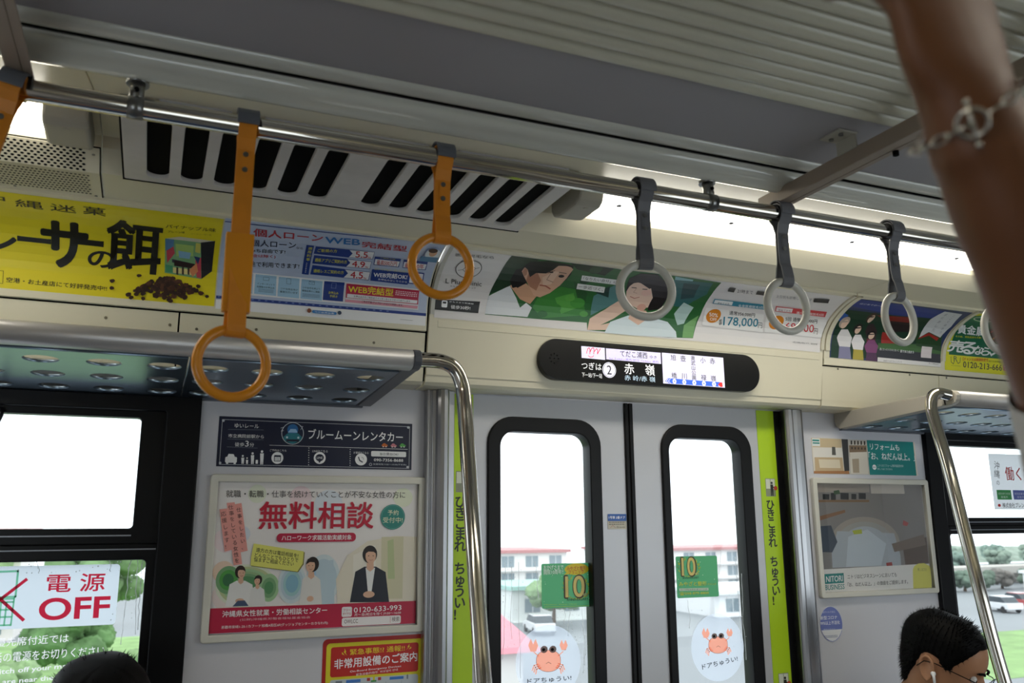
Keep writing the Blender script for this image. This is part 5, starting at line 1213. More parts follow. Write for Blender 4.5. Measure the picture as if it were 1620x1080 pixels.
  ('P','snack_print','4a2a1a',[(530.4,52.3),(528.6,48.8),(524.7,47.9),(521.5,49.6),(520.8,53.1),(523.7,56.3),(528.8,55.4)]),
  ('P','snack_print','2e1810',[(586.1,36.5),(585.9,32.6),(580.7,31.9),(575.9,32.9),(576.7,37.6),(579.6,40.1),(584.7,40.5)]),
  ('P','snack_print','5c3622',[(539.3,29.2),(537.7,26.2),(534.4,24.7),(531,26.8),(531.2,29.8),(533.8,32.3),(537,32)]),
  ('P','snack_print','3a2014',[(531.2,26),(528.2,22.2),(524,19.8),(519.4,22.5),(519.9,27.2),(522.9,29.2),(527.8,29.2)]),
  ('P','snack_print','5c3622',[(565.4,30.1),(563.8,25.4),(558.2,24.3),(553.1,26.6),(553.4,30.9),(557.3,34.2),(563,34.6)]),
  ('P','snack_print','5c3622',[(532.7,57.4),(531,53.1),(526.9,52.8),(522.6,54.7),(523.9,58.3),(526.5,61.7),(530.8,60.8)]),
  ('P','snack_print','4a2a1a',[(473.8,25.6),(472.4,21.7),(468.3,21.5),(465.4,22.8),(464.2,26.3),(467.9,29),(471.9,28.6)]),
  ('P','snack_print','5c3622',[(504.2,41.6),(503.1,38.1),(499.2,37.3),(496.4,39.1),(495.9,42.2),(498.7,44.7),(502.2,44.3)]),
  ('P','snack_print','2e1810',[(507,42.9),(505.5,38.8),(500.9,37.8),(497.2,39.8),(496.7,43.7),(500.5,47.6),(504.6,46.6)]),
  ('P','snack_print','3a2014',[(490.3,42),(488.3,38),(484.4,37.9),(481.3,38.8),(480,43.2),(483.7,46.4),(488.2,45.6)]),
  ('P','snack_print','4a2a1a',[(510.8,26.7),(508.5,22.4),(503.9,21.6),(499.2,23),(500.2,28),(503.4,30.9),(508.5,30.9)]),
  ('P','snack_print','4a2a1a',[(578.4,40.7),(576.2,36.1),(571.5,34.6),(567.6,37.4),(567.3,41.8),(571,44.9),(576.6,45)]),
  ('P','snack_print','4a2a1a',[(498.1,28.1),(495.9,24.3),(492.1,22.6),(488.5,25.3),(488.3,28.8),(491.5,31.5),(496.2,32)]),
  ('P','snack_print','2e1810',[(513.5,29.7),(512.8,25.6),(507.8,24.2),(503.6,26.7),(503.2,30.6),(506.9,33.4),(512.1,33)]),
  ('P','snack_print','5c3622',[(517.7,27.8),(516.9,24.6),(512.4,23),(509.3,25.3),(508.6,28.6),(511.8,31.7),(515.7,31.7)]),
  ('P','snack_print','5c3622',[(513.5,28),(511.9,25.4),(508.1,23.1),(504.5,25.4),(504.9,29),(507.6,31.7),(511.6,30.3)]),
  ('P','snack_print','2e1810',[(512.9,55),(510.7,51.4),(506.9,49.2),(502.5,52.3),(503.2,56.1),(505.9,59),(510.7,57.8)]),
  ('P','snack_print','5c3622',[(533.3,32.4),(529.6,27.2),(525.1,26.7),(521.3,28.5),(520.4,33.6),(524,37.3),(529.1,36.6)]),
  ('P','snack_print','3a2014',[(476.6,30.5),(474.7,27.7),(470.7,25.6),(467.1,28),(467.3,31.5),(470.1,33.6),(473.6,33.7)]),
  ('P','snack_print','4a2a1a',[(504.5,28.4),(503,23.9),(497.6,22.5),(493.3,25.4),(493.4,29.3),(497.1,33.3),(501.4,32.4)]),
  ('P','snack_print','3a2014',[(518.9,52.4),(516.8,48),(512.3,46.2),(508.1,49),(508.9,53.4),(511.7,55.9),(516,56.8)]),
  ('P','snack_print','2e1810',[(481,22.9),(479.6,20.1),(476.1,18.5),(473.6,20.6),(472.3,23.6),(475.5,25.6),(479.2,26.1)]),
  ('P','snack_print','3a2014',[(507.8,47),(506.1,43.7),(501.9,42.2),(498.6,44.1),(498.4,47.7),(501,50.1),(506.3,50.4)]),
  ('P','snack_print','4a2a1a',[(489.7,42.3),(488.8,39.1),(485.4,38.4),(482.7,40.1),(481.8,43.2),(484.9,45.1),(487.8,45.2)]),
  ('P','snack_print','2e1810',[(526.7,28.9),(524.5,24.2),(518.7,22.1),(514.3,25.4),(513.7,30.1),(518,33.4),(524.1,33.2)]),
  ('P','snack_print','2e1810',[(479.9,33.4),(477.6,28.9),(472.7,26.8),(467.6,29.7),(467.6,34.3),(472,37.3),(477,38)]),
  ('P','snack_print','4a2a1a',[(558.4,45.1),(557.2,42.2),(554.1,40.4),(551.2,42.9),(550.4,46),(553.5,48.4),(557.1,48)]),
  ('P','snack_print','5c3622',[(546,15.8),(543.4,10.5),(538.8,9.5),(533.5,12.3),(533.1,17.2),(537.5,21),(542.5,19.8)]),
  ('P','snack_print','4a2a1a',[(561,36.8),(558.8,32.7),(553.5,29.9),(550,33.8),(548.8,37.6),(552.8,41.1),(557.8,41.3)]),
  ('P','snack_print','2e1810',[(544.7,47),(542.2,41.4),(536.9,41.4),(532,43),(531.7,47.7),(536.4,50.8),(541.9,51.4)]),
  ('P','snack_print','2e1810',[(498.1,33.9),(497.2,29.5),(492.4,28),(487.6,30.4),(488.4,35.4),(491.1,39.2),(496.9,37.3)]),
  ('P','snack_print','2e1810',[(590.2,34.8),(588.8,31.4),(584.4,29.8),(581,31.9),(581.4,35.4),(583.7,38.8),(587.4,37.4)]),
  ('P','snack_print','3a2014',[(536.5,25.7),(535.2,22.2),(530.9,20.4),(527.6,23.2),(526.7,26.8),(530.4,29.1),(534.9,28.9)]),
  ('P','snack_print','4a2a1a',[(545.2,37.5),(541.7,33.4),(537.4,32.6),(534.2,33.8),(532.2,38),(536.8,42.4),(541.2,40.7)]),
  ('P','snack_print','4a2a1a',[(528,43.6),(526.1,38.6),(521.2,38.5),(515.8,39.8),(516.1,44.3),(519.9,48.3),(525.9,47)]),
  ('P','snack_print','2e1810',[(560.5,28.9),(558.4,25.4),(553.7,24.1),(549.3,26),(550,29.6),(553.1,32.9),(557.4,31.8)]),
  ('P','snack_print','4a2a1a',[(518.4,39.8),(516.2,35.9),(510.9,32.9),(505.4,35.7),(505.6,41.2),(510.2,44.6),(515,44.6)]),
  ('P','snack_print','3a2014',[(569.9,16),(567.6,11.2),(562.1,8.5),(557.3,12.3),(557.6,17.1),(561.3,21.6),(567.6,19.9)]),
  ('P','snack_print','2e1810',[(573.8,42.2),(572.2,38.6),(568.3,38.2),(564.8,39.2),(563.9,43),(567.6,45),(572.4,45.6)]),
  ('P','snack_print','3a2014',[(486.2,26.5),(484.5,23),(480.5,22.3),(477.1,24.2),(477.9,27.5),(480,28.8),(483.9,28.9)]),
  ('P','snack_print','5c3622',[(558.8,33.7),(556.3,30.8),(553.2,28.5),(549.7,31.1),(550.1,34.6),(552.5,36.5),(556.3,36.8)]),
  ('P','snack_print','4a2a1a',[(508.1,38.7),(505,34.3),(500.2,31.6),(495.4,34.7),(495.4,39.7),(499.1,43.4),(504.5,42.7)]),
  ('P','snack_print','4a2a1a',[(520.4,41),(518.4,36.8),(513.9,36.6),(510.4,37.8),(509.4,41.5),(513.2,45.4),(517.5,43.7)]),
  ('P','snack_print','3a2014',[(540.5,29.3),(539,26.1),(535.1,24.3),(531.1,26.5),(531.5,30.3),(534.2,32.5),(537.8,32.2)]),
  ('P','snack_print','5c3622',[(506.6,30.2),(504,25.8),(499,23.1),(495,26.6),(493.5,31.3),(498,34.6),(504,33.6)]),
  ('P','snack_print','4a2a1a',[(527.1,57.8),(524.9,54.9),(520.7,53.7),(517.8,54.8),(516.4,58.7),(520.3,61.6),(524.7,61)]),
  ('P','snack_print','4a2a1a',[(489.9,40.4),(486.9,35.5),(482.1,35),(477.3,37.1),(478.2,41.1),(481,44.3),(486.5,44.6)]),
  ('P','snack_print','4a2a1a',[(498.4,33.6),(496.4,30.3),(493.5,29.5),(490.3,31.1),(490.6,34.1),(492.8,36.2),(496.3,36.4)]),
  ('P','snack_print','4a2a1a',[(513.9,15.1),(511.2,11.5),(507.7,10.3),(504.8,12.1),(503.9,15.8),(507,17.8),(511.6,18.6)]),
  ('P','snack_print','2e1810',[(518.5,34.7),(516.2,30.1),(510.8,29.2),(507,31.8),(505.9,35.2),(510.3,38.8),(514.7,37.9)]),
  ('P','snack_print','5c3622',[(555.3,50.3),(554.7,47.8),(550.9,46.7),(548.3,47.9),(547.9,51.2),(550.4,53.6),(553.7,52.8)]),
  ('P','snack_print','5c3622',[(545.6,49.9),(543.2,45.5),(537.8,44.9),(533.7,46.5),(533.9,51.2),(537,53.3),(542.2,53.7)]),
  ('P','snack_print','2e1810',[(592.5,33.4),(591.1,30.6),(587.3,29.2),(584.5,31.1),(583.4,34.3),(586.6,37),(590.9,35.7)]),
  ('P','snack_print','4a2a1a',[(546.3,44.4),(543.3,39.9),(538.7,38.4),(535.2,41.3),(534.5,45.7),(537.7,48.4),(543.2,48.1)]),
  ('P','snack_print','4a2a1a',[(523.8,20.7),(521.5,17.7),(518,15.5),(514.6,18.4),(513.8,21.3),(517.1,23.4),(521.2,23.9)]),
  ('P','snack_print','5c3622',[(518.6,28.6),(515.9,24.1),(511.6,24),(507.2,25.8),(507.2,29.7),(511.2,31.9),(515.5,32.3)]),
  ('P','snack_print','5c3622',[(533.2,35.7),(531.2,31.7),(527.2,29.5),(522.8,32.4),(523.7,36.6),(526.3,39.3),(531.1,39)]),
  ('P','snack_print','2e1810',[(479.6,16.1),(477.3,12),(472.3,9.5),(468,12.3),(468.8,17.2),(471.7,20.9),(476.5,20.7)]),
  ('P','snack_print','4a2a1a',[(510.1,40.3),(509.8,37.2),(505.3,35.7),(502.2,37.5),(501.6,41),(504.7,43.8),(508.4,44)]),
  ('P','snack_print','3a2014',[(484.1,32.5),(482.4,27.8),(478.1,27.5),(473.7,29.3),(474.3,33.4),(477.2,36.1),(482,36.6)]),
  ('P','snack_print','2e1810',[(507.7,29.3),(505.9,25.3),(501.4,23.9),(497.3,26),(497.7,30.3),(500.5,32.5),(505.7,33)]),
  ('P','snack_print','5c3622',[(551.2,53.1),(549.9,49.3),(545.2,48),(542.1,50),(541.8,54.4),(544.5,56.1),(549.5,56)]),
  ('P','snack_print','4a2a1a',[(525.9,30.2),(524.4,26.4),(518.8,25.5),(515.1,26.9),(514.5,31.2),(518.3,33.5),(523.3,33.7)]),
  ('P','snack_print','2e1810',[(495.4,22.1),(492.6,18),(488.7,17),(484.8,19.4),(485.3,23.1),(488,25.2),(492,25.9)]),
  ('P','snack_print','4a2a1a',[(540.3,57.2),(537.7,53.6),(533.3,52.3),(529.3,53.8),(529.1,58.1),(532.4,62.3),(538.2,61.1)]),
  ('P','snack_print','3a2014',[(517.7,46.9),(515.6,43.7),(511.9,43.2),(509.2,44.4),(509.4,47.4),(511.7,49.7),(515.6,50)]),
  ('P','snack_print','5c3622',[(600.7,29.9),(598.1,26.5),(594.6,25.1),(591.8,27.2),(591.4,30.8),(594.3,32.7),(598.8,32.3)]),
  ('P','snack_print','2e1810',[(514.3,32.9),(512.4,28.5),(507.7,27.7),(504.3,30),(503.2,34),(507.3,36.3),(512,35.9)]),
  ('P','snack_print','4a2a1a',[(574,30),(572.6,26.3),(568.2,25.5),(565.5,27.6),(565.2,30.6),(567.8,33.7),(571.6,32.3)]),
  ('P','snack_print','3a2014',[(527.9,38.3),(527,34.9),(523.2,34.4),(519.6,35.6),(520.1,39.1),(522.8,40.9),(526.5,41.3)]),
  ('P','snack_print','3a2014',[(468.7,23),(466.9,17.7),(461.3,15.8),(457.3,19.1),(455.9,24.3),(460.3,27),(465.1,26.3)]),
  ('P','snack_print','5c3622',[(556.3,28.2),(554.9,24.2),(548.7,21),(544.7,24.8),(543.2,29.1),(547.6,33.6),(553.7,33)]),
  ('P','snack_print','2e1810',[(548.2,39),(547.1,35.2),(541.7,33.9),(536.8,35.4),(537.7,39.8),(541,43.3),(546.8,42.6)]),
  ('P','snack_print','2e1810',[(531.9,42.7),(529.9,38.4),(523.9,36.4),(520,38.9),(518.5,43.6),(522.8,47.4),(528.8,47.5)]),
  ('P','snack_print','2e1810',[(518.6,37.3),(517.1,34.6),(513.8,33.1),(510.1,34.4),(509.7,38.3),(512.9,40.5),(517.1,39.6)]),
  ('P','snack_print','4a2a1a',[(542.4,34.3),(540.7,29.1),(534.9,27.2),(529.1,31),(528.8,35.4),(533.8,38.7),(539.4,37.9)]),
  ('P','snack_print','3a2014',[(555,20.7),(552.6,16.7),(548.7,16.7),(545,17.8),(545.6,21.8),(547.8,24.2),(551.7,24.1)]),
  ('P','snack_print','2e1810',[(567.5,37),(566.3,31.5),(560.2,29.9),(554.6,33.5),(555.5,37.9),(559,40.9),(565.3,41.8)]),
  ('P','snack_print','4a2a1a',[(570.2,44.6),(568.2,40.4),(563.4,39.1),(559,41.6),(558.3,45.8),(562.8,48.1),(568,48.9)]),
  ('P','snack_print','4a2a1a',[(556.8,37.3),(555.5,33.4),(550,32),(546.7,33.9),(544.7,38.2),(549.6,41.8),(555,41.3)]),
  ('P','snack_print','4a2a1a',[(510.7,39.5),(507.8,35.6),(503,33.8),(499.7,35.7),(498.8,40.4),(502.3,43.7),(507.7,43.4)]),
  ('P','snack_print','3a2014',[(524.3,17.8),(522.1,13.3),(516.9,12.3),(513.2,14),(511.3,18.6),(516.2,22.4),(521.9,22)]),
  ('P','snack_print','3a2014',[(447.3,9.9),(445.6,6),(440.9,4.5),(437.8,6.7),(436.8,10.9),(440.3,13.5),(444.4,13.8)]),
  ('P','snack_print','4a2a1a',[(500.6,30.6),(497.8,25.7),(493.5,24.7),(489.7,26.7),(489.2,31.4),(492.7,34.3),(498.1,34.2)]),
  ('P','snack_print','5c3622',[(516.2,33.4),(515.6,30.1),(511.3,28.2),(508.5,30.6),(507.8,34.6),(510.6,37.4),(515.1,36.3)]),
  ('P','snack_print','5c3622',[(516.8,38.5),(515.5,34.5),(510.9,34.1),(506.4,35.6),(507.5,39.2),(510.3,41.7),(515.2,41.8)]),
  ('P','snack_print','5c3622',[(553.2,51.9),(550.9,49.2),(547.7,48.2),(544.3,49.2),(544.3,52.3),(547.2,55),(551.1,54.8)]),
  ('P','snack_print','2e1810',[(501.1,32.5),(499.9,29),(495.4,27.4),(492.4,29.6),(490.7,33.5),(494.9,35.6),(499.1,35.5)]),
  ('P','snack_print','3a2014',[(509.4,38.9),(508.9,35.2),(503.9,33.9),(500.4,36),(500.5,39.8),(503.3,42.2),(508.3,42.1)]),
  ('P','snack_print','2e1810',[(486.2,24.5),(483.4,21),(478.6,19.3),(474.6,21),(474,25.8),(477.9,29.5),(482.7,27.5)]),
  ('P','snack_print','2e1810',[(507.6,11.3),(505.2,7.6),(502,6.4),(498,9),(498.6,12.3),(501.1,14.4),(505.4,14)]),
  ('P','snack_print','5c3622',[(568,45.5),(565.9,41.4),(561.6,40.6),(558.9,43),(557.4,46),(560.8,49),(564.6,48.5)]),
  ('P','snack_print','3a2014',[(539.3,45.7),(537.1,40.7),(532.1,39.6),(526.9,41.7),(526.9,47.1),(531.4,50.8),(536.3,50.2)]),
  ('P','snack_print','4a2a1a',[(560.7,16.5),(559,13.6),(555.7,11.5),(552.3,13.8),(551.3,17.5),(554.7,19.6),(558.9,20.1)]),
  ('P','snack_print','5c3622',[(570.6,34.9),(569.3,31.3),(565.7,31),(562.1,32.1),(562.9,36.1),(565.1,39),(569.7,38.2)]),
  ('P','snack_print','2e1810',[(546.9,23.7),(545.2,19.9),(540.9,17.9),(536.3,20.8),(536.3,24.6),(539.9,27.4),(545.1,27.3)]),
  ('P','snack_print','5c3622',[(476.4,30.9),(473.3,27.5),(469.1,26.4),(466.2,27.7),(465.3,31.5),(468.6,35),(472.8,34.1)]),
  ('P','snack_print','4a2a1a',[(460.1,20.1),(458.4,16.6),(455,16.5),(452.1,17.5),(451.9,21.1),(454.4,23),(457.8,22.9)]),
  ('P','snack_print','3a2014',[(525.9,25.4),(525.2,22.2),(521.1,20.8),(517.3,22.3),(516.8,26.7),(520.5,28.3),(524.2,29.1)]),
  ('P','snack_print','2e1810',[(532.5,6.1),(531.8,2.4),(527.5,1.7),(524.4,3.9),(524.3,6.8),(527,9.4),(530.9,8.7)]),
  ('P','snack_print','3a2014',[(503.9,11.7),(503,7.4),(498.7,7.3),(494.5,8.9),(494.6,12.9),(498.1,15.7),(502,14.9)]),
  ('P','snack_print','5c3622',[(488.9,40.8),(488,36.2),(482.5,35),(477.9,37.4),(478.8,41.8),(482.1,44.5),(486.5,45.6)]),
  ('P','snack_print','3a2014',[(564.8,31.3),(564.3,26.6),(558.5,26.6),(554.1,28.1),(554.5,32.3),(557.9,35.4),(562.7,34.4)]),
  ('P','snack_print','2e1810',[(482.5,29.7),(480.6,25),(475.3,23.5),(470.7,26.1),(470.3,30.9),(474.2,33.9),(479.1,34.5)]),
  ('P','snack_print','5c3622',[(515.5,14.3),(514.3,11.4),(509.9,10.3),(507,11.7),(506.9,15),(509.2,17.6),(514,17.2)]),
  ('P','snack_print','3a2014',[(556.9,18),(555.9,15),(552.2,14),(548.5,15.1),(549.1,18.8),(551.4,21.1),(555.8,20.7)]),
  ('P','snack_print','4a2a1a',[(511.6,46),(510.2,43.2),(507.1,41.9),(503.3,43.1),(503.7,47),(506.2,50),(510,49.1)]),
  ('P','snack_print','2e1810',[(523.9,31.5),(523.3,28.6),(520,27.3),(517.1,29.5),(516.7,32.2),(519.5,34.1),(523.1,33.8)]),
  ('P','snack_print','2e1810',[(557.1,29.8),(555.7,25),(550.3,24.2),(546,26.5),(546.3,31.2),(549.6,33.8),(555.3,33.6)]),
  ('P','snack_print','3a2014',[(413.5,38.4),(410.2,34.2),(406.4,32.5),(402.7,35.2),(401.6,39.3),(405.9,41.4),(410,42.1)]),
  ('P','snack_print','3a2014',[(413.2,21.5),(411.2,18.2),(406.2,17),(403.5,18.5),(403.1,22.4),(405.8,25.5),(410.2,24.6)]),
  ('P','snack_print','3a2014',[(454.8,4.3),(452.4,1),(448.9,-1.4),(444.3,0.9),(445.3,5),(447.7,7.8),(453.2,7.3)]),
  ('P','snack_print','3a2014',[(468.2,56.4),(464.8,53.2),(461.1,51.8),(457.4,53.7),(456.7,57.1),(460.3,59.6),(465.3,59.4)]),
  ('P','snack_print','3a2014',[(468.7,24.5),(467.9,21.1),(462.7,19.7),(458.6,21.5),(458.8,25.1),(462.2,28.4),(466.2,27.4)]),
  ('P','snack_print','3a2014',[(464.7,12.7),(463.2,8.9),(458.4,7.8),(454.3,9.7),(454.2,13.4),(457.7,16.6),(462.8,16.1)]),
  ('P','snack_print','3a2014',[(478.8,4.3),(478.9,1.4),(474.2,-1.4),(471.1,1.5),(469.7,5.1),(473.2,8.5),(477.7,6.9)]),
  ('P','snack_print','3a2014',[(539,3.4),(536.6,-0.2),(532.5,-1),(528.3,0.4),(527.9,4.1),(532.1,8),(536.6,7.2)]),
  ('P','snack_print','3a2014',[(596.4,44.6),(594.3,40.4),(589.8,39),(586.5,42),(585.6,45.4),(588.7,48.3),(594,47.5)]),
 ],
 'loan': [
  ('L','border_print','24408e',[(54.5,240.2),(158.2,243),(286.2,247),(419.7,253),(561.1,259.7)],4),
  ('P','border_print','fafafa',[(55.3,17.1),(575.5,24.3),(579.2,-3),(57,-6.2)]),
  ('P','border_print','24408e',[(54.6,26.4),(577,29.9),(576.4,22.5),(55.1,19.8)]),
  ('P','border_print','6a80c0',[(61,25.4),(66,25.5),(66,22.5),(60.9,22.3)]),
  ('P','border_print','6a80c0',[(76.2,25.5),(81.3,25.6),(81.2,22.6),(76.1,22.4)]),
  ('P','border_print','6a80c0',[(91.6,25.5),(96.7,25.7),(96.6,22.6),(91.5,22.5)]),
  ('P','border_print','6a80c0',[(107,25.6),(112.2,25.8),(112.1,22.7),(106.9,22.6)]),
  ('P','border_print','6a80c0',[(122.5,25.7),(127.7,25.9),(127.6,22.8),(122.4,22.7)]),
  ('P','border_print','6a80c0',[(138.1,25.8),(143.4,26),(143.3,22.9),(138,22.8)]),
  ('P','border_print','6a80c0',[(153.8,25.9),(159.1,26.1),(159,23),(153.7,22.8)]),
  ('P','border_print','6a80c0',[(169.6,26),(174.9,26.2),(174.8,23.1),(169.5,22.9)]),
  ('P','border_print','6a80c0',[(185.5,26.1),(190.8,26.3),(190.7,23.2),(185.4,23)]),
  ('P','border_print','6a80c0',[(201.5,26.2),(206.8,26.4),(206.7,23.3),(201.4,23.1)]),
  ('P','border_print','6a80c0',[(217.6,26.3),(222.9,26.5),(222.8,23.4),(217.5,23.2)]),
  ('P','border_print','6a80c0',[(233.7,26.4),(239.1,26.6),(239,23.4),(233.6,23.3)]),
  ('P','border_print','6a80c0',[(250,26.5),(255.4,26.7),(255.3,23.5),(249.9,23.4)]),
  ('P','border_print','6a80c0',[(266.4,26.6),(271.8,26.8),(271.7,23.6),(266.2,23.5)]),
  ('P','border_print','6a80c0',[(282.8,26.7),(288.3,26.9),(288.2,23.7),(282.7,23.6)]),
  ('P','border_print','6a80c0',[(299.4,26.8),(304.9,27),(304.8,23.8),(299.2,23.7)]),
  ('P','border_print','6a80c0',[(316,26.9),(321.6,27.1),(321.4,23.9),(315.9,23.7)]),
  ('P','border_print','6a80c0',[(332.8,27),(338.4,27.2),(338.2,24),(332.6,23.8)]),
  ('P','border_print','6a80c0',[(349.6,27.1),(355.2,27.3),(355.1,24.1),(349.5,23.9)]),
  ('P','border_print','6a80c0',[(366.6,27.2),(372.2,27.4),(372.1,24.2),(366.4,24)]),
  ('P','border_print','6a80c0',[(383.6,27.3),(389.3,27.5),(389.2,24.3),(383.5,24.1)]),
  ('P','border_print','6a80c0',[(400.8,27.4),(406.5,27.6),(406.4,24.4),(400.6,24.2)]),
  ('P','border_print','6a80c0',[(418,27.5),(423.8,27.7),(423.7,24.5),(417.9,24.3)]),
  ('P','border_print','6a80c0',[(435.4,27.7),(441.2,27.8),(441.1,24.6),(435.3,24.4)]),
  ('P','border_print','6a80c0',[(452.9,27.8),(458.7,27.9),(458.6,24.7),(452.7,24.5)]),
  ('P','border_print','6a80c0',[(470.5,27.9),(476.3,28),(476.2,24.8),(470.3,24.6)]),
  ('T',LT,'c02838','個人ローン',124.7,198.5,157.6,8.3,-3.5,28.3,2,0),
  ('T',LT,'2c78c0','WEB',289.3,204.9,81.8,6.4,-3.8,23.2,3,0),
  ('T',LT,'c02838','完結型',377.6,205.5,112.3,2.2,-4.6,23.1,2,0),
  ('T',LT,'2a3050','コザ個人ローン',83.3,161.2,141.8,11.4,-2.4,22.2,1,0),
  ('T',LT,'2a3050','なら',225.6,172.9,16,0,0,6.9,0,0),
  ('T',LT,'22242c','お使いみち自由です!',85.3,142.2,118.2,9.8,-1.3,12.5,1,0),
  ('T',LT,'c02838','(事業資金は除く)',90.1,127.8,92.9,7,-1.1,10.2,1,0),
  ('T',LT,'22242c','様々な用途で利用できます!',70.5,102,171.4,11.5,-1.4,13.9,1,0),
  ('P','rate_table','24408e',[(247.8,189.9),(265.7,190),(266.8,99.9),(250.4,100.3)]),
  ('T','rate_table','e6e048','適',253.5,174.1,10.3,0.2,-0.2,10.3,1,1),
  ('T','rate_table','e6e048','用',253.7,162,10.3,0.2,-0.2,10.3,1,1),
  ('T','rate_table','e6e048','利',253.9,149.9,10.3,0.2,-0.2,10.3,1,1),
  ('T','rate_table','e6e048','率',254.1,137.8,10.3,0.2,-0.2,10.3,1,1),
  ('T','rate_table','ffffff','年',256.2,129.9,3.5,0.1,-0.1,3.5,0,1),
  ('T','rate_table','ffffff','利',256.3,124.9,3.5,0.1,-0.1,3.5,0,1),
  ('T','rate_table','ffffff','変',256.4,119.8,3.5,0.1,-0.1,3.5,0,1),
  ('T','rate_table','ffffff','動',256.5,114.7,3.5,0.1,-0.1,3.5,0,1),
  ('T','rate_table','ffffff','金',256.6,109.7,3.5,0.1,-0.1,3.5,0,1),
  ('T','rate_table','ffffff','利',256.6,104.6,3.5,0.1,-0.1,3.5,0,1),
  ('P','rate_table','24408e',[(349.8,191.1),(413,192.9),(413.4,166.5),(354.3,164.1)]),
  ('P','rate_table','f4f4f8',[(351,189.5),(412.2,191.8),(412.2,168),(355,165.1)]),
  ('P','rate_table','24408e',[(269.9,188.8),(349.8,191.1),(360.9,179.2),(354.3,164.1),(269.3,163.5)]),
  ('P','rate_table','24408e',[(350.5,158.9),(412.9,159),(413.5,134.8),(353.3,133.6)]),
  ('P','rate_table','f4f4f8',[(351.7,157.3),(412.1,158),(412.3,136.2),(354,134.6)]),
  ('P','rate_table','24408e',[(271.1,159.2),(350.3,159.8),(361.8,147.6),(353.3,133.6),(270.7,133.1)]),
  ('P','rate_table','24408e',[(351.1,126.2),(416.2,126.6),(415.8,101.6),(352.4,102.1)]),
  ('P','rate_table','f4f4f8',[(352.3,124.6),(415.4,125.5),(414.6,103.1),(353.3,103)]),
  ('P','rate_table','24408e',[(272.1,128.7),(351,127),(361.4,115.8),(352.4,102.1),(270.6,101.9)]),
  ('T','rate_table','c02838','5.5',370.3,167.4,29.3,2.1,-3.3,20.2,2,0),
  ('T','rate_table','c02838','4.9',367.8,136.4,31.5,1.2,-2.5,18.2,2,0),
  ('T','rate_table','c02838','4.5',369,104.1,31.1,0.9,-1.7,17.9,2,0),
  ('T','rate_table','c02838','%',399.6,168.6,9.1,0,0,6,0,0),
  ('T','rate_table','c02838','%',399.5,137.1,8.9,0,0,5.2,0,0),
  ('T','rate_table','c02838','%',401.1,104.5,8.8,0,0,4.9,0,0),
  ('T','rate_table','e6e048','ご新規の方',277.2,170.6,45.9,4.7,-1.4,11.5,1,0),
  ('T','rate_table','e6e048','通帳アプリご契約の方',275.8,139.2,77.8,3.8,-1.2,11.5,1,0),
  ('T','rate_table','e6e048','通帳レスご契約の方',277.2,108.1,73.9,3.7,-0.7,9.6,1,0),
  ('P','offer_panel','24408e',[(416.5,177.9),(482.9,179.7),(484,150.6),(419.4,149.1)]),
  ('P','offer_panel','f4f4f8',[(419.8,169.4),(481.7,170.3),(481.6,152.6),(420.7,151.2)]),
  ('P','offer_panel','24408e',[(489.5,179.5),(552.5,180.5),(554.3,151),(493.2,150.3)]),
  ('P','offer_panel','f4f4f8',[(493.2,170.9),(551.5,171),(551.8,153.1),(494.5,152.4)]),
  ('T','offer_panel','c02838','最高500万円',426.8,151.2,50.7,2.3,-2.5,16.1,1,0),
  ('T','offer_panel','c02838','最長10年',498.8,152.8,49.5,1.5,-2.9,15.8,1,0),
  ('T','offer_panel','e6e048','ご融資金額',430.8,174.3,37.9,0,0,2.9,0,0),
  ('P','offer_panel','24408e',[(418.6,135.9),(515.5,136.9),(517.7,101.2),(420.4,102.1)]),
  ('P','offer_panel','24408e',[(512.5,141.7),(553.4,141.8),(557.4,105),(515,105)]),
  ('P','offer_panel','f4f4f8',[(517.8,138.1),(551.3,138),(554.5,107.9),(520,108)]),
  ('T','offer_panel','e6e048','スマートフォン・パソコンから',425.1,133.7,85,2.5,-0.9,7.6,0,0),
  ('T','offer_panel','ffffff','WEB完結OK!',426.3,113.2,86.5,2.9,-1.4,14.9,2,0),
  ('T','offer_panel','ffffff','お申込みはこちらから',439.6,105.6,75.2,0.2,-0.4,6,0,0),
  ('P','flow_panel','f4f4f8',[(68.4,90.5),(551.1,92.5),(553.9,36.3),(73.1,34)]),
  ('P','flow_panel','a8d0ea',[(142.7,87.9),(191.5,87.9),(194.7,38.3),(143.1,39.1)]),
  ('P','flow_panel','a8d0ea',[(197.3,87.1),(246.6,87.5),(249.9,37.4),(197.7,37.9)]),
  ('P','flow_panel','a8d0ea',[(251.8,87.3),(302.9,87),(305.6,37.4),(252.6,37.6)]),
  ('P','flow_panel','a8d0ea',[(91.1,86.7),(136.9,87.6),(139.2,38.7),(92.5,39.3)]),
  ('P','flow_panel','24408e',[(306.9,88.2),(357.4,90),(357.9,39.9),(307.5,39.4)]),
  ('T','flow_panel','22304a','インターネットで',148.4,62.5,41.3,0.1,-0.4,4.7,0,0),
  ('T','flow_panel','22304a','仮審査のお申込み',148.1,55,41.3,0,-0.4,4.7,1,0),
  ('T','flow_panel','22304a','コザ信用金庫が',203.7,55.7,42.1,0,-0.4,4.8,0,0),
  ('T','flow_panel','22304a','審査を行います',203.3,48.1,42.1,-0,-0.4,4.8,1,0),
  ('T','flow_panel','22304a','コザ信用金庫より',256,63.7,42.9,0.1,-0.5,4.8,0,0),
  ('T','flow_panel','22304a','審査結果のご連絡',255.7,56,42.9,0,-0.4,4.8,1,0),
  ('R','flow_panel','5a6a88',152.5,51.2,154.7,52.4,0),
  ('R','flow_panel','5a6a88',155.5,51.2,157.4,52.4,0),
  ('R','flow_panel','5a6a88',158.2,51.2,159.7,52.4,0),
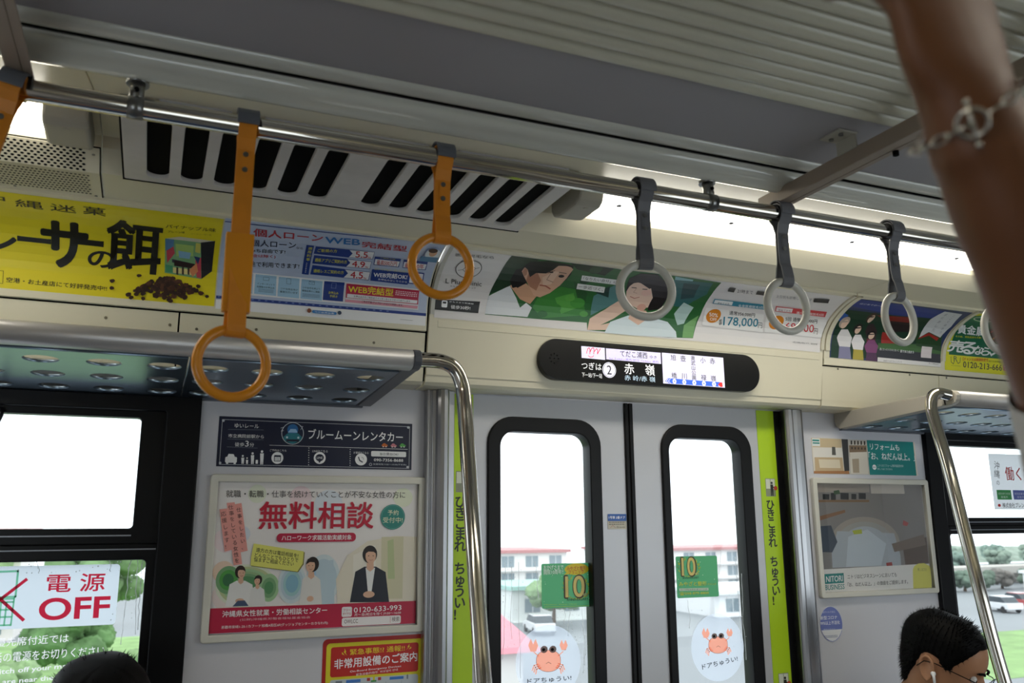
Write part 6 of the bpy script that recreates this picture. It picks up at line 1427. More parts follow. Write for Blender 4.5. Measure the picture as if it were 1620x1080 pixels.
  ('R','flow_panel','5a6a88',160.4,51.2,162.2,52.4,0),
  ('R','flow_panel','5a6a88',162.9,51.2,164.8,52.4,0),
  ('R','flow_panel','5a6a88',165.5,51.2,167.6,52.4,0),
  ('R','flow_panel','5a6a88',168.4,51.2,169.8,52.4,0),
  ('R','flow_panel','5a6a88',170.4,51.2,172.1,52.4,0),
  ('R','flow_panel','5a6a88',172.8,51.2,174.6,52.4,0),
  ('R','flow_panel','5a6a88',175.3,51.2,177.6,52.4,0),
  ('R','flow_panel','5a6a88',178.5,51.2,180.2,52.4,0),
  ('R','flow_panel','5a6a88',181,51.2,182.7,52.4,0),
  ('R','flow_panel','5a6a88',183.4,51.2,185.1,52.4,0),
  ('R','flow_panel','5a6a88',185.9,51.2,187.4,52.4,0),
  ('R','flow_panel','5a6a88',152.5,48.1,154,49.2,0),
  ('R','flow_panel','5a6a88',154.7,48.1,157.5,49.2,0),
  ('R','flow_panel','5a6a88',158.5,48.1,160.8,49.2,0),
  ('R','flow_panel','5a6a88',161.7,48.1,163,49.2,0),
  ('R','flow_panel','5a6a88',163.7,48.1,166.2,49.2,0),
  ('R','flow_panel','5a6a88',167.1,48.1,169,49.2,0),
  ('R','flow_panel','5a6a88',169.8,48.1,172.1,49.2,0),
  ('R','flow_panel','5a6a88',173,48.1,174.9,49.2,0),
  ('R','flow_panel','5a6a88',175.6,48.1,176.7,49.2,0),
  ('R','flow_panel','5a6a88',177.3,48.1,178.6,49.2,0),
  ('R','flow_panel','5a6a88',179.2,48.1,181.5,49.2,0),
  ('R','flow_panel','5a6a88',182.4,48.1,184.9,49.2,0),
  ('R','flow_panel','5a6a88',185.8,48.1,187.5,49.2,0),
  ('R','flow_panel','5a6a88',152.5,44.9,154.4,46,0),
  ('R','flow_panel','5a6a88',155.2,44.9,157.5,46,0),
  ('R','flow_panel','5a6a88',158.4,44.9,160.5,46,0),
  ('R','flow_panel','5a6a88',161.3,44.9,163.2,46,0),
  ('R','flow_panel','5a6a88',164,44.9,165.1,46,0),
  ('R','flow_panel','5a6a88',165.6,44.9,167.8,46,0),
  ('R','flow_panel','5a6a88',168.6,44.9,170.5,46,0),
  ('R','flow_panel','5a6a88',171.3,44.9,174.1,46,0),
  ('R','flow_panel','5a6a88',175,44.9,176.7,46,0),
  ('R','flow_panel','5a6a88',177.5,44.9,180,46,0),
  ('R','flow_panel','5a6a88',180.9,44.9,182.3,46,0),
  ('R','flow_panel','5a6a88',183,44.9,185.4,46,0),
  ('R','flow_panel','5a6a88',186.2,44.9,187.6,46,0),
  ('R','flow_panel','5a6a88',257,49.8,259,50.9,0),
  ('R','flow_panel','5a6a88',259.7,49.8,260.9,50.9,0),
  ('R','flow_panel','5a6a88',261.5,49.8,262.9,50.9,0),
  ('R','flow_panel','5a6a88',263.5,49.8,266.4,50.9,0),
  ('R','flow_panel','5a6a88',267.4,49.8,269.5,50.9,0),
  ('R','flow_panel','5a6a88',270.3,49.8,272.6,50.9,0),
  ('R','flow_panel','5a6a88',273.4,49.8,276.1,50.9,0),
  ('R','flow_panel','5a6a88',277.1,49.8,279.4,50.9,0),
  ('R','flow_panel','5a6a88',280.3,49.8,282.2,50.9,0),
  ('R','flow_panel','5a6a88',283,49.8,285.3,50.9,0),
  ('R','flow_panel','5a6a88',286.1,49.8,288.8,50.9,0),
  ('R','flow_panel','5a6a88',289.7,49.8,291.5,50.9,0),
  ('R','flow_panel','5a6a88',292.2,49.8,293.6,50.9,0),
  ('R','flow_panel','5a6a88',294.2,49.8,295.6,50.9,0),
  ('R','flow_panel','5a6a88',296.2,49.8,298.2,50.9,0),
  ('R','flow_panel','5a6a88',299,49.8,299.8,50.9,0),
  ('R','flow_panel','5a6a88',257,46.5,258.3,47.7,0),
  ('R','flow_panel','5a6a88',258.9,46.5,261.2,47.7,0),
  ('R','flow_panel','5a6a88',262,46.5,264.9,47.7,0),
  ('R','flow_panel','5a6a88',265.9,46.5,268.3,47.7,0),
  ('R','flow_panel','5a6a88',269.1,46.5,271.3,47.7,0),
  ('R','flow_panel','5a6a88',272.1,46.5,274.4,47.7,0),
  ('R','flow_panel','5a6a88',275.3,46.5,278,47.7,0),
  ('R','flow_panel','5a6a88',278.9,46.5,280.9,47.7,0),
  ('R','flow_panel','5a6a88',281.7,46.5,283.9,47.7,0),
  ('R','flow_panel','5a6a88',284.8,46.5,286.7,47.7,0),
  ('R','flow_panel','5a6a88',287.4,46.5,288.8,47.7,0),
  ('R','flow_panel','5a6a88',289.4,46.5,291.2,47.7,0),
  ('R','flow_panel','5a6a88',291.9,46.5,294.3,47.7,0),
  ('R','flow_panel','5a6a88',295.2,46.5,296.9,47.7,0),
  ('R','flow_panel','5a6a88',297.6,46.5,299.1,47.7,0),
  ('R','flow_panel','5a6a88',299.8,46.5,300,47.7,0),
  ('R','flow_panel','5a6a88',257,43.3,259.9,44.4,0),
  ('R','flow_panel','5a6a88',260.9,43.3,263.8,44.4,0),
  ('R','flow_panel','5a6a88',264.9,43.3,266.5,44.4,0),
  ('R','flow_panel','5a6a88',267.2,43.3,268.9,44.4,0),
  ('R','flow_panel','5a6a88',269.6,43.3,271.3,44.4,0),
  ('R','flow_panel','5a6a88',272,43.3,274.2,44.4,0),
  ('R','flow_panel','5a6a88',275.1,43.3,277,44.4,0),
  ('R','flow_panel','5a6a88',277.8,43.3,279.5,44.4,0),
  ('R','flow_panel','5a6a88',280.3,43.3,282.8,44.4,0),
  ('R','flow_panel','5a6a88',283.7,43.3,285,44.4,0),
  ('R','flow_panel','5a6a88',285.6,43.3,287.1,44.4,0),
  ('R','flow_panel','5a6a88',287.8,43.3,289.8,44.4,0),
  ('R','flow_panel','5a6a88',290.6,43.3,292.9,44.4,0),
  ('R','flow_panel','5a6a88',293.7,43.3,295.5,44.4,0),
  ('R','flow_panel','5a6a88',296.2,43.3,297.9,44.4,0),
  ('R','flow_panel','5a6a88',298.7,43.3,299.8,44.4,0),
  ('L','flow_panel','2c4060',[(161.3,83.1),(174.5,83.2),(174.6,74.8),(161.4,74.8),(161.3,83.1)],0.6),
  ('L','flow_panel','2c4060',[(215.8,85.5),(225.9,85.6),(226.7,71.6),(216.6,71.6),(215.8,85.5)],0.6),
  ('L','flow_panel','2c4060',[(270.1,84.9),(283.2,84.9),(283.5,76.3),(270.4,76.4),(270.1,84.9),(276.9,79.9),(283.2,84.9)],0.6),
  ('L','flow_panel','9ab0e0',[(325.4,85.4),(336.6,85.5),(336.8,72.2),(325.6,72.1),(325.4,85.4)],0.6),
  ('T','flow_panel','e6e048','お申込み',320.2,56.3,24.1,0,0,7.1,1,0),
  ('T','flow_panel','e6e048','手続き',323.5,48,19.1,0,0,6.3,1,0),
  ('P','offer_panel','c2284a',[(361.9,88.2),(550.6,89.3),(551.7,50.8),(363.6,50.4)]),
  ('P','offer_panel','f4f4f8',[(366.8,61.3),(549.2,61.6),(548.5,52.7),(366.3,51.4)]),
  ('P','offer_panel','eba4b4',[(362.8,46.4),(551.3,47.1),(550.6,39.7),(362.6,39.6)]),
  ('T','offer_panel','f0e030','WEB完結型',369,64.7,115,1.5,-1.4,20.4,2,0),
  ('R','offer_panel','f4d0d8',489.1,80.4,493.7,82.8,0),
  ('R','offer_panel','f4d0d8',495.4,80.4,499.6,82.8,0),
  ('R','offer_panel','f4d0d8',501.3,80.4,505.1,82.8,0),
  ('R','offer_panel','f4d0d8',506.7,80.4,511.3,82.8,0),
  ('R','offer_panel','f4d0d8',513.1,80.4,517.3,82.8,0),
  ('R','offer_panel','f4d0d8',519,80.4,522.7,82.8,0),
  ('R','offer_panel','f4d0d8',524.2,80.4,529.9,82.8,0),
  ('R','offer_panel','f4d0d8',531.9,80.4,535.9,82.8,0),
  ('R','offer_panel','f4d0d8',537.5,80.4,543.1,82.8,0),
  ('R','offer_panel','f4d0d8',545.1,80.4,546.7,82.8,0),
  ('R','offer_panel','f4d0d8',489.1,75.5,493.7,78,0),
  ('R','offer_panel','f4d0d8',495.5,75.5,500.3,78,0),
  ('R','offer_panel','f4d0d8',502.1,75.5,506.4,78,0),
  ('R','offer_panel','f4d0d8',508.1,75.5,513.3,78,0),
  ('R','offer_panel','f4d0d8',515.2,75.5,519.8,78,0),
  ('R','offer_panel','f4d0d8',521.6,75.5,525.6,78,0),
  ('R','offer_panel','f4d0d8',527.2,75.5,530.2,78,0),
  ('R','offer_panel','f4d0d8',531.5,75.5,535.2,78,0),
  ('R','offer_panel','f4d0d8',536.7,75.5,541,78,0),
  ('R','offer_panel','f4d0d8',542.7,75.5,546.2,78,0),
  ('R','offer_panel','f4d0d8',489.1,70.7,491.9,73.1,0),
  ('R','offer_panel','f4d0d8',493.2,70.7,499,73.1,0),
  ('R','offer_panel','f4d0d8',501.1,70.7,503.5,73.1,0),
  ('R','offer_panel','f4d0d8',504.8,70.7,508.7,73.1,0),
  ('R','offer_panel','f4d0d8',510.3,70.7,515.9,73.1,0),
  ('R','offer_panel','f4d0d8',517.9,70.7,523.4,73.1,0),
  ('R','offer_panel','f4d0d8',525.4,70.7,528.3,73.1,0),
  ('R','offer_panel','f4d0d8',529.7,70.7,535.4,73.1,0),
  ('R','offer_panel','f4d0d8',537.4,70.7,542.1,73.1,0),
  ('R','offer_panel','f4d0d8',543.9,70.7,546.5,73.1,0),
  ('T','offer_panel','3a2a30','お申込みからご契約までインターネットですべて完了します',383.5,53.7,146.4,0.2,-0.2,5.7,0,0),
  ('T','offer_panel','5a2030','ご来店不要!アップロードだけで完結します。',404.1,42.1,108.1,-0.4,-0,5.7,1,0),
  ('E','photo_print','e8ecf0',554.9,215.5,19,22.8),
  ('E','photo_print','e0b090',554.2,220.3,9.7,14.9),
  ('E','photo_print','4a2c1c',551.5,230.2,11.7,9.6),
  ('P','photo_print','5a8ab0',[(527.8,201.8),(573,204.5),(573.5,184.2),(529.4,183.2)]),
  ('R',LT,'3f86c8',283.2,4.6,343.4,11.9,5),
  ('T',LT,'ffffff','コザ信用金庫',289.5,6.2,47.8,0,0,3.5,1,0),
  ('E',LT,'8a4a30',275.8,9.8,4.8,5.6),
  ('E',LT,'3a4a60',350.7,10.9,4.9,4.9),
  ('R',LT,'5a5a60',298.2,17.4,298.8,17.8,0),
  ('R',LT,'5a5a60',299,17.4,299.6,17.8,0),
  ('R',LT,'5a5a60',299.9,17.4,300.8,17.8,0),
  ('R',LT,'5a5a60',301.1,17.4,301.8,17.8,0),
  ('R',LT,'5a5a60',302.1,17.4,302.6,17.8,0),
  ('R',LT,'5a5a60',302.9,17.4,303.7,17.8,0),
  ('R',LT,'5a5a60',304,17.4,304.9,17.8,0),
  ('R',LT,'5a5a60',305.2,17.4,305.8,17.8,0),
  ('R',LT,'5a5a60',306,17.4,306.5,17.8,0),
  ('R',LT,'5a5a60',306.8,17.4,307.4,17.8,0),
  ('R',LT,'5a5a60',307.7,17.4,308.4,17.8,0),
  ('R',LT,'5a5a60',308.7,17.4,309.5,17.8,0),
  ('R',LT,'5a5a60',309.8,17.4,310.3,17.8,0),
  ('R',LT,'5a5a60',310.5,17.4,311.3,17.8,0),
  ('R',LT,'5a5a60',311.6,17.4,312.2,17.8,0),
  ('R',LT,'5a5a60',312.5,17.4,313,17.8,0),
  ('R',LT,'5a5a60',313.3,17.4,314,17.8,0),
  ('R',LT,'5a5a60',314.3,17.4,314.7,17.8,0),
  ('R',LT,'5a5a60',314.9,17.4,315.8,17.8,0),
  ('R',LT,'5a5a60',316.1,17.4,316.6,17.8,0),
  ('R',LT,'5a5a60',316.8,17.4,317.5,17.8,0),
  ('R',LT,'5a5a60',317.8,17.4,318.7,17.8,0),
  ('R',LT,'5a5a60',319.1,17.4,319.5,17.8,0),
  ('R',LT,'5a5a60',319.7,17.4,320.2,17.8,0),
  ('R',LT,'5a5a60',320.4,17.4,320.9,17.8,0),
  ('R',LT,'5a5a60',321.1,17.4,321.9,17.8,0),
  ('R',LT,'5a5a60',322.2,17.4,323.1,17.8,0),
  ('R',LT,'5a5a60',323.5,17.4,324.4,17.8,0),
  ('R',LT,'5a5a60',324.8,17.4,325.3,17.8,0),
  ('R',LT,'5a5a60',325.5,17.4,326,17.8,0),
  ('R',LT,'5a5a60',506.9,7.2,507.9,8.1,0),
  ('R',LT,'5a5a60',508.3,7.2,509.7,8.1,0),
  ('R',LT,'5a5a60',510.2,7.2,511.4,8.1,0),
  ('R',LT,'5a5a60',511.9,7.2,513.9,8.1,0),
  ('R',LT,'5a5a60',514.6,7.2,516.8,8.1,0),
  ('R',LT,'5a5a60',517.5,7.2,519.3,8.1,0),
  ('R',LT,'5a5a60',519.9,7.2,521.4,8.1,0),
  ('R',LT,'5a5a60',522,7.2,524.2,8.1,0),
  ('R',LT,'5a5a60',524.9,7.2,526.3,8.1,0),
  ('R',LT,'5a5a60',526.8,7.2,527.9,8.1,0),
  ('R',LT,'5a5a60',528.4,7.2,530.4,8.1,0),
  ('R',LT,'5a5a60',531.1,7.2,532.8,8.1,0),
  ('R',LT,'5a5a60',533.4,7.2,534.4,8.1,0),
  ('R',LT,'5a5a60',534.9,7.2,537.1,8.1,0),
  ('R',LT,'5a5a60',537.8,7.2,539.2,8.1,0),
  ('R',LT,'5a5a60',539.8,7.2,540.5,8.1,0),
 ],
 'clinic': [
  ('P','photo_print','2c6a34',[(154.5,31.4),(158.8,88.4),(167.1,140.7),(171.3,188.8),(172.7,238.5),(290.5,244.1),(490.8,246.2),(484.9,234.2),(649,238.1),(824.7,229.8),(829.1,170.9),(830.2,90.1),(816.6,19),(728.3,14.6),(463.3,14.7),(461,35.6),(323.8,32.6)]),
  ('P','photo_print','1c3c22',[(158.8,88.4),(167.1,140.7),(172.7,238.5),(255.9,241.4),(230.4,183.2),(231.5,119.7),(210.5,117.1)]),
  ('P','photo_print','3f8a3a',[(298.9,92),(356.3,135.1),(423.2,130.6),(456.7,56.4),(323.6,36),(290.3,62.4)]),
  ('P','photo_print','16321c',[(325.2,247.4),(476.4,244.3),(463,196.6),(373.2,209.1)]),
  ('P','photo_print','5aa848',[(350.1,97.6),(400.4,119.3),(425.6,75.1),(379.1,53)]),
  ('P','photo_print','2a5a30',[(383.1,162.4),(441.2,124.2),(446.7,84.6),(417,104.9)]),
  ('P','photo_print','8fc0c4',[(668.4,232.7),(731.7,227.2),(756.2,127.9),(724.2,124.2)]),
  ('P','photo_print','2f6a6a',[(673.6,215.6),(801.4,222.7),(813.3,168.6),(764.1,111.1),(718.7,111.8)]),
  ('P','photo_print','b8d4d0',[(739.6,86.8),(756.2,127.9),(796.8,114.6),(780.9,60.2),(759.4,53.4)]),
  ('P','photo_print','1f4a4c',[(712.3,205.9),(766.6,207.5),(778.6,149.9),(739.9,138.2)]),
  ('P','photo_print','7ab06a',[(781.9,55.3),(824.5,89.6),(816.5,20),(779.2,18.5)]),
  ('P','photo_print','5a8a8a',[(463.9,116.7),(515,166.2),(547,104.4),(470.2,57.1)]),
  ('P','photo_print','1f4038',[(464.6,128.1),(498.6,157.1),(510.8,116.6)]),
  ('P','person_print','e8ecf0',[(154.4,33.1),(158.2,83),(209.5,120.2),(237.4,85.7),(253.6,59),(269.5,74.5),(288.5,62.3),(278.5,35.5)]),
  ('P','person_print','d8a888',[(209.5,120.2),(232.1,149.9),(296.7,99.6),(281.3,72),(249,83.3)]),
  ('P','person_print','1c1614',[(204.2,136.9),(222,181.8),(231,216.7),(278.1,231.9),(355.1,223.7),(365.5,185.1),(360,158.9),(311.6,197.7),(283.7,176.9),(249.4,171.5),(252.2,134.6),(232.8,115.7)]),
  ('P','person_print','e2b498',[(224.6,174.9),(226.3,193.3),(240.4,185),(253,162.2),(275,180.4),(296.9,197.8),(314.1,216.7),(347.9,219.2),(362.2,207),(359.5,168.8),(351,139),(330.8,111.1),(305.6,94.7),(285.8,98.4),(255.7,135.1),(235.8,159.6)]),
  ('P','person_print','b98268',[(245.9,171),(268.5,178.4),(291,149.1),(288.6,114.2),(266.7,124),(249.1,143.2)]),
  ('P','person_print','f0ccb4',[(290.3,160.6),(314.9,190),(329.8,189.9),(324.3,139.9),(302.7,132.7)]),
  ('P','person_print','c48e74',[(227.1,172.9),(227.9,189.3),(237.7,184.5),(242.6,165.5),(238.4,157.6)]),
  ('P','person_print','171211',[(204.2,136.9),(206.8,179.4),(219.6,187.8),(230.5,217.7),(277.6,233.1),(353.9,226.1),(359.8,213.7),(334.8,219.6),(314.6,215.6),(307.6,194.2),(294.4,177.6),(266.1,175.1),(255,156.8),(237.7,184.5),(226.7,192.3),(224.6,174.9),(237.3,150.7),(231.5,119.7),(218.8,113.9)]),
  ('L','person_print','2a1c18',[(298.9,180.3),(313.4,193.6)],2.2),
  ('L','person_print','2a1c18',[(328.5,188.6),(350.5,186.9)],2.2),
  ('E','person_print','1c1210',341.2,174,8.4,5.6),
  ('E','person_print','2a1a16',306.9,184.8,6.2,3.5),
  ('L','person_print','b0604e',[(293.3,133.1),(310.2,132.7),(326.8,124.7)],4),
  ('L','person_print','a87460',[(307.1,178.1),(305.4,154.9),(326.5,148.6)],1.8),
  ('E','photo_print','4a9a40',421.9,89.6,22.8,15.6),
  ('E','photo_print','3f8a3a',357.4,68.6,18.8,12.3),
  ('E','photo_print','62b04c',394.5,102.4,14.9,10.7),
  ('E','photo_print','2f6e34',322.4,48,15,9.6),
  ('E','photo_print','56a048',448.3,59.2,13.2,8.3),
  ('E','photo_print','1f4428',415.3,167.3,14.3,13.1),
  ('E','photo_print','24502c',424.8,219.2,17.3,20.2),
  ('E','photo_print','183820',187.5,143.6,13.6,11.8),
  ('P','person_print','e8c8b4',[(463.3,14.7),(468.8,47.7),(510.5,77.6),(545.2,109.5),(578.6,81.6),(544.4,54.2),(504.2,32.1),(586.7,57.9),(536.5,20.7)]),
  ('P','person_print','dceaf0',[(516,7.4),(534.9,44),(590.3,67.8),(655.1,71.2),(724.1,60.2),(755.8,33.7),(759.3,16.5)]),
  ('P','person_print','e6c0a8',[(592,58.4),(598.1,88.5),(644.6,88),(656.5,64.1),(626.8,42.3)]),
  ('P','person_print','1e1816',[(553.6,145.7),(539.9,198.9),(560.3,227.8),(609.1,233.9),(669.5,190.6),(694.9,138.8),(690.7,97.9),(650,88.5),(635.3,137.4)]),
  ('P','person_print','f0d0bc',[(556.1,146),(556.9,186.7),(584.8,183.8),(624.7,169),(648.3,132.9),(646.2,98.8),(616.6,90.3),(582.3,102.8),(565.2,123.1)]),
  ('P','person_print','1e1816',[(553.8,161.8),(551.9,201),(583.3,215.1),(636.2,177.7),(621.4,165),(578,186.5),(562.9,180.3)]),
  ('L','person_print','1c1210',[(565.8,162.2),(579.2,162.8)],3),
  ('L','person_print','1c1210',[(601.4,161.3),(615,161.9)],3),
  ('E','person_print','f2c8b8',619.2,148.2,15.4,12),
  ('L','person_print','b05048',[(575.6,128.9),(591.6,123.9),(605.1,130.1)],2),
  ('L','person_print','b08068',[(581.7,161.1),(578.8,145.3),(591.5,143.1)],1.2),
  ('E','person_print','e8b4a0',625.2,96.6,14.4,11.7),
  ('P',LT,'eef0ee',[(397.9,187.6),(510.3,186.2),(520.5,165.6),(403.4,166.6)]),
  ('T',LT,'2a2c2a','「なりたい自分」に',408.1,170.7,104.5,-0.9,-3.3,12.3,0,0),
  ('P',LT,'eef0ee',[(398.7,154.4),(485,152.7),(490.3,131.3),(403.1,134.1)]),
  ('T',LT,'2a2c2a','一歩近づく。',406.7,137.9,78.5,-2.5,-2.8,12.3,0,0),
  ('T',LT,'2c2826','医療脱毛なら',30.7,203.8,101.5,7.5,-3.5,12.7,0,0),
  ('E','emblem','383432',79.5,162.9,35,32.8),
  ('E','emblem','ece8e6',79.5,162.9,33,30.6),
  ('L','emblem','383432',[(53.4,153.1),(64.9,157),(69.2,166)],1.3),
  ('L','emblem','383432',[(64.9,157),(73.1,150.3)],1.3),
  ('L','emblem','383432',[(106.3,170.5),(97.2,166.7),(88.4,172.4)],1.3),
  ('L','emblem','383432',[(97.2,166.7),(94.9,157.9)],1.3),
  ('T',LT,'2c2826','L Plus Clinic',31.8,107.5,99.4,1.7,-2.9,14.3,0,0),
  ('T',LT,'2c2826','エルプラスクリニック',46,98.1,71.1,1.3,-0.9,5.4,0,0),
  ('P',LT,'1c1a1a',[(10.2,59.1),(136.6,65.2),(134.7,33.1),(11.8,32)]),
  ('T',LT,'ffffff','おもろまち駅直結',51.5,55.1,67.7,0,0,3.7,0,0),
  ('T',LT,'ffffff','徒歩30秒!',57.1,38.4,54.1,0.9,-0.3,9.9,1,0),
  ('R',LT,'ffffff',30.8,40.1,46.5,58.4,3),
  ('R',LT,'1c1a1a',33.6,50.3,43.1,55.4,1),
  ('P',LT,'2a2a2e',[(865,212.8),(887.1,212.5),(893.8,191.7),(871,192.8)]),
  ('P',LT,'2a2a2e',[(963.8,213.3),(994,212.6),(1001.7,194),(970.1,194.5)]),
  ('P',LT,'2a2a2e',[(1178,209.2),(1234.6,213.7),(1244.9,193.6),(1190.2,190)]),
  ('T',LT,'4a4a50','21時まで',905.3,192,55.3,1,-10.3,17.5,0,0),
  ('T',LT,'8a8a90','土日祝も診療しています',1047.7,190.7,133.3,3,-8.9,13.7,0,0),
  ('P','price_panel','f6f4f2',[(837.7,119.3),(1050.4,118.5),(1068.6,56.4),(844.5,60.6)]),
  ('P','price_panel','f6f4f2',[(1060.9,116.5),(1293.9,122.8),(1313.6,57.7),(1074.2,59.5)]),
  ('P','price_panel','2c86a0',[(847.4,155.7),(1033.3,154.9),(1041.1,135.1),(851.8,136.1)]),
  ('P','price_panel','f2f4f4',[(851.7,152.3),(915.8,152.6),(919.8,138.1),(853.9,138.4)]),
  ('T','price_panel','3a4a50','初めての方',869.6,136.4,40.8,0.5,-3.7,8.3,0,0),
  ('T','price_panel','ffffff','全身医療脱毛5回',944.4,134.6,92.3,2.6,-5.3,10.8,0,0),
  ('P','price_panel','d8484c',[(1073,154.5),(1270,154.7),(1278,132.2),(1082.2,133.4)]),
  ('P','price_panel','f4eeee',[(1077.8,150.9),(1139.1,151.7),(1145,135.4),(1084.1,135.5)]),
  ('T','price_panel','7a4a4a','初めての方',1093.2,135.9,46.9,0.2,-5,8.5,0,0),
  ('T','price_panel','ffffff','選べる医療脱毛5回',1164.5,132.5,105,2.6,-5.5,10.3,0,0),
  ('E','seal','e08a20',874.5,94.6,24.9,23.5),
  ('E','seal','e08a20',1107.4,94.7,26.5,24.3),
  ('T','seal','ffffff','50%',860.6,91.5,30.9,-0.8,-4.8,12.4,1,0),
  ('T','seal','ffffff','OFF',868.1,77.9,23.4,0.6,-3.1,9.2,1,0),
  ('T','seal','ffffff','OFF',1103.6,77.7,22.2,-0.2,-3.6,9.5,1,0),
  ('T',LT,'2c2826','通常356,000円',927.7,102.8,93.4,0.8,-5.9,15.1,1,0),
  ('L',LT,'2c2826',[(944.5,111.8),(1016.3,111.1)],0.7),
  ('T',LT,'2c2826','5回 通常136,000円',1138.9,102.5,122.7,2.5,-6.9,15.5,1,0),
  ('L',LT,'2c2826',[(1176.8,112.1),(1257.9,111.8)],0.7),
  ('T',LT,'2c2826','総',900.6,75.5,9.7,2.5,-2.5,9.7,1,1),
  ('T',LT,'2c2826','額',903.1,65.8,9.7,2.5,-2.5,9.7,1,1),
  ('T',LT,'2c86a0','178,000',919.5,62.9,126.5,5.5,-8.2,32.5,1,0),
  ('T',LT,'3a4a50','円',1046.9,70.1,15,-0.3,-5.4,18.4,0,0),
  ('T',LT,'d8484c','68,000',1151.4,66.8,111.8,1.7,-9.1,31.3,1,0),
  ('T',LT,'6a4a4a','円',1264.5,68.7,15.3,-0.4,-6.4,20,0,0),
  ('T',LT,'6a6a6a','※表示価格は税込です。自由診療',1185.6,33.2,98,0.1,0.3,5.2,0,0),
 ],
 'station': [
  ('P','picture_print','243a8c',[(-22.9,192.7),(-15,231.7),(191.9,230.7),(375.3,225.4),(409.4,173.7),(187.2,172.5)]),
  ('P','picture_print','1c3c28',[(-3.8,-2.7),(-1.1,63.2),(-6.5,117.7),(-6.9,173.4),(187.2,172.5),(403.2,180.2),(481.5,23.5)]),
  ('P','picture_print','2a5aa8',[(-13.4,128.3),(-12.6,159),(17,150.1),(18.6,114.7)]),
  ('P','picture_print','8a2820',[(123.1,163.7),(260.8,171.8),(317.6,134.8),(190.8,139.3)]),
  ('P','picture_print','2a1c1c',[(185.9,145.3),(318.8,148.2),(340.1,113.3),(228.3,102.9)]),
  ('P','picture_print','a83028',[(193.6,99.6),(246.1,93.7),(288.8,38.6),(204.5,60.6)]),
  ('P','picture_print','48703c',[(192.6,59.7),(358.5,67.6),(477.9,57.1),(478.2,32.9),(190.7,22.3)]),
  ('P','picture_print','2c4c2a',[(334.2,112.7),(444,136.1),(479.1,52.3),(359.8,62.9)]),
  ('P','picture_print','3c3c44',[(189.8,40.8),(474,42.2),(478.6,11.2),(192.2,12.2)]),
  ('P','person_print','6a2a2a',[(139.4,76.7),(172.8,79.5),(188,36),(144.5,32.8)]),
  ('P','person_print','3a2a2c',[(118.5,124.8),(138.5,127),(169.9,100.1),(177.9,70.6),(141,70.2),(121.7,95.6)]),
  ('E','person_print','4a3428',109,151.9,14.5,22.4),
  ('E','person_print','eccbb4',113.9,145.6,9.7,17.2),
  ('P','person_print','4a3428',[(91.7,154.9),(118.8,158.3),(116.7,152.9),(100.5,149.1)]),
  ('P','person_print','8a88a8',[(30.6,43.6),(73.3,46.8),(81.3,-1.4),(27.5,-5.1)]),
  ('P','person_print','e8e4e4',[(23,93.4),(48.5,95.8),(78.1,68.3),(75.9,37.2),(30.2,36.6),(16.1,63.4)]),
  ('E','person_print','b8a898',20.4,120.8,18.6,22.5),
  ('E','person_print','eccbb4',24.6,114.3,12.5,17.2),
  ('P','person_print','b8a898',[(-0.2,123.8),(34.5,127.5),(30.3,121.9),(9,117.9)]),
  ('P','person_print','b8a848',[(90.1,37),(127.8,39.8),(134.2,-2.4),(86.8,-5.6)]),
  ('P','person_print','f0ecec',[(86.5,80.1),(109.4,82.1),(133,58.6),(129.5,31.4),(89.1,30.9),(78.2,54.4)]),
  ('E','person_print','2a2020',86.7,103.1,16.8,18.7),
  ('E','person_print','eccbb4',89.7,97.8,11.2,14.4),
  ('P','person_print','2a2020',[(68.8,105.6),(100.1,108.6),(95.6,104),(76.2,100.7)]),
  ('P','person_print','5a3a5a',[(146,30.1),(186.6,33),(192.8,-3.1),(142.2,-6.5)]),
  ('P','person_print','8a4a7a',[(147.7,66.8),(172.5,68.7),(193.7,49.2),(188,25.8),(144.9,24.8),(134.7,44.8)]),
  ('E','person_print','20181c',152.6,85.9,18.3,15.3),
  ('E','person_print','eccbb4',154.5,81.6,12.2,11.9),
  ('P','person_print','20181c',[(134.1,87.7),(168.2,90.6),(162.3,86.7),(140.9,83.8)]),
  ('P','ribbon','dcdcdc',[(362.4,222.8),(445.6,219.3),(462.2,151.9),(450.4,101.4),(387.2,118.1),(359.2,93.1),(347,172.7)]),
  ('P','ribbon','b03028',[(359.2,93.1),(389.4,115.3),(446,98.2),(442.9,87.1),(396.5,104.8),(356.4,86.6)]),
  ('T','ribbon','8a8a90','ま',379.2,196.2,15.2,3,-3,15.2,0,1),
  ('T','ribbon','8a8a90','た',382.9,177.2,15.2,3,-3,15.2,0,1),
  ('T','ribbon','8a8a90','あ',386.7,158.2,15.2,3,-3,15.2,0,1),
  ('T','ribbon','8a8a90','し',390.4,139.1,15.2,3,-3,15.2,0,1),
  ('T','ribbon','8a8a90','た',394.1,120.1,15.2,3,-3,15.2,0,1),
  ('T','ribbon','8a8a90','こ',417.5,196.9,12.3,2.2,-2.2,12.3,0,1),
  ('T','ribbon','8a8a90','こ',420.4,180.6,12.3,2.2,-2.2,12.3,0,1),
  ('T','ribbon','8a8a90','で',423.3,164.3,12.3,2.2,-2.2,12.3,0,1),
  ('T','ribbon','8a8a90','会',426.2,147.9,12.3,2.2,-2.2,12.3,0,1),
  ('T','ribbon','8a8a90','お',429.1,131.6,12.3,2.2,-2.2,12.3,0,1),
  ('T','ribbon','8a8a90','う',432,115.2,12.3,2.2,-2.2,12.3,0,1),
  ('T',LT,'dfe4f4','はじめての一日',14.4,206.3,94.6,0,0,8.6,1,0),
  ('T',LT,'dfe0e0','夏になったらきみに会いに',201.4,36,84.5,1.4,-0.5,8.3,0,0),
  ('T',LT,'ffffff','駅でまた会おう',292.2,35.1,59.9,0.5,-0.5,9.4,1,0),
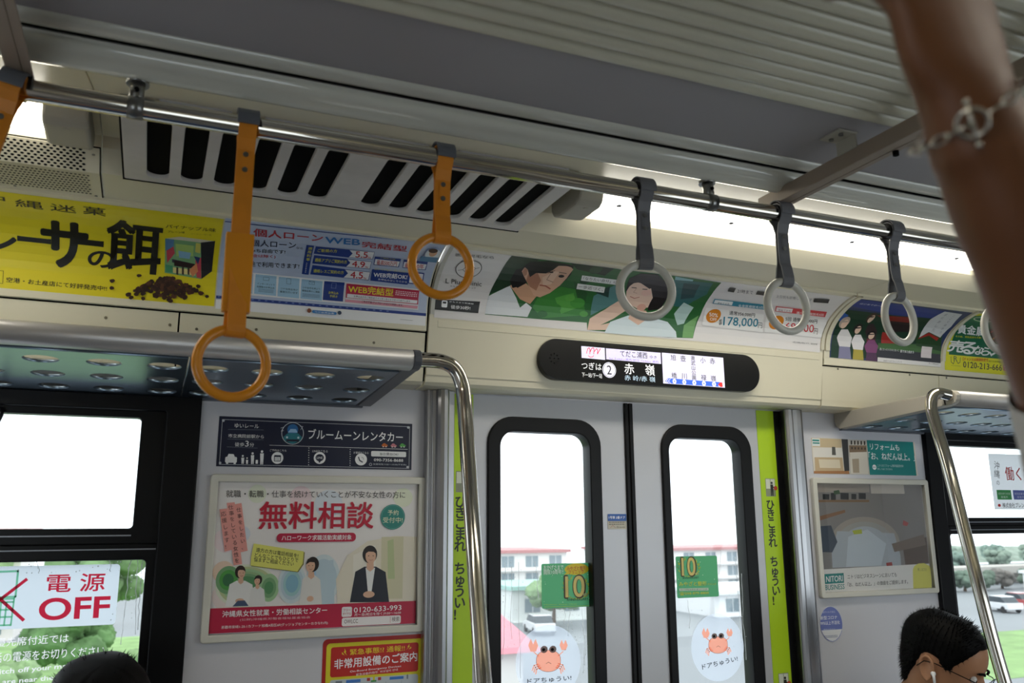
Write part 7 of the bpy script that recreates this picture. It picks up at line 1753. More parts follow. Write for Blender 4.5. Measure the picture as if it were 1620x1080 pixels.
  ('R',LT,'e8dcdc',385.1,24.9,432.6,63.8,0),
  ('P',LT,'ece8e6',[(193.4,12.2),(479.2,11.3),(477.2,-6.7),(192.9,-4.5)]),
  ('T',LT,'8a8480','路線さんぽ ガイドブック',218.9,0,80.5,0.7,0.4,5.6,0,0),
  ('T',LT,'4a4646','詳しくは駅窓口まで',422.1,5.1,46.9,-0.3,-0.2,4.8,0,0),
 ],
 'gold': [
  ('P','picture_print','1c6a48',[(24.7,44.1),(22.8,87.5),(8.8,144.1),(-3.5,218.8),(228.6,212.7),(368.4,46.3)]),
  ('E','picture_print','2a8a4c',73.8,207,60.8,20.8),
  ('E','picture_print','d8e0c8',73.6,203.9,48.8,13.1),
  ('E','picture_print','1c6a48',73.6,203.9,42.7,9.8),
  ('P','picture_print','3a2a22',[(145.7,160.2),(236.1,180.3),(292.4,124.7),(203.5,103.2)]),
  ('E','picture_print','c8a030',208.4,142.1,5.4,4.8),
  ('E','picture_print','c8a030',229,168.2,5.3,5.1),
  ('E','picture_print','6a4a30',202.5,113.1,5.6,4.3),
  ('E','picture_print','c8a030',202.7,121.3,5.5,4.4),
  ('E','picture_print','b03a30',209.1,159.3,5.3,5),
  ('E','picture_print','b03a30',243.3,140.1,5.4,4.8),
  ('E','picture_print','d8c070',217.4,152.7,5.4,4.8),
  ('E','picture_print','6a4a30',233.8,152.3,5.4,4.8),
  ('E','picture_print','b03a30',263.8,135.5,5.6,4.6),
  ('E','picture_print','b03a30',262.5,138.7,5.5,4.8),
  ('E','picture_print','c8a030',212.6,144,5.4,4.8),
  ('E','picture_print','c8a030',206.4,142.8,5.4,4.8),
  ('E','picture_print','b03a30',281.3,122.3,5.6,4.5),
  ('E','picture_print','b03a30',236.7,148.8,5.4,4.8),
  ('E','picture_print','d8c070',204.8,165.9,5.3,5.1),
  ('E','picture_print','d8c070',190.1,149.3,5.4,4.8),
  ('E','picture_print','d8c070',206,129.3,5.5,4.4),
  ('E','picture_print','6a4a30',175.1,160.2,5.2,5),
  ('E','picture_print','b03a30',228.3,117.7,5.6,4.4),
  ('E','picture_print','b03a30',205,125.1,5.5,4.4),
  ('E','picture_print','b03a30',167.7,149.3,5.3,4.8),
  ('E','picture_print','b03a30',230.2,123,5.6,4.4),
  ('E','picture_print','c8a030',250,127,5.6,4.4),
  ('E','picture_print','6a4a30',204.4,144.5,5.4,4.8),
  ('P','picture_print','e6e030',[(23.3,44),(364.5,46),(364.3,-4.4),(25.6,-10.5)]),
  ('T',LT,'ffffff','貴金属',24.2,126.2,128.9,-1.7,-35.9,41.3,2,0),
  ('T',LT,'e6e030','その他、買取品目も多数!',26.9,108.9,120.5,4.8,-5,7.7,1,0),
  ('T',LT,'f4f4f0','売',13.8,54.9,74.4,0,0,42.4,3,0),
  ('T',LT,'f4f4f0','る',72.1,52.4,71,0,0,44,3,0),
  ('T',LT,'f4f4f0','な',131.9,53.7,52.8,0,0,31.2,3,0),
  ('T',LT,'f4f4f0','ら',175.5,53.2,39.4,0,0,29.5,3,0),
  ('T',LT,'f4f4f0','、',212.6,52.2,19.1,0,0,16.2,3,0),
  ('T',LT,'f4f4f0','ア',221.9,56.7,59,0,0,41.8,3,0),
  ('T',LT,'f4f4f0','ー',273.7,72.2,36.8,0,0,6.5,3,0),
  ('T',LT,'f4f4f0','ル',304.4,56.7,54,0,0,30.4,3,0),
  ('L',LT,'4a6a58',[(34.5,36.8),(36.1,18.6),(46.4,12.9),(51.9,24.9)],2.2),
  ('T',LT,'4a6a58','R',47.7,23.1,17.4,0,0,17.3,1,0),
  ('L',LT,'4a6a58',[(62.1,22.9),(69.5,15.5),(78.1,21.4),(79.4,37.3)],2.2),
  ('R',LT,'4a6a58',35,6.4,36.6,7.4,0),
  ('R',LT,'4a6a58',37.2,6.4,39.1,7.4,0),
  ('R',LT,'4a6a58',39.8,6.4,41.4,7.4,0),
  ('R',LT,'4a6a58',42.1,6.4,43.5,7.4,0),
  ('R',LT,'4a6a58',44.1,6.4,46.4,7.4,0),
  ('R',LT,'4a6a58',47.3,6.4,48.5,7.4,0),
  ('R',LT,'4a6a58',49,6.4,50.3,7.4,0),
  ('R',LT,'4a6a58',50.9,6.4,52.9,7.4,0),
  ('R',LT,'4a6a58',53.7,6.4,56.3,7.4,0),
  ('R',LT,'4a6a58',57.2,6.4,58.7,7.4,0),
  ('R',LT,'4a6a58',59.3,6.4,61.3,7.4,0),
  ('R',LT,'4a6a58',62.1,6.4,63.3,7.4,0),
  ('R',LT,'4a6a58',63.8,6.4,66.3,7.4,0),
  ('R',LT,'4a6a58',67.2,6.4,68.6,7.4,0),
  ('R',LT,'4a6a58',69.2,6.4,71.8,7.4,0),
  ('R',LT,'4a6a58',72.7,6.4,74.7,7.4,0),
  ('R',LT,'4a6a58',75.5,6.4,76.9,7.4,0),
  ('R',LT,'4a6a58',77.5,6.4,78.7,7.4,0),
  ('R',LT,'4a6a58',79.3,6.4,80.7,7.4,0),
  ('R',LT,'4a6a58',81.4,6.4,82.6,7.4,0),
  ('T',LT,'d04a28','【チャンスは期間限定!!】',91.2,27.5,121,3.9,0.3,11.7,1,0),
  ('T',LT,'5a5a28','何でもお気軽にご相談ください',217.5,30.7,140.6,2.8,-0.1,6.5,0,0),
  ('T',LT,'46464a','0120-213-666',92.7,3.7,190.8,0,0,21.3,1,0),
  ('R',LT,'d87a68',289.9,5.2,359.4,25.8,3),
  ('T',LT,'f8f0e8','査定・出張費',294.6,19.1,59.7,0,0,4.3,1,0),
  ('T',LT,'f8f0e8','全て無料!!',297.1,8.1,56,0,0,4.6,1,0),
 ],
}
_t = {}
def glyphs(s, em, fat=0):
    k = (s, em, fat)
    if k in _t: return _t[k]
    cu = bpy.data.curves.new('t', 'FONT'); cu.body = s; cu.offset = fat; cu.resolution_u = 6 if len(s) < 5 else 2
    o = bpy.data.objects.new('t', cu); C.objects.link(o); dg = bpy.context.evaluated_depsgraph_get(); dg.update()
    me = bpy.data.meshes.new_from_object(o.evaluated_get(dg)); bpy.data.objects.remove(o); bpy.data.curves.remove(cu)
    V = [(v.co.x, v.co.y) for v in me.vertices]; F = [tuple(p.vertices) for p in me.polygons]; bpy.data.meshes.remove(me)
    if V:
        x0 = min(v[0] for v in V); x1 = max(v[0] for v in V); y0 = min(v[1] for v in V); y1 = max(v[1] for v in V)
        if em: x0, x1, y0, y1 = 0, 1, -.12, .88
        w = max(1e-6, x1-x0); h = max(1e-6, y1-y0); V = [((x-x0)/w, (y-y0)/h) for x, y in V]
    _t[k] = (V, F); return _t[k]
CS = [0]
for p, q in zip(COVE[:-1], COVE[1:]): CS.append(CS[-1]+math.hypot(q[0]-p[0], q[1]-p[1]))
def cove_at(x, s, off):
    i = 0
    while i < len(CS)-2 and s > CS[i+1]: i += 1
    (y0, z0), (y1, z1) = COVE[i], COVE[i+1]; l = CS[i+1]-CS[i]; f = (s-CS[i])/l
    def nrm(j):
        a = COVE[max(0, j-1)]; b = COVE[min(len(COVE)-1, j+1)]; d = math.hypot(b[0]-a[0], b[1]-a[1]); return -(b[1]-a[1])/d, (b[0]-a[0])/d
    n0, n1 = nrm(i), nrm(i+1); g = max(0, min(1, f)); ny = n0[0]*(1-g)+n1[0]*g; nz = n0[1]*(1-g)+n1[1]*g
    return (x, y0+(y1-y0)*f+ny*off, z0+(z1-z0)*f+nz*off)
def print_ad(root, key, place, lit=0, step=2e-5):
    # place(u, v, off): millimetres on the sheet to a point in the car; parts keep the order of the list
    P = {}; order = []; curved = getattr(place, 'curved', None)
    for li, e in enumerate(ADS[key]):
        kind, part, col = e[:3]
        if part not in P: P[part] = dict(v=[], f=[], m=[], mats=[]); order.append(part)
        d = P[part]
        if col not in d['mats']: d['mats'].append(col)
        mi = d['mats'].index(col); off = .0006+li*step
        polys = []
        if kind == 'T':
            _, _, _, s, ou, ov, bu, bv, hu, hv, bold, em = e
            V, F = glyphs(s, em, .011*bold if lit == 'sheer' else 0)
            if lit == 'sheer': bold = 0
            if not V: continue
            h = math.hypot(hu, hv); sh = [(0, 0)]
            if bold: q = .011*bold*h; sh = [(q*math.cos(a), q*math.sin(a)) for a in ([.8, 2.4, 3.9, 5.5] if bold < 3 else [k*math.pi/4 for k in range(8)])] + ([(0, 0)] if bold > 2 else [])
            for si, (du, dv) in enumerate(sh):
                o = len(d['v']); d['v'] += [place(ou+x*bu+y*hu+du, ov+x*bv+y*hv+dv, off+si*1e-6) for x, y in V]
                for f in F: d['f'].append([i+o for i in f]); d['m'].append(mi)
            continue
        if kind == 'R': L = rr(e[3], e[4], e[5], e[6], e[7], 5); polys = [L]
        elif kind == 'E': polys = [circ(e[3], e[4], e[5], e[6], 40)]
        elif kind == 'P': polys = [e[3]]
        elif kind == 'L':
            w = e[4]/2
            for (a, b2), (c, d2) in zip(e[3][:-1], e[3][1:]):
                l = math.hypot(c-a, d2-b2) or 1; nx, ny = -(d2-b2)/l*w, (c-a)/l*w; ex, ey = (c-a)/l*w*.6, (d2-b2)/l*w*.6
                polys.append([(a-ex+nx, b2-ey+ny), (a-ex-nx, b2-ey-ny), (c+ex-nx, d2+ey-ny), (c+ex+nx, d2+ey+ny)])
        for L in polys:
            bm = bmesh.new(); vs = [bm.verts.new((u, v, 0)) for u, v in L]
            try: bm.faces.new(vs)
            except ValueError: bm.free(); continue
            bmesh.ops.triangulate(bm, faces=bm.faces)
            if curved:
                v0 = min(v for _, v in L); v1 = max(v for _, v in L)
                for s_ in curved:
                    if v0 < s_ < v1: bmesh.ops.bisect_plane(bm, geom=bm.verts[:]+bm.edges[:]+bm.faces[:], plane_co=(0, s_, 0), plane_no=(0, 1, 0))
            bm.verts.index_update(); o = len(d['v']); d['v'] += [place(v.co.x, v.co.y, off) for v in bm.verts]
            for f in bm.faces: d['f'].append([v.index+o for v in f.verts]); d['m'].append(mi)
            bm.free()
    for part in order:
        d = P[part]; me = bpy.data.meshes.new(part); me.from_pydata(d['v'], [], d['f'])
        for c in d['mats']: me.materials.append(ink(c, lit))
        me.polygons.foreach_set('material_index', d['m']); me.update()
        link(part, me, root)
def flat_place(X0, Z0, y, sx=1, sz=1):
    return lambda u, v, off: (X0+u*.001*sx, y-off, Z0+v*.001*sz)
def sheet(name, root, loop, y, th, m): return pobj(name, [loop], th, wallframe(y-th/2), m, root)
def flat_ad(key, name, label, cat, X0, Z0, w, h, y=2.2, colour='f2f0ee', r=0, fit=None, th=.001, group=None, m=None, loop=None, lit=0, oz=None):
    t = thing(name, (X0+w/2, y, Z0), label, cat, group)
    L = loop or rr(X0, Z0, X0+w, Z0+h, r)
    if lit in ('thin', 'sheer'):          # vinyl stuck on the glass: one skin, light comes through it
        b = MB(); b.add([(u, y-th, v) for u, v in L], [tuple(range(len(L)))]); b.obj('backing', m, t)
    else: sheet('backing', t, L, y, th, m or mat('sheet_'+colour, colour, .32, var=.02))
    print_ad(t, key, flat_place(X0, Z0 if oz is None else oz, y-th, fit[0] if fit else 1, fit[1] if fit else 1), lit); return t
def frame_around(t, x0, z0, x1, z1, w, m):
    o = rr(x0, z0, x1, z1, .006, 3); i = rr(x0+w, z0+w, x1-w, z1-w, .002, 2)
    pobj('frame', [o, i], .012, wallframe(2.2-.006), m, t, .003)
M_frame = mat('cream_poster_frame', 'dcd9cc', .35, var=.03)
flat_ad('rental', 'wall_sign', 'navy rental car sign with white lettering above the framed poster', 'sign', 0.1457, 1.7426, 0.4892, 0.1219, y=2.2, fit=(0.9984, 1.0882), colour='161d38', th=.0015)
t = flat_ad('consult', 'framed_poster', 'framed white and crimson counselling poster with three photographed women', 'poster', 0.1466, 1.3558, 0.5060, 0.3524, y=2.2, fit=(0.9825, 0.9682), colour='f4efec')
frame_around(t, .1375, 1.338, .669, 1.7205, .0125, M_frame)
flat_ad('emergency', 'notice_sticker', 'red and yellow emergency equipment notice below the framed poster', 'sticker', 0.4204, 1.0186, 0.2617, .31, y=2.2, colour='b8241c', r=.012, fit=(0.9912, 1.0233), oz=1.2191)
flat_ad('reform', 'wall_sticker', 'kitchen photo sticker with a teal text panel above the framed dark poster', 'sticker', 1.9845, 1.7566, 0.4557, 0.1156, y=2.2, fit=(0.9864, 0.9633), colour='e8e0d2')
t = flat_ad('business', 'framed_poster', 'framed poster with a dark glossy interior photo behind glass, right of the doors', 'poster', 1.9821, 1.3847, 0.4657, 0.3424, y=2.2, fit=(0.9043, 0.9406), colour='f2f0ec')
frame_around(t, 1.969, 1.371, 2.466, 1.7395, .0115, M_frame); sheet('cover', t, rr(1.98, 1.382, 2.455, 1.7285, 0), 2.1925, .001, M_pglass)
flat_ad('round', 'wall_sticker', 'round violet sticker on the panel below the dark framed poster', 'sticker', 1.9610, 1.2366, 0.0905, 0.1061, y=2.2, fit=(1.0058, 1.0006), colour='e8e8ee', loop=circ(2.0063, 1.2896, 0.0453, 0.0530, 48))
flat_ad('greenL', 'pane_sticker', 'green tenth anniversary sticker with a yellow speech bubble on the left door pane', 'sticker', 1.0177, 1.3744, 0.1526, 0.1190, y=2.2195, fit=(1.0173, 0.9832), colour='4a9868', r=.005, lit='thin', m=translucent('green_vinyl_on_pane', '4f9a6a', .4), group='green stickers on the door panes')
flat_ad('greenR', 'pane_sticker', 'green tenth anniversary sticker with a yellow phone number on the right door pane', 'sticker', 1.4555, 1.3859, 0.1474, 0.1190, y=2.2195, fit=(1.0098, 1.0172), colour='4a9868', r=.005, lit='thin', m=translucent('green_vinyl_on_pane', '4f9a6a', .4), group='green stickers on the door panes')
flat_ad('crabL', 'pane_sticker', 'round translucent sticker with an orange crab on the left door pane', 'sticker', 0.9383, 1.1371, 0.1951, 0.1943, y=2.2195, fit=(1.0268, 0.8995), lit='sheer', m=frosted('frosted_film', 'dfe8f8', .5), loop=circ(1.0358, 1.2342, 0.0975, 0.0971, 56), group='crab stickers on the door panes')
flat_ad('crabR', 'pane_sticker', 'round translucent sticker with an orange crab on the right door pane', 'sticker', 1.4957, 1.1466, 0.1872, 0.1907, y=2.2195, fit=(1.0174, 0.8012), lit='sheer', m=frosted('frosted_film', 'dfe8f8', .5), loop=circ(1.5893, 1.2419, 0.0936, 0.0953, 56), group='crab stickers on the door panes')
flat_ad('smalldoor', 'door_sticker', 'small blue and beige sticker on the left door leaf beside the black seal', 'sticker', 1.2198, 1.5857, 0.0614, 0.0428, y=2.2, fit=(1.0241, 0.9503), colour='c8c2b0', r=.002)
flat_ad('off', 'pane_sticker', 'white phone power sticker with red lettering on the left window', 'sticker', -0.3537, 1.3842, 0.3064, 0.1328, y=2.2195, fit=(0.9284, 0.9763), colour='dde6f0', r=.008, lit='sheer', m=translucent('sheet_dde6f0_on_pane', 'dde6f0'))
flat_ad('work', 'pane_sticker', 'grey recruitment sticker on the upper pane of the right window', 'sticker', 2.8182, 1.6434, 0.3913, 0.2006, y=2.2195, fit=(1.0298, 1.0556), colour='c9ccd0', r=.003, lit='thin', m=translucent('sheet_c9ccd0_on_pane', 'c9ccd0'))
t = thing('information_display', (1.322, 2.09, 1.99), 'black pill shaped next stop display above the doors', 'display')
pobj('housing', [rr(.9555, 1.9905, 1.694, 2.1005, .055, 12)], .022, wallframe(2.091), mat('black_display', '08080a', .25, var=0), t, .002)
print_ad(t, 'display', flat_place(1.0832, 1.9959, 2.078, 0.9946, 0.9300), lit=.45)
b = MB()
for k in range(9): b.disc((1.0+.013*math.cos(k*.785)*(k > 0), 2.0785, 2.046+.013*math.sin(k*.785)*(k > 0)), .002, 'y', 8, .0006)
b.obj('speaker_holes', M_dark, t)
def cove_ad(key, name, label, x0, x1, s0, s1, X0, S0, colour):
    t = thing(name, ((x0+x1)/2, 2.08, 2.1), label, 'poster', 'posters along the curved panel')
    n = 40; off = .0012
    ss = sorted(set([s0, s1]+[s for s in CS if s0 < s < s1]+[s0+(s1-s0)*k/24 for k in range(25)]))
    b = MB(); m = len(ss); vs = [cove_at(x, s, o) for o in (off, .0004) for x in (x0, x1) for s in ss]
    b.add(vs, [(i, i+1, m+i+1, m+i) for i in range(m-1)]+[(2*m+i, 3*m+i, 3*m+i+1, 2*m+i+1) for i in range(m-1)]+[(0, m, 3*m, 2*m), (m-1, 3*m-1, 4*m-1, 2*m-1)], 0, False)
    b.add(vs, [(i, 2*m+i, 2*m+i+1, i+1) for i in range(m-1)]+[(m+i, m+i+1, 3*m+i+1, 3*m+i) for i in range(m-1)])
    b.obj('backing', mat('sheet_'+colour, colour, .3, var=.02), t)
    def place(u, v, o): return cove_at(max(x0, min(x1, X0+u*.001)), max(s0, min(s1, S0+v*.001)), off+o)
    place.curved = [(s-S0)*1000 for s in ss]
    print_ad(t, key, place); return t
cove_ad('yellow', 'banner_poster', 'bright yellow snack poster with black brush lettering and a heap of brown bits', -.72, .1095, .152, .402, -.52, .155, 'f0de22')
cove_ad('loan', 'banner_poster', 'pale blue personal loan poster with navy rate arrows, right of the yellow poster', .1125, .631, .150, .408, .055, .155, 'c4d0e8')
cove_ad('clinic', 'banner_poster', 'wide clinic poster with a young man, a woman and price panels above the doors', .653, 1.938, .176, .400, .64, .165, 'ece8e6')
cove_ad('station', 'banner_poster', 'dark blue and green poster with four drawn figures and a white ribbon', 1.978, 2.462, .163, .398, 1.985, .165, '34406a')
cove_ad('gold', 'banner_poster', 'green and yellow gold buying poster with a free phone number, half behind the arm', 2.484, 3, .155, .398, 2.475, .165, 'e6e030')
# rims at the ends of the poster channel over the doors
for xa, xb, m_ in ((.6415, .652, 'c8c6bc'), (1.9395, 1.9505, 'dcd6c0'), (1.957, 1.974, 'e2dbc2'), (2.466, 2.481, 'e2dbc2')):
    b = MB(); n = 0; ss = [s for s in CS if s > .17]; vs = [cove_at(x, s, o) for o in (.006, -.001) for x in (xa, xb) for s in ss]; m = len(ss)
    b.add(vs, [(i, i+1, m+i+1, m+i) for i in range(m-1)]+[(i, 2*m+i, 2*m+i+1, i+1) for i in range(m-1)]+[(m+i, m+i+1, 3*m+i+1, 3*m+i) for i in range(m-1)])
    trim(b, mat('poster_rim_'+m_, m_, .35, var=.03))
# lettering of the caution strips on the doors
def column(root, text, x, z0, z1, size, y=2.1985):
    V = []; F = []
    n = len(text); d = (z0-z1)/n
    for i, c in enumerate(text):
        if c == ' ': continue
        v, f = glyphs(c, 1); zc = z0-d*(i+.5)
        for k in range(5):
            a = k*2*math.pi/5; o = len(V); V += [(x-size/2+px*size+.0009*math.cos(a), y-.0005-k*1e-6, zc-size/2+pz_*size+.0009*math.sin(a)) for px, pz_ in v]; F += [[q+o for q in g] for g in f]
    me = bpy.data.meshes.new('lettering'); me.from_pydata(V, [], F); me.materials.append(ink('1a2010')); link('lettering', me, root)
def pictogram(root, x, z):
    b = MB(); y = 2.1985
    def q(L, o, mi): b.add([(x+u, y-o, z+v) for u, v in L], [tuple(range(len(L)))[::-1]], mi)
    q(rr(-.019, -.028, .019, .028, .001, 1), .0003, 0); q([(-.017, -.004), (-.001, -.004), (-.001, .026), (-.017, .026)], .0005, 1); q([(.001, -.004), (.017, -.004), (.017, .026), (.001, .026)], .0005, 1)
    q(circ(.005, .014, .004), .0008, 2); q([(0, .009), (.010, .009), (.010, -.008), (.009, -.026), (.005, -.026), (.004, -.01), (.003, -.026), (-.001, -.026)], .0008, 2); q([(.008, .004), (.018, .0), (.018, -.004), (.008, 0)], .0008, 2); q(circ(.019, -.002, .007), .001, 3)
    b.obj('pictogram', [ink('8a9078'), ink('d8dccc'), ink('1a2010'), ink('b8452c')], root)
for s_, x, zz in ((strip1, .772, .004), (strip2, 1.800, 0)):
    column(s_, 'ひきこまれ ちゅうい!', x, 1.672+zz, 1.355+zz, .034); pictogram(s_, x+.006, 1.71+zz); pictogram(s_, x+.006, 1.13+zz)
# ---------------------------------------------------------------- people
M_skin = mat('skin', 'b07e5c', .5, var=.08, scale=20); M_skin2 = mat('skin_shaded', '6c4226', .5, var=.08, scale=20)  # second skin is darkened: the raised arm's shade is put into its colour
M_hair = mat('black_hair', '080707', .6, var=.3, scale=60, spec=.12)
M_lip = mat('lips', '9a5a50', .45); M_eye = mat('eye_white', 'dcd8d2', .3); M_iris = mat('iris', '1c1210', .2)
def loft(b, pts, ra, rb, side, n=20):
    # closed elliptical limb: ra across 'side', rb the other way, rounded ends
    P = bez(pts, 6); N = len(P); side = Vector(side).normalized(); m = len(pts)
    def val(q, i):
        t = i/6; k = min(m-2, int(t)); f = t-k; f = f*f*(3-2*f); return q[k]+(q[k+1]-q[k])*f
    rings = []
    for i in range(N):
        t = (P[min(N-1, i+1)]-P[max(0, i-1)]).normalized(); u = side-t*side.dot(t); u.normalize(); v = t.cross(u)
        A, B = val(ra, i), val(rb, i)
        caps = [(-.85, .5), (-.55, .83)] if i == 0 else ([(.55, .83), (.85, .5)] if i == N-1 else [])
        mid = [(0, 1)]
        for d, k in (caps+mid if i == 0 else mid+caps):
            r_ = min(A, B); rings.append([P[i]+t*d*r_+u*A*k*math.cos(2*math.pi*j/n)+v*B*k*math.sin(2*math.pi*j/n) for j in range(n)])
    M_ = len(rings); vs = [p for q in rings for p in q]
    b.add(vs, [(i*n+j, i*n+(j+1) % n, (i+1)*n+(j+1) % n, (i+1)*n+j) for i in range(M_-1) for j in range(n)]+[tuple(range(n))[::-1], tuple(range((M_-1)*n, M_*n))], 0, True)
def fuse(meshes, voxel, smooth=4):
    bm = bmesh.new()
    for m in meshes: bm.from_mesh(m)
    r = bpy.data.meshes.new('fuse'); bm.to_mesh(r); bm.free()
    o = bpy.data.objects.new('fuse', r); C.objects.link(o); q = o.modifiers.new('r', 'REMESH'); q.mode = 'VOXEL'; q.voxel_size = voxel; q.use_smooth_shade = True
    s2 = o.modifiers.new('sm', 'SMOOTH'); s2.factor = .5; s2.iterations = smooth
    dg = bpy.context.evaluated_depsgraph_get(); dg.update(); r2 = bpy.data.meshes.new_from_object(o.evaluated_get(dg)); bpy.data.objects.remove(o)
    r2.materials.clear(); r2.polygons.foreach_set('use_smooth', [True]*len(r2.polygons)); return r2
LV = [(-.045, .032, .062, .052), (-.02, .050, .066, .053), (0, .082, .066, .046), (.018, .094, .068, .054), (.04, .096, .074, .061), (.055, .100, .079, .064), (.072, .099, .084, .067), (.09, .097, .090, .070), (.108, .094, .094, .0725), (.122, .093, .097, .074), (.138, .098, .100, .0755), (.155, .099, .102, .0765), (.175, .095, .102, .0765), (.193, .086, .097, .073), (.21, .070, .084, .064), (.222, .052, .066, .051), (.231, .028, .038, .030), (.235, .002, .002, .002)]
def head_ring(z, f, bk, w, n=40, grow=0):
    out = []
    for k in range(n):
        a = 2*math.pi*k/n; c, s = math.cos(a), math.sin(a)
        x = (f if c > 0 else bk)*math.copysign(abs(c)**.85, c); y = w*math.copysign(abs(s)**.9, s)
        if grow == 0:
            g = math.exp(-(y/.0105)**2) if c > 0 else 0
            nose = .030*math.exp(-((z-.083)/.011)**2)+.020*math.exp(-((z-.102)/.013)**2)+.008*math.exp(-((z-.118)/.01)**2)
            x += g*nose
            g2 = (math.exp(-((abs(y)-.031)/.013)**2)) if c > 0 else 0
            x -= g2*.010*math.exp(-((z-.118)/.010)**2); x += g2*.004*math.exp(-((z-.138)/.008)**2)
            lp = math.exp(-(y/.022)**2) if c > 0 else 0
            x += lp*(.006*math.exp(-((z-.060)/.005)**2)+.005*math.exp(-((z-.049)/.005)**2)-.003*math.exp(-((z-.0545)/.002)**2))
        q = 1+grow/max(.02, math.hypot(x, y)); out.append((x*q, y*q, z))
    return out
def head_mesh(T):
    zs = []
    for a, b in zip(LV[:-1], LV[1:]):
        k = max(1, int((b[0]-a[0])/.004))
        for i in range(k): t = i/k; zs.append(tuple(p+(q-p)*t for p, q in zip(a, b)))
    zs.append(LV[-1]); b = MB(); n = 40; vs = []
    for l in zs: vs += head_ring(*l, n=n)
    b.add([T @ Vector(v) for v in vs], [(j*n+i, j*n+(i+1) % n, (j+1)*n+(i+1) % n, (j+1)*n+i) for j in range(len(zs)-1) for i in range(n)], 0, True)
    b.add([T @ Vector(v) for v in vs[:n]], [tuple(range(n))[::-1]])
    for s in (-1, 1):            # ears: a flat shell with a rolled rim
        e = T @ Matrix.Translation((-.008, s*.076, .103)) @ Matrix.Rotation(R(-12), 4, 'Y') @ Matrix.Rotation(R(-20*s), 4, 'Z')
        e = T @ Matrix.Translation((-.010, s*.077, .103)) @ Matrix.Rotation(R(22*s), 4, 'Z') @ Matrix.Rotation(R(-10), 4, 'Y')
        rim = [e @ Vector(p) for p in ((.012, 0, -.012), (.014, s*.004, .006), (.008, s*.008, .024), (-.006, s*.010, .030), (-.018, s*.010, .020), (-.020, s*.009, .004), (-.014, s*.007, -.014), (-.004, s*.004, -.028), (.006, s*.002, -.026), (.010, 0, -.014))]
        b.tube(bez(rim, 4), .0042, 8, 0, True)
        b.ball((0, 0, 0), 1, 14, 8); m = len(b.v)-15*0
        k = 14*9; M3 = e @ Matrix.Diagonal((.0155, .0042, .027, 1)); off = Matrix.Translation((-.003, 0, 0))
        for i in range(len(b.v)-k, len(b.v)): b.v[i] = tuple(M3 @ (off @ Vector(b.v[i])))
    return b
def hair_mesh(T, hairline, thick, seed, spikes=0, flow=0, n=64):
    rnd = random.Random(seed); b = MB(); rows = []; zs = [.0+i*.005 for i in range(47)]+[.2335]
    def prof(z):
        for a, c in zip(LV[:-1], LV[1:]):
            if a[0] <= z <= c[0]: t = (z-a[0])/(c[0]-a[0]); t2 = t; return tuple(p+(q-p)*t2 for p, q in zip(a[1:], c[1:]))
        return LV[-1][1:]
    pts = []
    for z in zs:
        f, bk, w = prof(z); ring = head_ring(z, f, bk, w, n, 1e-6); row = []
        for k, p in enumerate(ring):
            a = abs((2*math.pi*k/n+math.pi) % (2*math.pi)-math.pi); hl = hairline(a)
            m = max(0, min(1, (z-hl)/.012)); g = thick*(.35+.65*min(1, max(0, (z-hl)/.06)))*m-.004*(1-m)
            v = Vector(p); d = Vector((v.x, v.y, (z-.13)*1.1)); d.normalize()
            g += m*.0035*noise.noise(v*26+Vector((seed, 0, 0)))
            row.append(v+d*g)
        pts += row
    N = len(zs); vs = [T @ v for v in pts]; top = T @ Vector((0, 0, .2345+thick)); vs.append(top)
    b.add(vs, [(j*n+i, j*n+(i+1) % n, (j+1)*n+(i+1) % n, (j+1)*n+i) for j in range(N-1) for i in range(n)]+[((N-1)*n+i, (N-1)*n+(i+1) % n, N*n) for i in range(n)], 0, True)
    V = []; F = []
    for _ in range(spikes):
        j = rnd.randrange(3, N-1); i = rnd.randrange(n); z = zs[j]; a = abs((2*math.pi*i/n+math.pi) % (2*math.pi)-math.pi)
        if z < hairline(a)+.006: continue
        p = pts[j*n+i]; d = Vector((p.x, p.y, (p.z-.13)*1.2)); d.normalize()
        t = Vector((-d.y, d.x, 0)); t = t/(t.length or 1)
        L = rnd.uniform(.005, .012); fl = Vector((flow*.01, rnd.gauss(0, .003), -abs(flow)*.006+rnd.gauss(0, .003))); tip = p+d*L+fl; o = len(V)
        V += [T @ (p-t*.0014-d*.002), T @ (p+t*.0014-d*.002), T @ tip]; F.append((o, o+1, o+2))
    b.add(V, F, 0, True)
    return b
def hand(b, wrist, aim, palm, side, curl):
    # aim: wrist to knuckles, palm: direction the palm faces, side: towards the thumb
    aim, palm, side = (Vector(v).normalized() for v in (aim, palm, side)); w = Vector(wrist)
    c = w+aim*.062
    loft(b, [w-aim*.02, w+aim*.012, w+aim*.045, c+aim*.022], [.0315, .032, .042, .041], [.026, .023, .017, .013], side)
    for i, L in enumerate((.070, .078, .073, .056)):
        q = c+side*(.031-.0205*i)+aim*(.016-.004*abs(i-1)); d = aim.copy(); P = [q-aim*.02, q]
        for j, fr in enumerate((.45, .32, .23)):
            ang = curl*(.6, 1.1, .8)[j]; d = (d*math.cos(ang)+palm*math.sin(ang)).normalized(); q = q+d*L*fr*1.1; P.append(q)
        loft(b, P, [.0098, .0098, .0088, .0082, .0074], [.0098, .0098, .0088, .0082, .0070], side, 12)
    t0 = w+aim*.025+side*.020+palm*.004; t1 = t0+(side*.75+aim*.7+palm*.4).normalized()*.036; t2 = t1+(aim*.75+palm*.7-side*.1).normalized()*.03; t3 = t2+(aim*.6+palm*.8-side*.3).normalized()*.024
    loft(b, [t0, t1, t2, t3], [.016, .0125, .0105, .0085], [.014, .012, .0105, .0080], palm, 12)
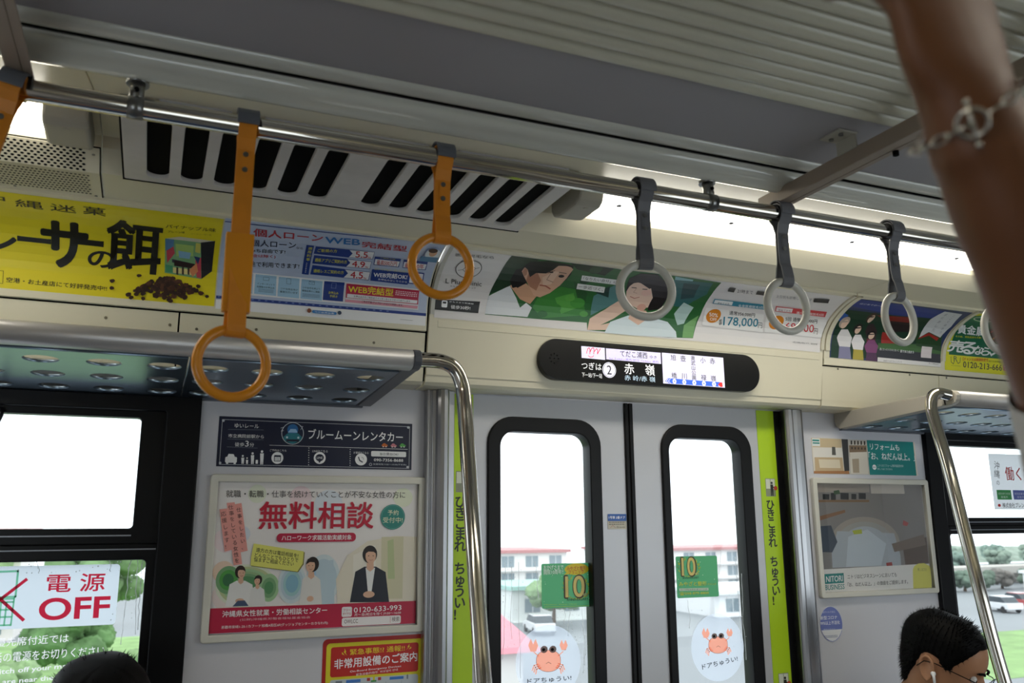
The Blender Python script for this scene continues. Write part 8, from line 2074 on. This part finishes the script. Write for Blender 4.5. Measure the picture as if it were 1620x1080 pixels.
def person(label, T, J, skin, hairline, thick, seed, spikes, shirt_m, trouser_m, voxel, sleeve_to=None, flow=0, hands=None, group=None):
    # T: head frame (x forward, z up, origin under the chin); J: joints in world space
    J = {k: Vector(v) for k, v in J.items()}
    across = (J['shoulderL']-J['shoulderR']).normalized(); fwd = across.cross(Vector((0, 0, 1)))
    nk = T @ Vector((-.024, 0, .01)); nb = J['chest']+Vector((0, 0, .16))
    def torso(b, g):
        loft(b, [J['pelvis']-Vector((0, 0, .06)), J['pelvis'], J['waist'], J['chest'], J['chest']+Vector((0, 0, .10))], [.155+g, .165+g, .14+g, .16+g, .125+g], [.105+g, .118+g, .10+g, .115+g, .075+g], across, 28)
        loft(b, [J['shoulderL'], nb-Vector((0, 0, .03)), J['shoulderR']], [.058+g, .072+g, .058+g], [.05+g, .06+g, .05+g], (0, 0, 1), 20)
    def arm(b, s, g, to=None):
        sh, el, wr = J['shoulder'+s], J['elbow'+s], J['wrist'+s]
        P = [sh, sh.lerp(el, .5), el, el.lerp(wr, .3), el.lerp(wr, .7), wr]; A = [.052, .047, .043, .0465, .038, .0318]; B = [.052, .046, .041, .044, .033, .0262]
        k = to or 6; loft(b, P[:k], [q+g for q in A[:k]], [q+g for q in B[:k]], (hands or {}).get(s, {}).get('side', fwd), 24)
    def leg(b, s, g, shoe=True):
        hp, kn, an = J['hip'+s], J['knee'+s], J['ankle'+s]
        loft(b, [hp, hp.lerp(kn, .5), kn, kn.lerp(an, .35), an], [.088+g, .076+g, .058+g, .057+g, .038+g], [.088+g, .074+g, .058+g, .058+g, .040+g], across, 20)
    b = MB(); torso(b, 0); loft(b, [nb-Vector((0, 0, .05)), nb+Vector((0, 0, .02)), nk], [.062, .056, .054], [.062, .056, .056], across, 24)
    for s in 'LR':
        arm(b, s, 0); leg(b, s, 0); h = (hands or {}).get(s) or dict(aim=J['wrist'+s]-J['elbow'+s], palm=(0, 0, -1), side=across*(-1 if s == 'L' else 1), curl=.5); hand(b, J['wrist'+s], **h)
        loft(b, [J['ankle'+s]-Vector((0, 0, .02)), J['ankle'+s].lerp(J['toe'+s], .5), J['toe'+s]], [.038, .042, .036], [.04, .034, .022], across, 16)
    me = fuse([b.mesh('limbs', [skin]), head_mesh(T).mesh('head', [skin])], voxel); me.materials.append(skin)
    root = thing('person', (J['pelvis'][0], J['pelvis'][1], 0), label, 'person', group)
    link('body', me, root)
    hair_mesh(T, hairline, thick, seed, spikes, flow).obj('hair', M_hair, root)
    b = MB(); torso(b, .013)
    for s in 'LR': arm(b, s, .013, 2)
    m2 = fuse([b.mesh('c', [])], .009); m2.materials.append(shirt_m); link('shirt', m2, root)
    b = MB(); loft(b, [J['pelvis']-Vector((0, 0, .07)), J['pelvis']+Vector((0, 0, .08))], [.172, .17], [.125, .12], across, 28)
    for s in 'LR': leg(b, s, .012)
    m2 = fuse([b.mesh('c', [])], .010); m2.materials.append(trouser_m); link('trousers', m2, root)
    b = MB()
    for s in 'LR':
        a, t2 = J['ankle'+s], J['toe'+s]; d = (t2-a).normalized(); loft(b, [a-d*.04-Vector((0, 0, .045)), a.lerp(t2, .4)-Vector((0, 0, .03)), t2, t2+d*.04], [.04, .047, .044, .03], [.034, .036, .028, .02], across, 16)
    b.obj('shoes', mat('dark_shoes', '22201f', .5), root)
    for s in (-1, 1):
        b = MB(); c = T @ Vector((.082, s*.031, .118)); b.ball(c, .0100, 12, 8); e = b.obj('eye', M_eye, root)
        b = MB(); d = (T.to_3x3() @ Vector((1, 0, -.25))).normalized(); b.ball(c+d*.0062, .0050, 10, 6); b.obj('iris', M_iris, e)
        b = MB(); b.tube(bez([T @ Vector((.1015, s*.016, .135)), T @ Vector((.1005, s*.030, .140)), T @ Vector((.089, s*.046, .137))], 5), [.0022]+[.0034]*8+[.0012]*2, 8); b.obj('eyebrow', M_hair, root)
    return root
def headframe(ear, yaw, pitch, roll=0, sc=1):
    return Matrix.Translation(ear) @ Matrix.Rotation(R(yaw), 4, 'Z') @ Matrix.Rotation(R(pitch), 4, 'Y') @ Matrix.Rotation(R(roll), 4, 'X') @ Matrix.Scale(sc, 4) @ Matrix.Translation((0, 0, -.118))
def seated(x, y, face, lean=0):
    f = Vector((math.cos(R(face)), math.sin(R(face)), 0)); s = Vector((-f.y, f.x, 0)); o = Vector((x, y, 0)); z = Vector((0, 0, 1)); J = {}
    J['pelvis'] = o+z*.53; J['waist'] = o+z*.72+f*.01; J['chest'] = o+z*.93+f*lean*.5
    for k, d in (('L', 1), ('R', -1)):
        J['shoulder'+k] = o+z*1.02+s*d*.175+f*lean*.6; J['elbow'+k] = o+z*.76+s*d*.23+f*.06; J['wrist'+k] = o+z*.68+s*d*.07+f*.27
        J['hip'+k] = o+z*.51+s*d*.085+f*.04; J['knee'+k] = o+z*.50+s*d*.11+f*.42; J['ankle'+k] = o+z*.085+s*d*.11+f*.40; J['toe'+k] = o+z*.035+s*d*.12+f*.56
    return J
def short_hair(a):               # front hairline, sideburn, round the ear, nape
    P = ((0, .190), (.5, .187), (.85, .170), (1.15, .140), (1.3, .108), (1.42, .112), (1.6, .136), (1.85, .132), (2.05, .085), (2.4, .035), (3.2, .025))
    for (p, q), (r_, t) in zip(P[:-1], P[1:]):
        if a <= r_: return q+(t-q)*(a-p)/(r_-p)
    return .025
def long_hair(a): return .175 if a < .8 else (.175-(a-.8)*.3 if a < 1.2 else .0)
earR = Vector((2.051, 1.832, 1.225))
TR = headframe(earR, -62, 23, 0, 1.05)
JR = seated(earR.x-.01, earR.y+.07, -114, .03)
manR = person('seated man with short black hair, glasses and a white earbud beside the right pole', TR, JR, M_skin, short_hair, .009, 4, 9000, mat('dark_grey_shirt', '3a3d44', .8, var=.1, scale=60), mat('navy_trousers', '20242e', .8, var=.1, scale=60), .0045, flow=.3)
# glasses and earbud, worn
def L2(P): return [TR @ Vector(p) for p in P]
g = thing('glasses', TR @ Vector((.1, 0, .118)), None, None); attach(g, manR); g.location = (TR @ Vector((.1, 0, .118)))-Vector(manR.location)
M_spec = mat('black_spectacle_metal', '15151a', .25, metal=.6, var=0)
for s in (-1, 1):
    q = [(.120-.006*abs(math.cos(a)), s*.034+.0245*math.cos(a), .112+.0165*math.sin(a)) for a in [2*math.pi*k/28 for k in range(28)]]
    b = MB(); b.tube(L2(q), .0011, 8, 0, False, True); b.obj('rim', M_spec, g)
    b = MB(); b.add(L2(q), [tuple(range(28))]); b.obj('lens', glassy('spectacle_lens', (.93, .95, .97), .06), g)
    b = MB(); b.tube(L2([(.114, s*.059, .119), (.108, s*.070, .121), (.05, s*.0785, .1225), (.0, s*.082, .1235), (-.025, s*.083, .118), (-.038, s*.081, .098)]), .0013, 8); b.obj('temple', M_spec, g)
b = MB(); b.tube(L2([(.118, -.010, .116), (.123, 0, .119), (.118, .010, .116)]), .0012, 8); b.obj('bridge', M_spec, g)
b = MB(); b.ball(TR @ Vector((.004, -.0835, .098)), .0068, 14, 10); b.tube(L2([(.005, -.088, .099), (.010, -.0895, .090), (.020, -.088, .066)]), [.0042, .0036, .0034], 12); b.obj('earbud', mat('white_plastic', 'e6e6e6', .25, var=.02), manR)
earL = Vector((-0.059, 1.933, 1.222))
TL = headframe(earL, -80, 20)
person('passenger with black hair, only the crown showing under the phone sticker', TL, seated(earL.x, earL.y+.01, -85, .0), M_skin, long_hair, .017, 9, 700, mat('blue_shirt', '4a5a78', .8, var=.1, scale=60), mat('black_trousers', '18181c', .8, var=.1, scale=60), .006, flow=-.2)
# benches under the two windows
for nm, x0, x1, lab in (('bench_seat', -1.5, .55, 'blue upholstered bench under the left window'), ('bench_seat', 1.93, 4, 'blue upholstered bench under the right window')):
    t = thing(nm, ((x0+x1)/2, 1.9, 0), lab, 'bench', 'long benches')
    M_up = mat('blue_upholstery', '2f4c7c', .85, var=.15, scale=60)
    b = MB(); b.box(x0, x1, 1.57, 2.10, .28, .395); b.obj('seat', M_up, t, .03); b = MB(); b.box(x0, x1, 2.095, 2.185, .42, .88); b.obj('backrest', M_up, t, .03); b = MB(); b.box(x0+.05, x1-.05, 1.66, 2.15, .0, .28); b.obj('base', M_bracket, t, .01)
# the raised arm close to the camera
wr = Vector((.4285, .3205, 1.829)); hn = Vector((.395, .313, 1.930)); el = Vector((0.572, 0.343, 1.617)); sh = Vector((.70, .34, 1.36))
JF = {'pelvis': Vector((.87, .30, .90)), 'waist': Vector((.87, .30, 1.06)), 'chest': Vector((.87, .30, 1.22)), 'shoulderL': Vector((.80+.0, .30+.0, 1.3))}
o = Vector((.87, .31, 0)); z = Vector((0, 0, 1))
JF.update({'shoulderL': sh, 'elbowL': el, 'wristL': wr, 'shoulderR': Vector((1.04, .29, 1.34)), 'elbowR': Vector((1.10, .28, 1.06)), 'wristR': Vector((1.08, .36, .83))})
for k, d in (('L', -1), ('R', 1)):
    JF['hip'+k] = o+Vector((d*.085, 0, .86)); JF['knee'+k] = o+Vector((d*.09, .02, .47)); JF['ankle'+k] = o+Vector((d*.09, 0, .085)); JF['toe'+k] = o+Vector((d*.10, .15, .035))
TF = headframe(Vector((.88, .33, 1.55)), 80, 0)
M_cloth = mat('pale_grey_cloth', 'c9c6c4', .85, var=.05, scale=50)
armp = person('standing person raising a bare shaded forearm with a bracelet close to the camera', TF, JF, M_skin2, long_hair, .016, 12, 0, M_cloth, mat('beige_trousers', '8a8070', .8, var=.1, scale=60), .0035,
    hands={'L': dict(aim=hn-wr, palm=(0, 1, .15), side=(1, 0, .25), curl=1)})
ax = (wr-el).normalized()
# loose three-quarter sleeve hanging from the upper forearm
b = MB(); cuff = el+ax*.085
P = [sh, sh.lerp(el, .5), el-ax*.0+Vector((0, 0, -.004)), el.lerp(cuff, .6), cuff]
b.tube(bez(P, 6), [.075-.027*i/24 for i in range(25)], 32, 0, False); b.obj('sleeve', M_cloth, armp)
# bracelet: chain links round the wrist with a ring and bar clasp
bt = thing('bracelet', wr, None, None); attach(bt, armp); bt.location = wr-Vector(armp.location)
view = Vector((0, 0, 1.6)); toward = (view-wr); toward -= ax*toward.dot(ax); toward.normalize(); sidev = ax.cross(toward).normalized()
M_sil = mat('silver', 'c8c2b8', .22, metal=1, var=.05)
def wp(a, dr=0, da=0):
    c = wr+ax*(.004+.004*math.sin(a))+ax*da
    return c+toward*math.cos(a)*(.030+dr)+sidev*math.sin(a)*(.0345+dr)
n = 22
for k in range(n):
    a0 = 2*math.pi*k/n+.16; a1 = a0+2*math.pi/n*1.12
    if -.25 < (a0+.14+math.pi) % (2*math.pi)-math.pi < .20: continue
    m0 = wp(a0, .0015); m1 = wp(a1, .0015); d = (m1-m0); Lh = d.length/2; c = (m0+m1)/2; d.normalize(); up = ax if k % 2 else (c-wr).normalized(); up = (up-d*up.dot(d)).normalized()
    b = MB(); b.tube([c+d*Lh*math.cos(q)+up*.0024*math.sin(q) for q in [2*math.pi*j/16 for j in range(16)]], .0011, 8, 0, False, True); b.obj('link', M_sil, bt)
c = wp(-.02, .0025); u1 = sidev; u2 = ax
b = MB(); b.tube([c+u1*.0078*math.cos(q)+u2*.0078*math.sin(q) for q in [2*math.pi*j/28 for j in range(28)]], .0014, 10, 0, False, True); b.obj('clasp_ring', M_sil, bt)
b = MB(); dd = (u2*.95+u1*.12).normalized(); b.tube([c-dd*.0125+toward*.001, c+toward*.0025, c+dd*.0125+toward*.001], [.0014, .0013, .0014], 10); b.ball(c-dd*.0125+toward*.001, .0022, 8, 6); b.ball(c+dd*.0125+toward*.001, .0022, 8, 6); b.obj('clasp_bar', M_sil, bt)
# ---------------------------------------------------------------- the town outside, under the overcast sky, its mist put into paler colours
GZ = -7.0
b = MB(); b.box(-60, 300, 8, 132, GZ-.5, GZ); g = b.obj('ground', mat('wet_ground', '7e8488', .6, var=.15, scale=.05)); struct(g)
def lawn(nm, x0, x1, y0, y1, label):
    b = MB(); b.box(x0, x1, y0, y1, GZ, GZ+.02); tag(b.obj(nm, mat('lawn_grass', '86a86a', .9, var=.25, scale=.6)), label, 'grass', kind='stuff')
lawn('lawn', 44, 76, 36, 51, 'bright green lawn seen below the right window'); lawn('lawn', -32, 5, 24, 78, 'green grass slope seen through the left window')
def tree(x, y, r, h, col, seed, label, group=None, squash=.8, nm='round_tree'):
    rnd = random.Random(seed); t = thing(nm, (x, y, GZ+.03), label, 'tree', group)
    b = MB(); b.tube([(x, y, GZ+.03), (x+.1, y, GZ+h*.6)], [.22, .12], 10); b.obj('trunk', mat('bark', '5a4a3a', .9, var=.2), t)
    b = MB()
    for k in range(34):
        a = rnd.uniform(0, 6.283); q = rnd.random()**.5*r*.72; zz = rnd.uniform(-.45, .6)*r*squash; s = rnd.uniform(.22, .38)*r*(1-.3*abs(zz)/r)
        cx, cy, cz = x+q*math.cos(a), y+q*math.sin(a), GZ+h+zz; nu, nv = 20, 13; vs = []
        for j in range(nv+1):
            p = math.pi*j/nv
            for i in range(nu):
                f = 2*math.pi*i/nu; d = Vector((math.sin(p)*math.cos(f), math.sin(p)*math.sin(f), math.cos(p))); g_ = s*(1+.3*noise.noise(d*3+Vector((k*7.1, seed, 0)))+.22*noise.noise(d*9+Vector((seed, k*3.3, 0)))); vs.append((cx+d.x*g_, cy+d.y*g_, cz+d.z*g_*.85))
        b.add(vs, [(j*nu+i, (j+1)*nu+i, (j+1)*nu+(i+1) % nu, j*nu+(i+1) % nu) for j in range(nv) for i in range(nu)], 0, True)
    b.obj('crown', mat('foliage_'+col, col, .85, var=.35, scale=1.2), t); return t
def building(nm, x0, x1, y0, y1, z1, col, trimc, rows, cols, label, flat=True, group=None):
    t = thing(nm, ((x0+x1)/2, (y0+y1)/2, GZ), label, 'building', group)
    b = MB(); b.box(x0, x1, y0, y1, GZ, z1); b.obj('walls', mat('render_'+col, col, .7, var=.06, scale=.4), t)
    b = MB(); b.box(x0-.3, x1+.3, y0-.5, y1+.3, z1, z1+.35); b.obj('roof', mat('trim_'+trimc, trimc, .6, var=.08), t)
    hh = (z1-GZ)/rows
    for r_ in range(rows):
        for c in range(cols):
            xc = x0+(x1-x0)*(c+.5)/cols; zc = z1-hh*(r_+.5); b = MB(); b.box(xc-.75, xc+.75, y0-.06, y0+.1, zc-.6, zc+.6); w = b.obj('window', mat('far_window', '7d8c94', .2), t)
            b = MB(); b.box(xc-.03, xc+.03, y0-.08, y0, zc-.6, zc+.6); b.obj('window_bar', mat('far_frame', 'd8dcde', .5), w)
        b = MB(); b.box(x0, x1, y0-.7, y0, z1-hh*(r_+1)-.08, z1-hh*(r_+1)+.08); b.obj('balcony_slab', mat('render_'+col, col, .7), t)
    return t
building('apartment_building', 27, 44.5, 90, 102, -1.5, 'e8e6e2', 'b87878', 3, 6, 'white three storey apartment block with a pale red roof edge, through the left door pane')
building('apartment_building', 56, 86, 95, 108, -1.75, 'e6e4e2', 'b88080', 3, 9, 'long white apartment block with a pink roof edge, through the right door pane')
building('warehouse', 31, 43, 74, 82, -4.2, 'd8dcda', '9cc4ba', 1, 3, 'low pale building with a green roof edge behind the round tree')
building('warehouse', 50, 75, 70, 80, -5, 'e4e6e8', 'dfe3e6', 1, 6, 'low white flat roofed shed, through the right door pane')
building('apartment_building', -34, -9, 80, 90, 1.2, 'dedad6', 'b8787a', 4, 8, 'distant block with a red roof edge beyond the left window')
building('warehouse', 100, 116, 70, 76, -4.6, 'e8e8ea', 'eef0f2', 1, 5, 'white roofed hall beside the car park, seen through the right window')
t = thing('tiled_house', (13, 50, GZ), 'small house with a pinkish red hipped roof, through the left door pane', 'house')
b = MB(); b.box(6.5, 19.3, 44.6, 55.4, GZ, -4.9); b.obj('walls', mat('render_e8e6e2', 'e8e6e2', .7), t)
b = MB(); b.add([(5.8, 43.8, -5.05), (20.2, 43.8, -5.05), (20.2, 56.2, -5.05), (5.8, 56.2, -5.05), (10.5, 50, .2), (15.4, 50, .2)], [(0, 1, 5, 4), (1, 2, 5), (2, 3, 4, 5), (3, 0, 4), (3, 2, 1, 0)]); b.obj('roof', mat('red_roof', 'd88894', .6, var=.08, scale=.5), t)  # roof red is paled, mist put into the colour
tree(33.2, 70, 2.7, 2.6, '7f9c70', 1, 'round grey green tree in front of the pale low building')
for k, (x, y, r, h, c) in enumerate(((-2.4, 62, 3.2, 5.6, '6f9060'), (-10.5, 64, 3.6, 6, '84a070'), (-19.5, 60, 3.8, 6.4, '7c9a70'), (.6, 34, 1.7, 3, '6a8c58'), (-4.4, 33, 1.8, 3.3, '84a070'), (-3, 46, 2.4, 3.8, '5f8450'), (-9.3, 47, 2.4, 3.9, '6f9060'), (3.4, 52, 2.2, 3.7, '7c9a70'), (-.3, 40.5, 1.6, 2.7, '84a070'))): tree(x, y, r, h, c, 20+k, 'leafy green tree beyond the left window', 'trees beyond the left window')
for k in range(15):
    r_ = random.Random(50+k); tree(138+k*5.6+r_.uniform(-.2, .2), 127+(k % 2)*5, 2.7, 1.0+r_.uniform(0, .9)+k*.05, ('86988a', '8ea090', '7e9488')[k % 3], 50+k, 'hazy green hillside tree seen through the right window', 'hillside trees beyond the viaduct')  # haze is put into the greyed greens
for k in range(10):
    r_ = random.Random(80+k); tree(88+k*4.1, 82+r_.uniform(-1, 1), 1.75, 1.35, ('6a7c6c', '7e7a74', '6c8070')[k % 3], 80+k, 'dark tree below the viaduct, seen through the right window', 'trees below the viaduct')
b = MB(); hv = []
for i in range(60):
    for j in range(9):
        x = 100+i*3.2; q = j/8; hv.append((x, 136+q*40, GZ-.2+(3.1+1.1*noise.noise(Vector((x*.05, q, 3)))+.45*noise.noise(Vector((x*.4, q*6, 1))))*math.sin(math.pi*min(1, q*1.4+.02))))
b.add(hv, [(i*9+j, i*9+j+1, i*9+j+10, i*9+j+9) for i in range(59) for j in range(8)], 0, True); struct(b.obj('hill', mat('hazy_hillside', '8c9c8e', .9, var=.3, scale=.5)))  # haze over the hill is put into its grey-green
t = thing('viaduct', (140, 90, GZ), 'pale concrete viaduct crossing behind the trees, through the right window', 'viaduct')
b = MB(); b.box(86, 240, 88, 92, -5.5, -4.55); b.obj('deck', mat('concrete', 'b9b5ae', .8, var=.1, scale=.3), t)
for x in range(90, 240, 14): b = MB(); b.box(x-.7, x+.7, 89, 91, GZ, -5.5); b.obj('pier', mat('concrete', 'b9b5ae', .8), t)
def car(x, y, col, rot, label, group, van=0):
    t = thing('parked_car', (x, y, GZ), label, 'car', group); Mx = Matrix.Translation((x, y, GZ)) @ Matrix.Rotation(R(rot), 4, 'Z')
    def ext(P, w, nm, m, par, bev=.05):
        b = MB(); n = len(P); vs = [Mx @ Vector((u, s*w, v)) for s in (-1, 1) for u, v in P]; b.add(vs, [(i, (i+1) % n, n+(i+1) % n, n+i) for i in range(n)]+[tuple(range(n))[::-1], tuple(range(n, 2*n))]); return b.obj(nm, m, par, bev)
    ext([(-2.1, .35), (2.1, .35), (2.15, .75), (1.3, .92), (-2.05, .95)], .85, 'body', mat('car_'+col, col, .25, coat=.5), t); hb = 1.85 if van else 1.45
    ext([(-2.0 if van else -1.7, .93), (1.3, .92), (.6, hb), (-1.8 if van else -1.1, hb)], .76, 'cabin', mat('car_glass', '39434a', .1), t)
    ext([(-1.75 if van else -1.05, hb), (.58, hb), (.5, hb+.06), (-1.6 if van else -.95, hb+.06)], .74, 'roof', mat('car_'+col, col, .25), t, .02)
    for u in (-1.35, 1.35):
        for s in (-1, 1): b = MB(); b.cyl(Mx @ Vector((u, s*.86, .32)), Mx @ Vector((u, s*.68, .32)), .32, 14); b.obj('wheel', mat('tyre', '1c1c1e', .8), t)
for i, (x, y, c, v) in enumerate(((36.5, 66, 'e8eaec', 1), (35.6, 60, 'dfe2e4', 0), (40.5, 69, 'c8ccd0', 1), (30, 66, 'd8dadc', 0))): car(x, y, c, 80, 'white or silver car parked beside the round tree', 'cars beside the round tree', v)
for i, (x, y, c) in enumerate(((78, 62, 'e6e8ea'), (83, 64, 'b03a3a'), (74, 66, 'dfe2e6'), (60.5, 33.5, 'e6e8ea'), (86, 60, '8a949c'))):
    car(x, y, c, 75, 'white car parked on the lawn edge below the right window' if i == 3 else 'car parked in the lot seen through the right window', None if i == 3 else 'cars in the parking lot')
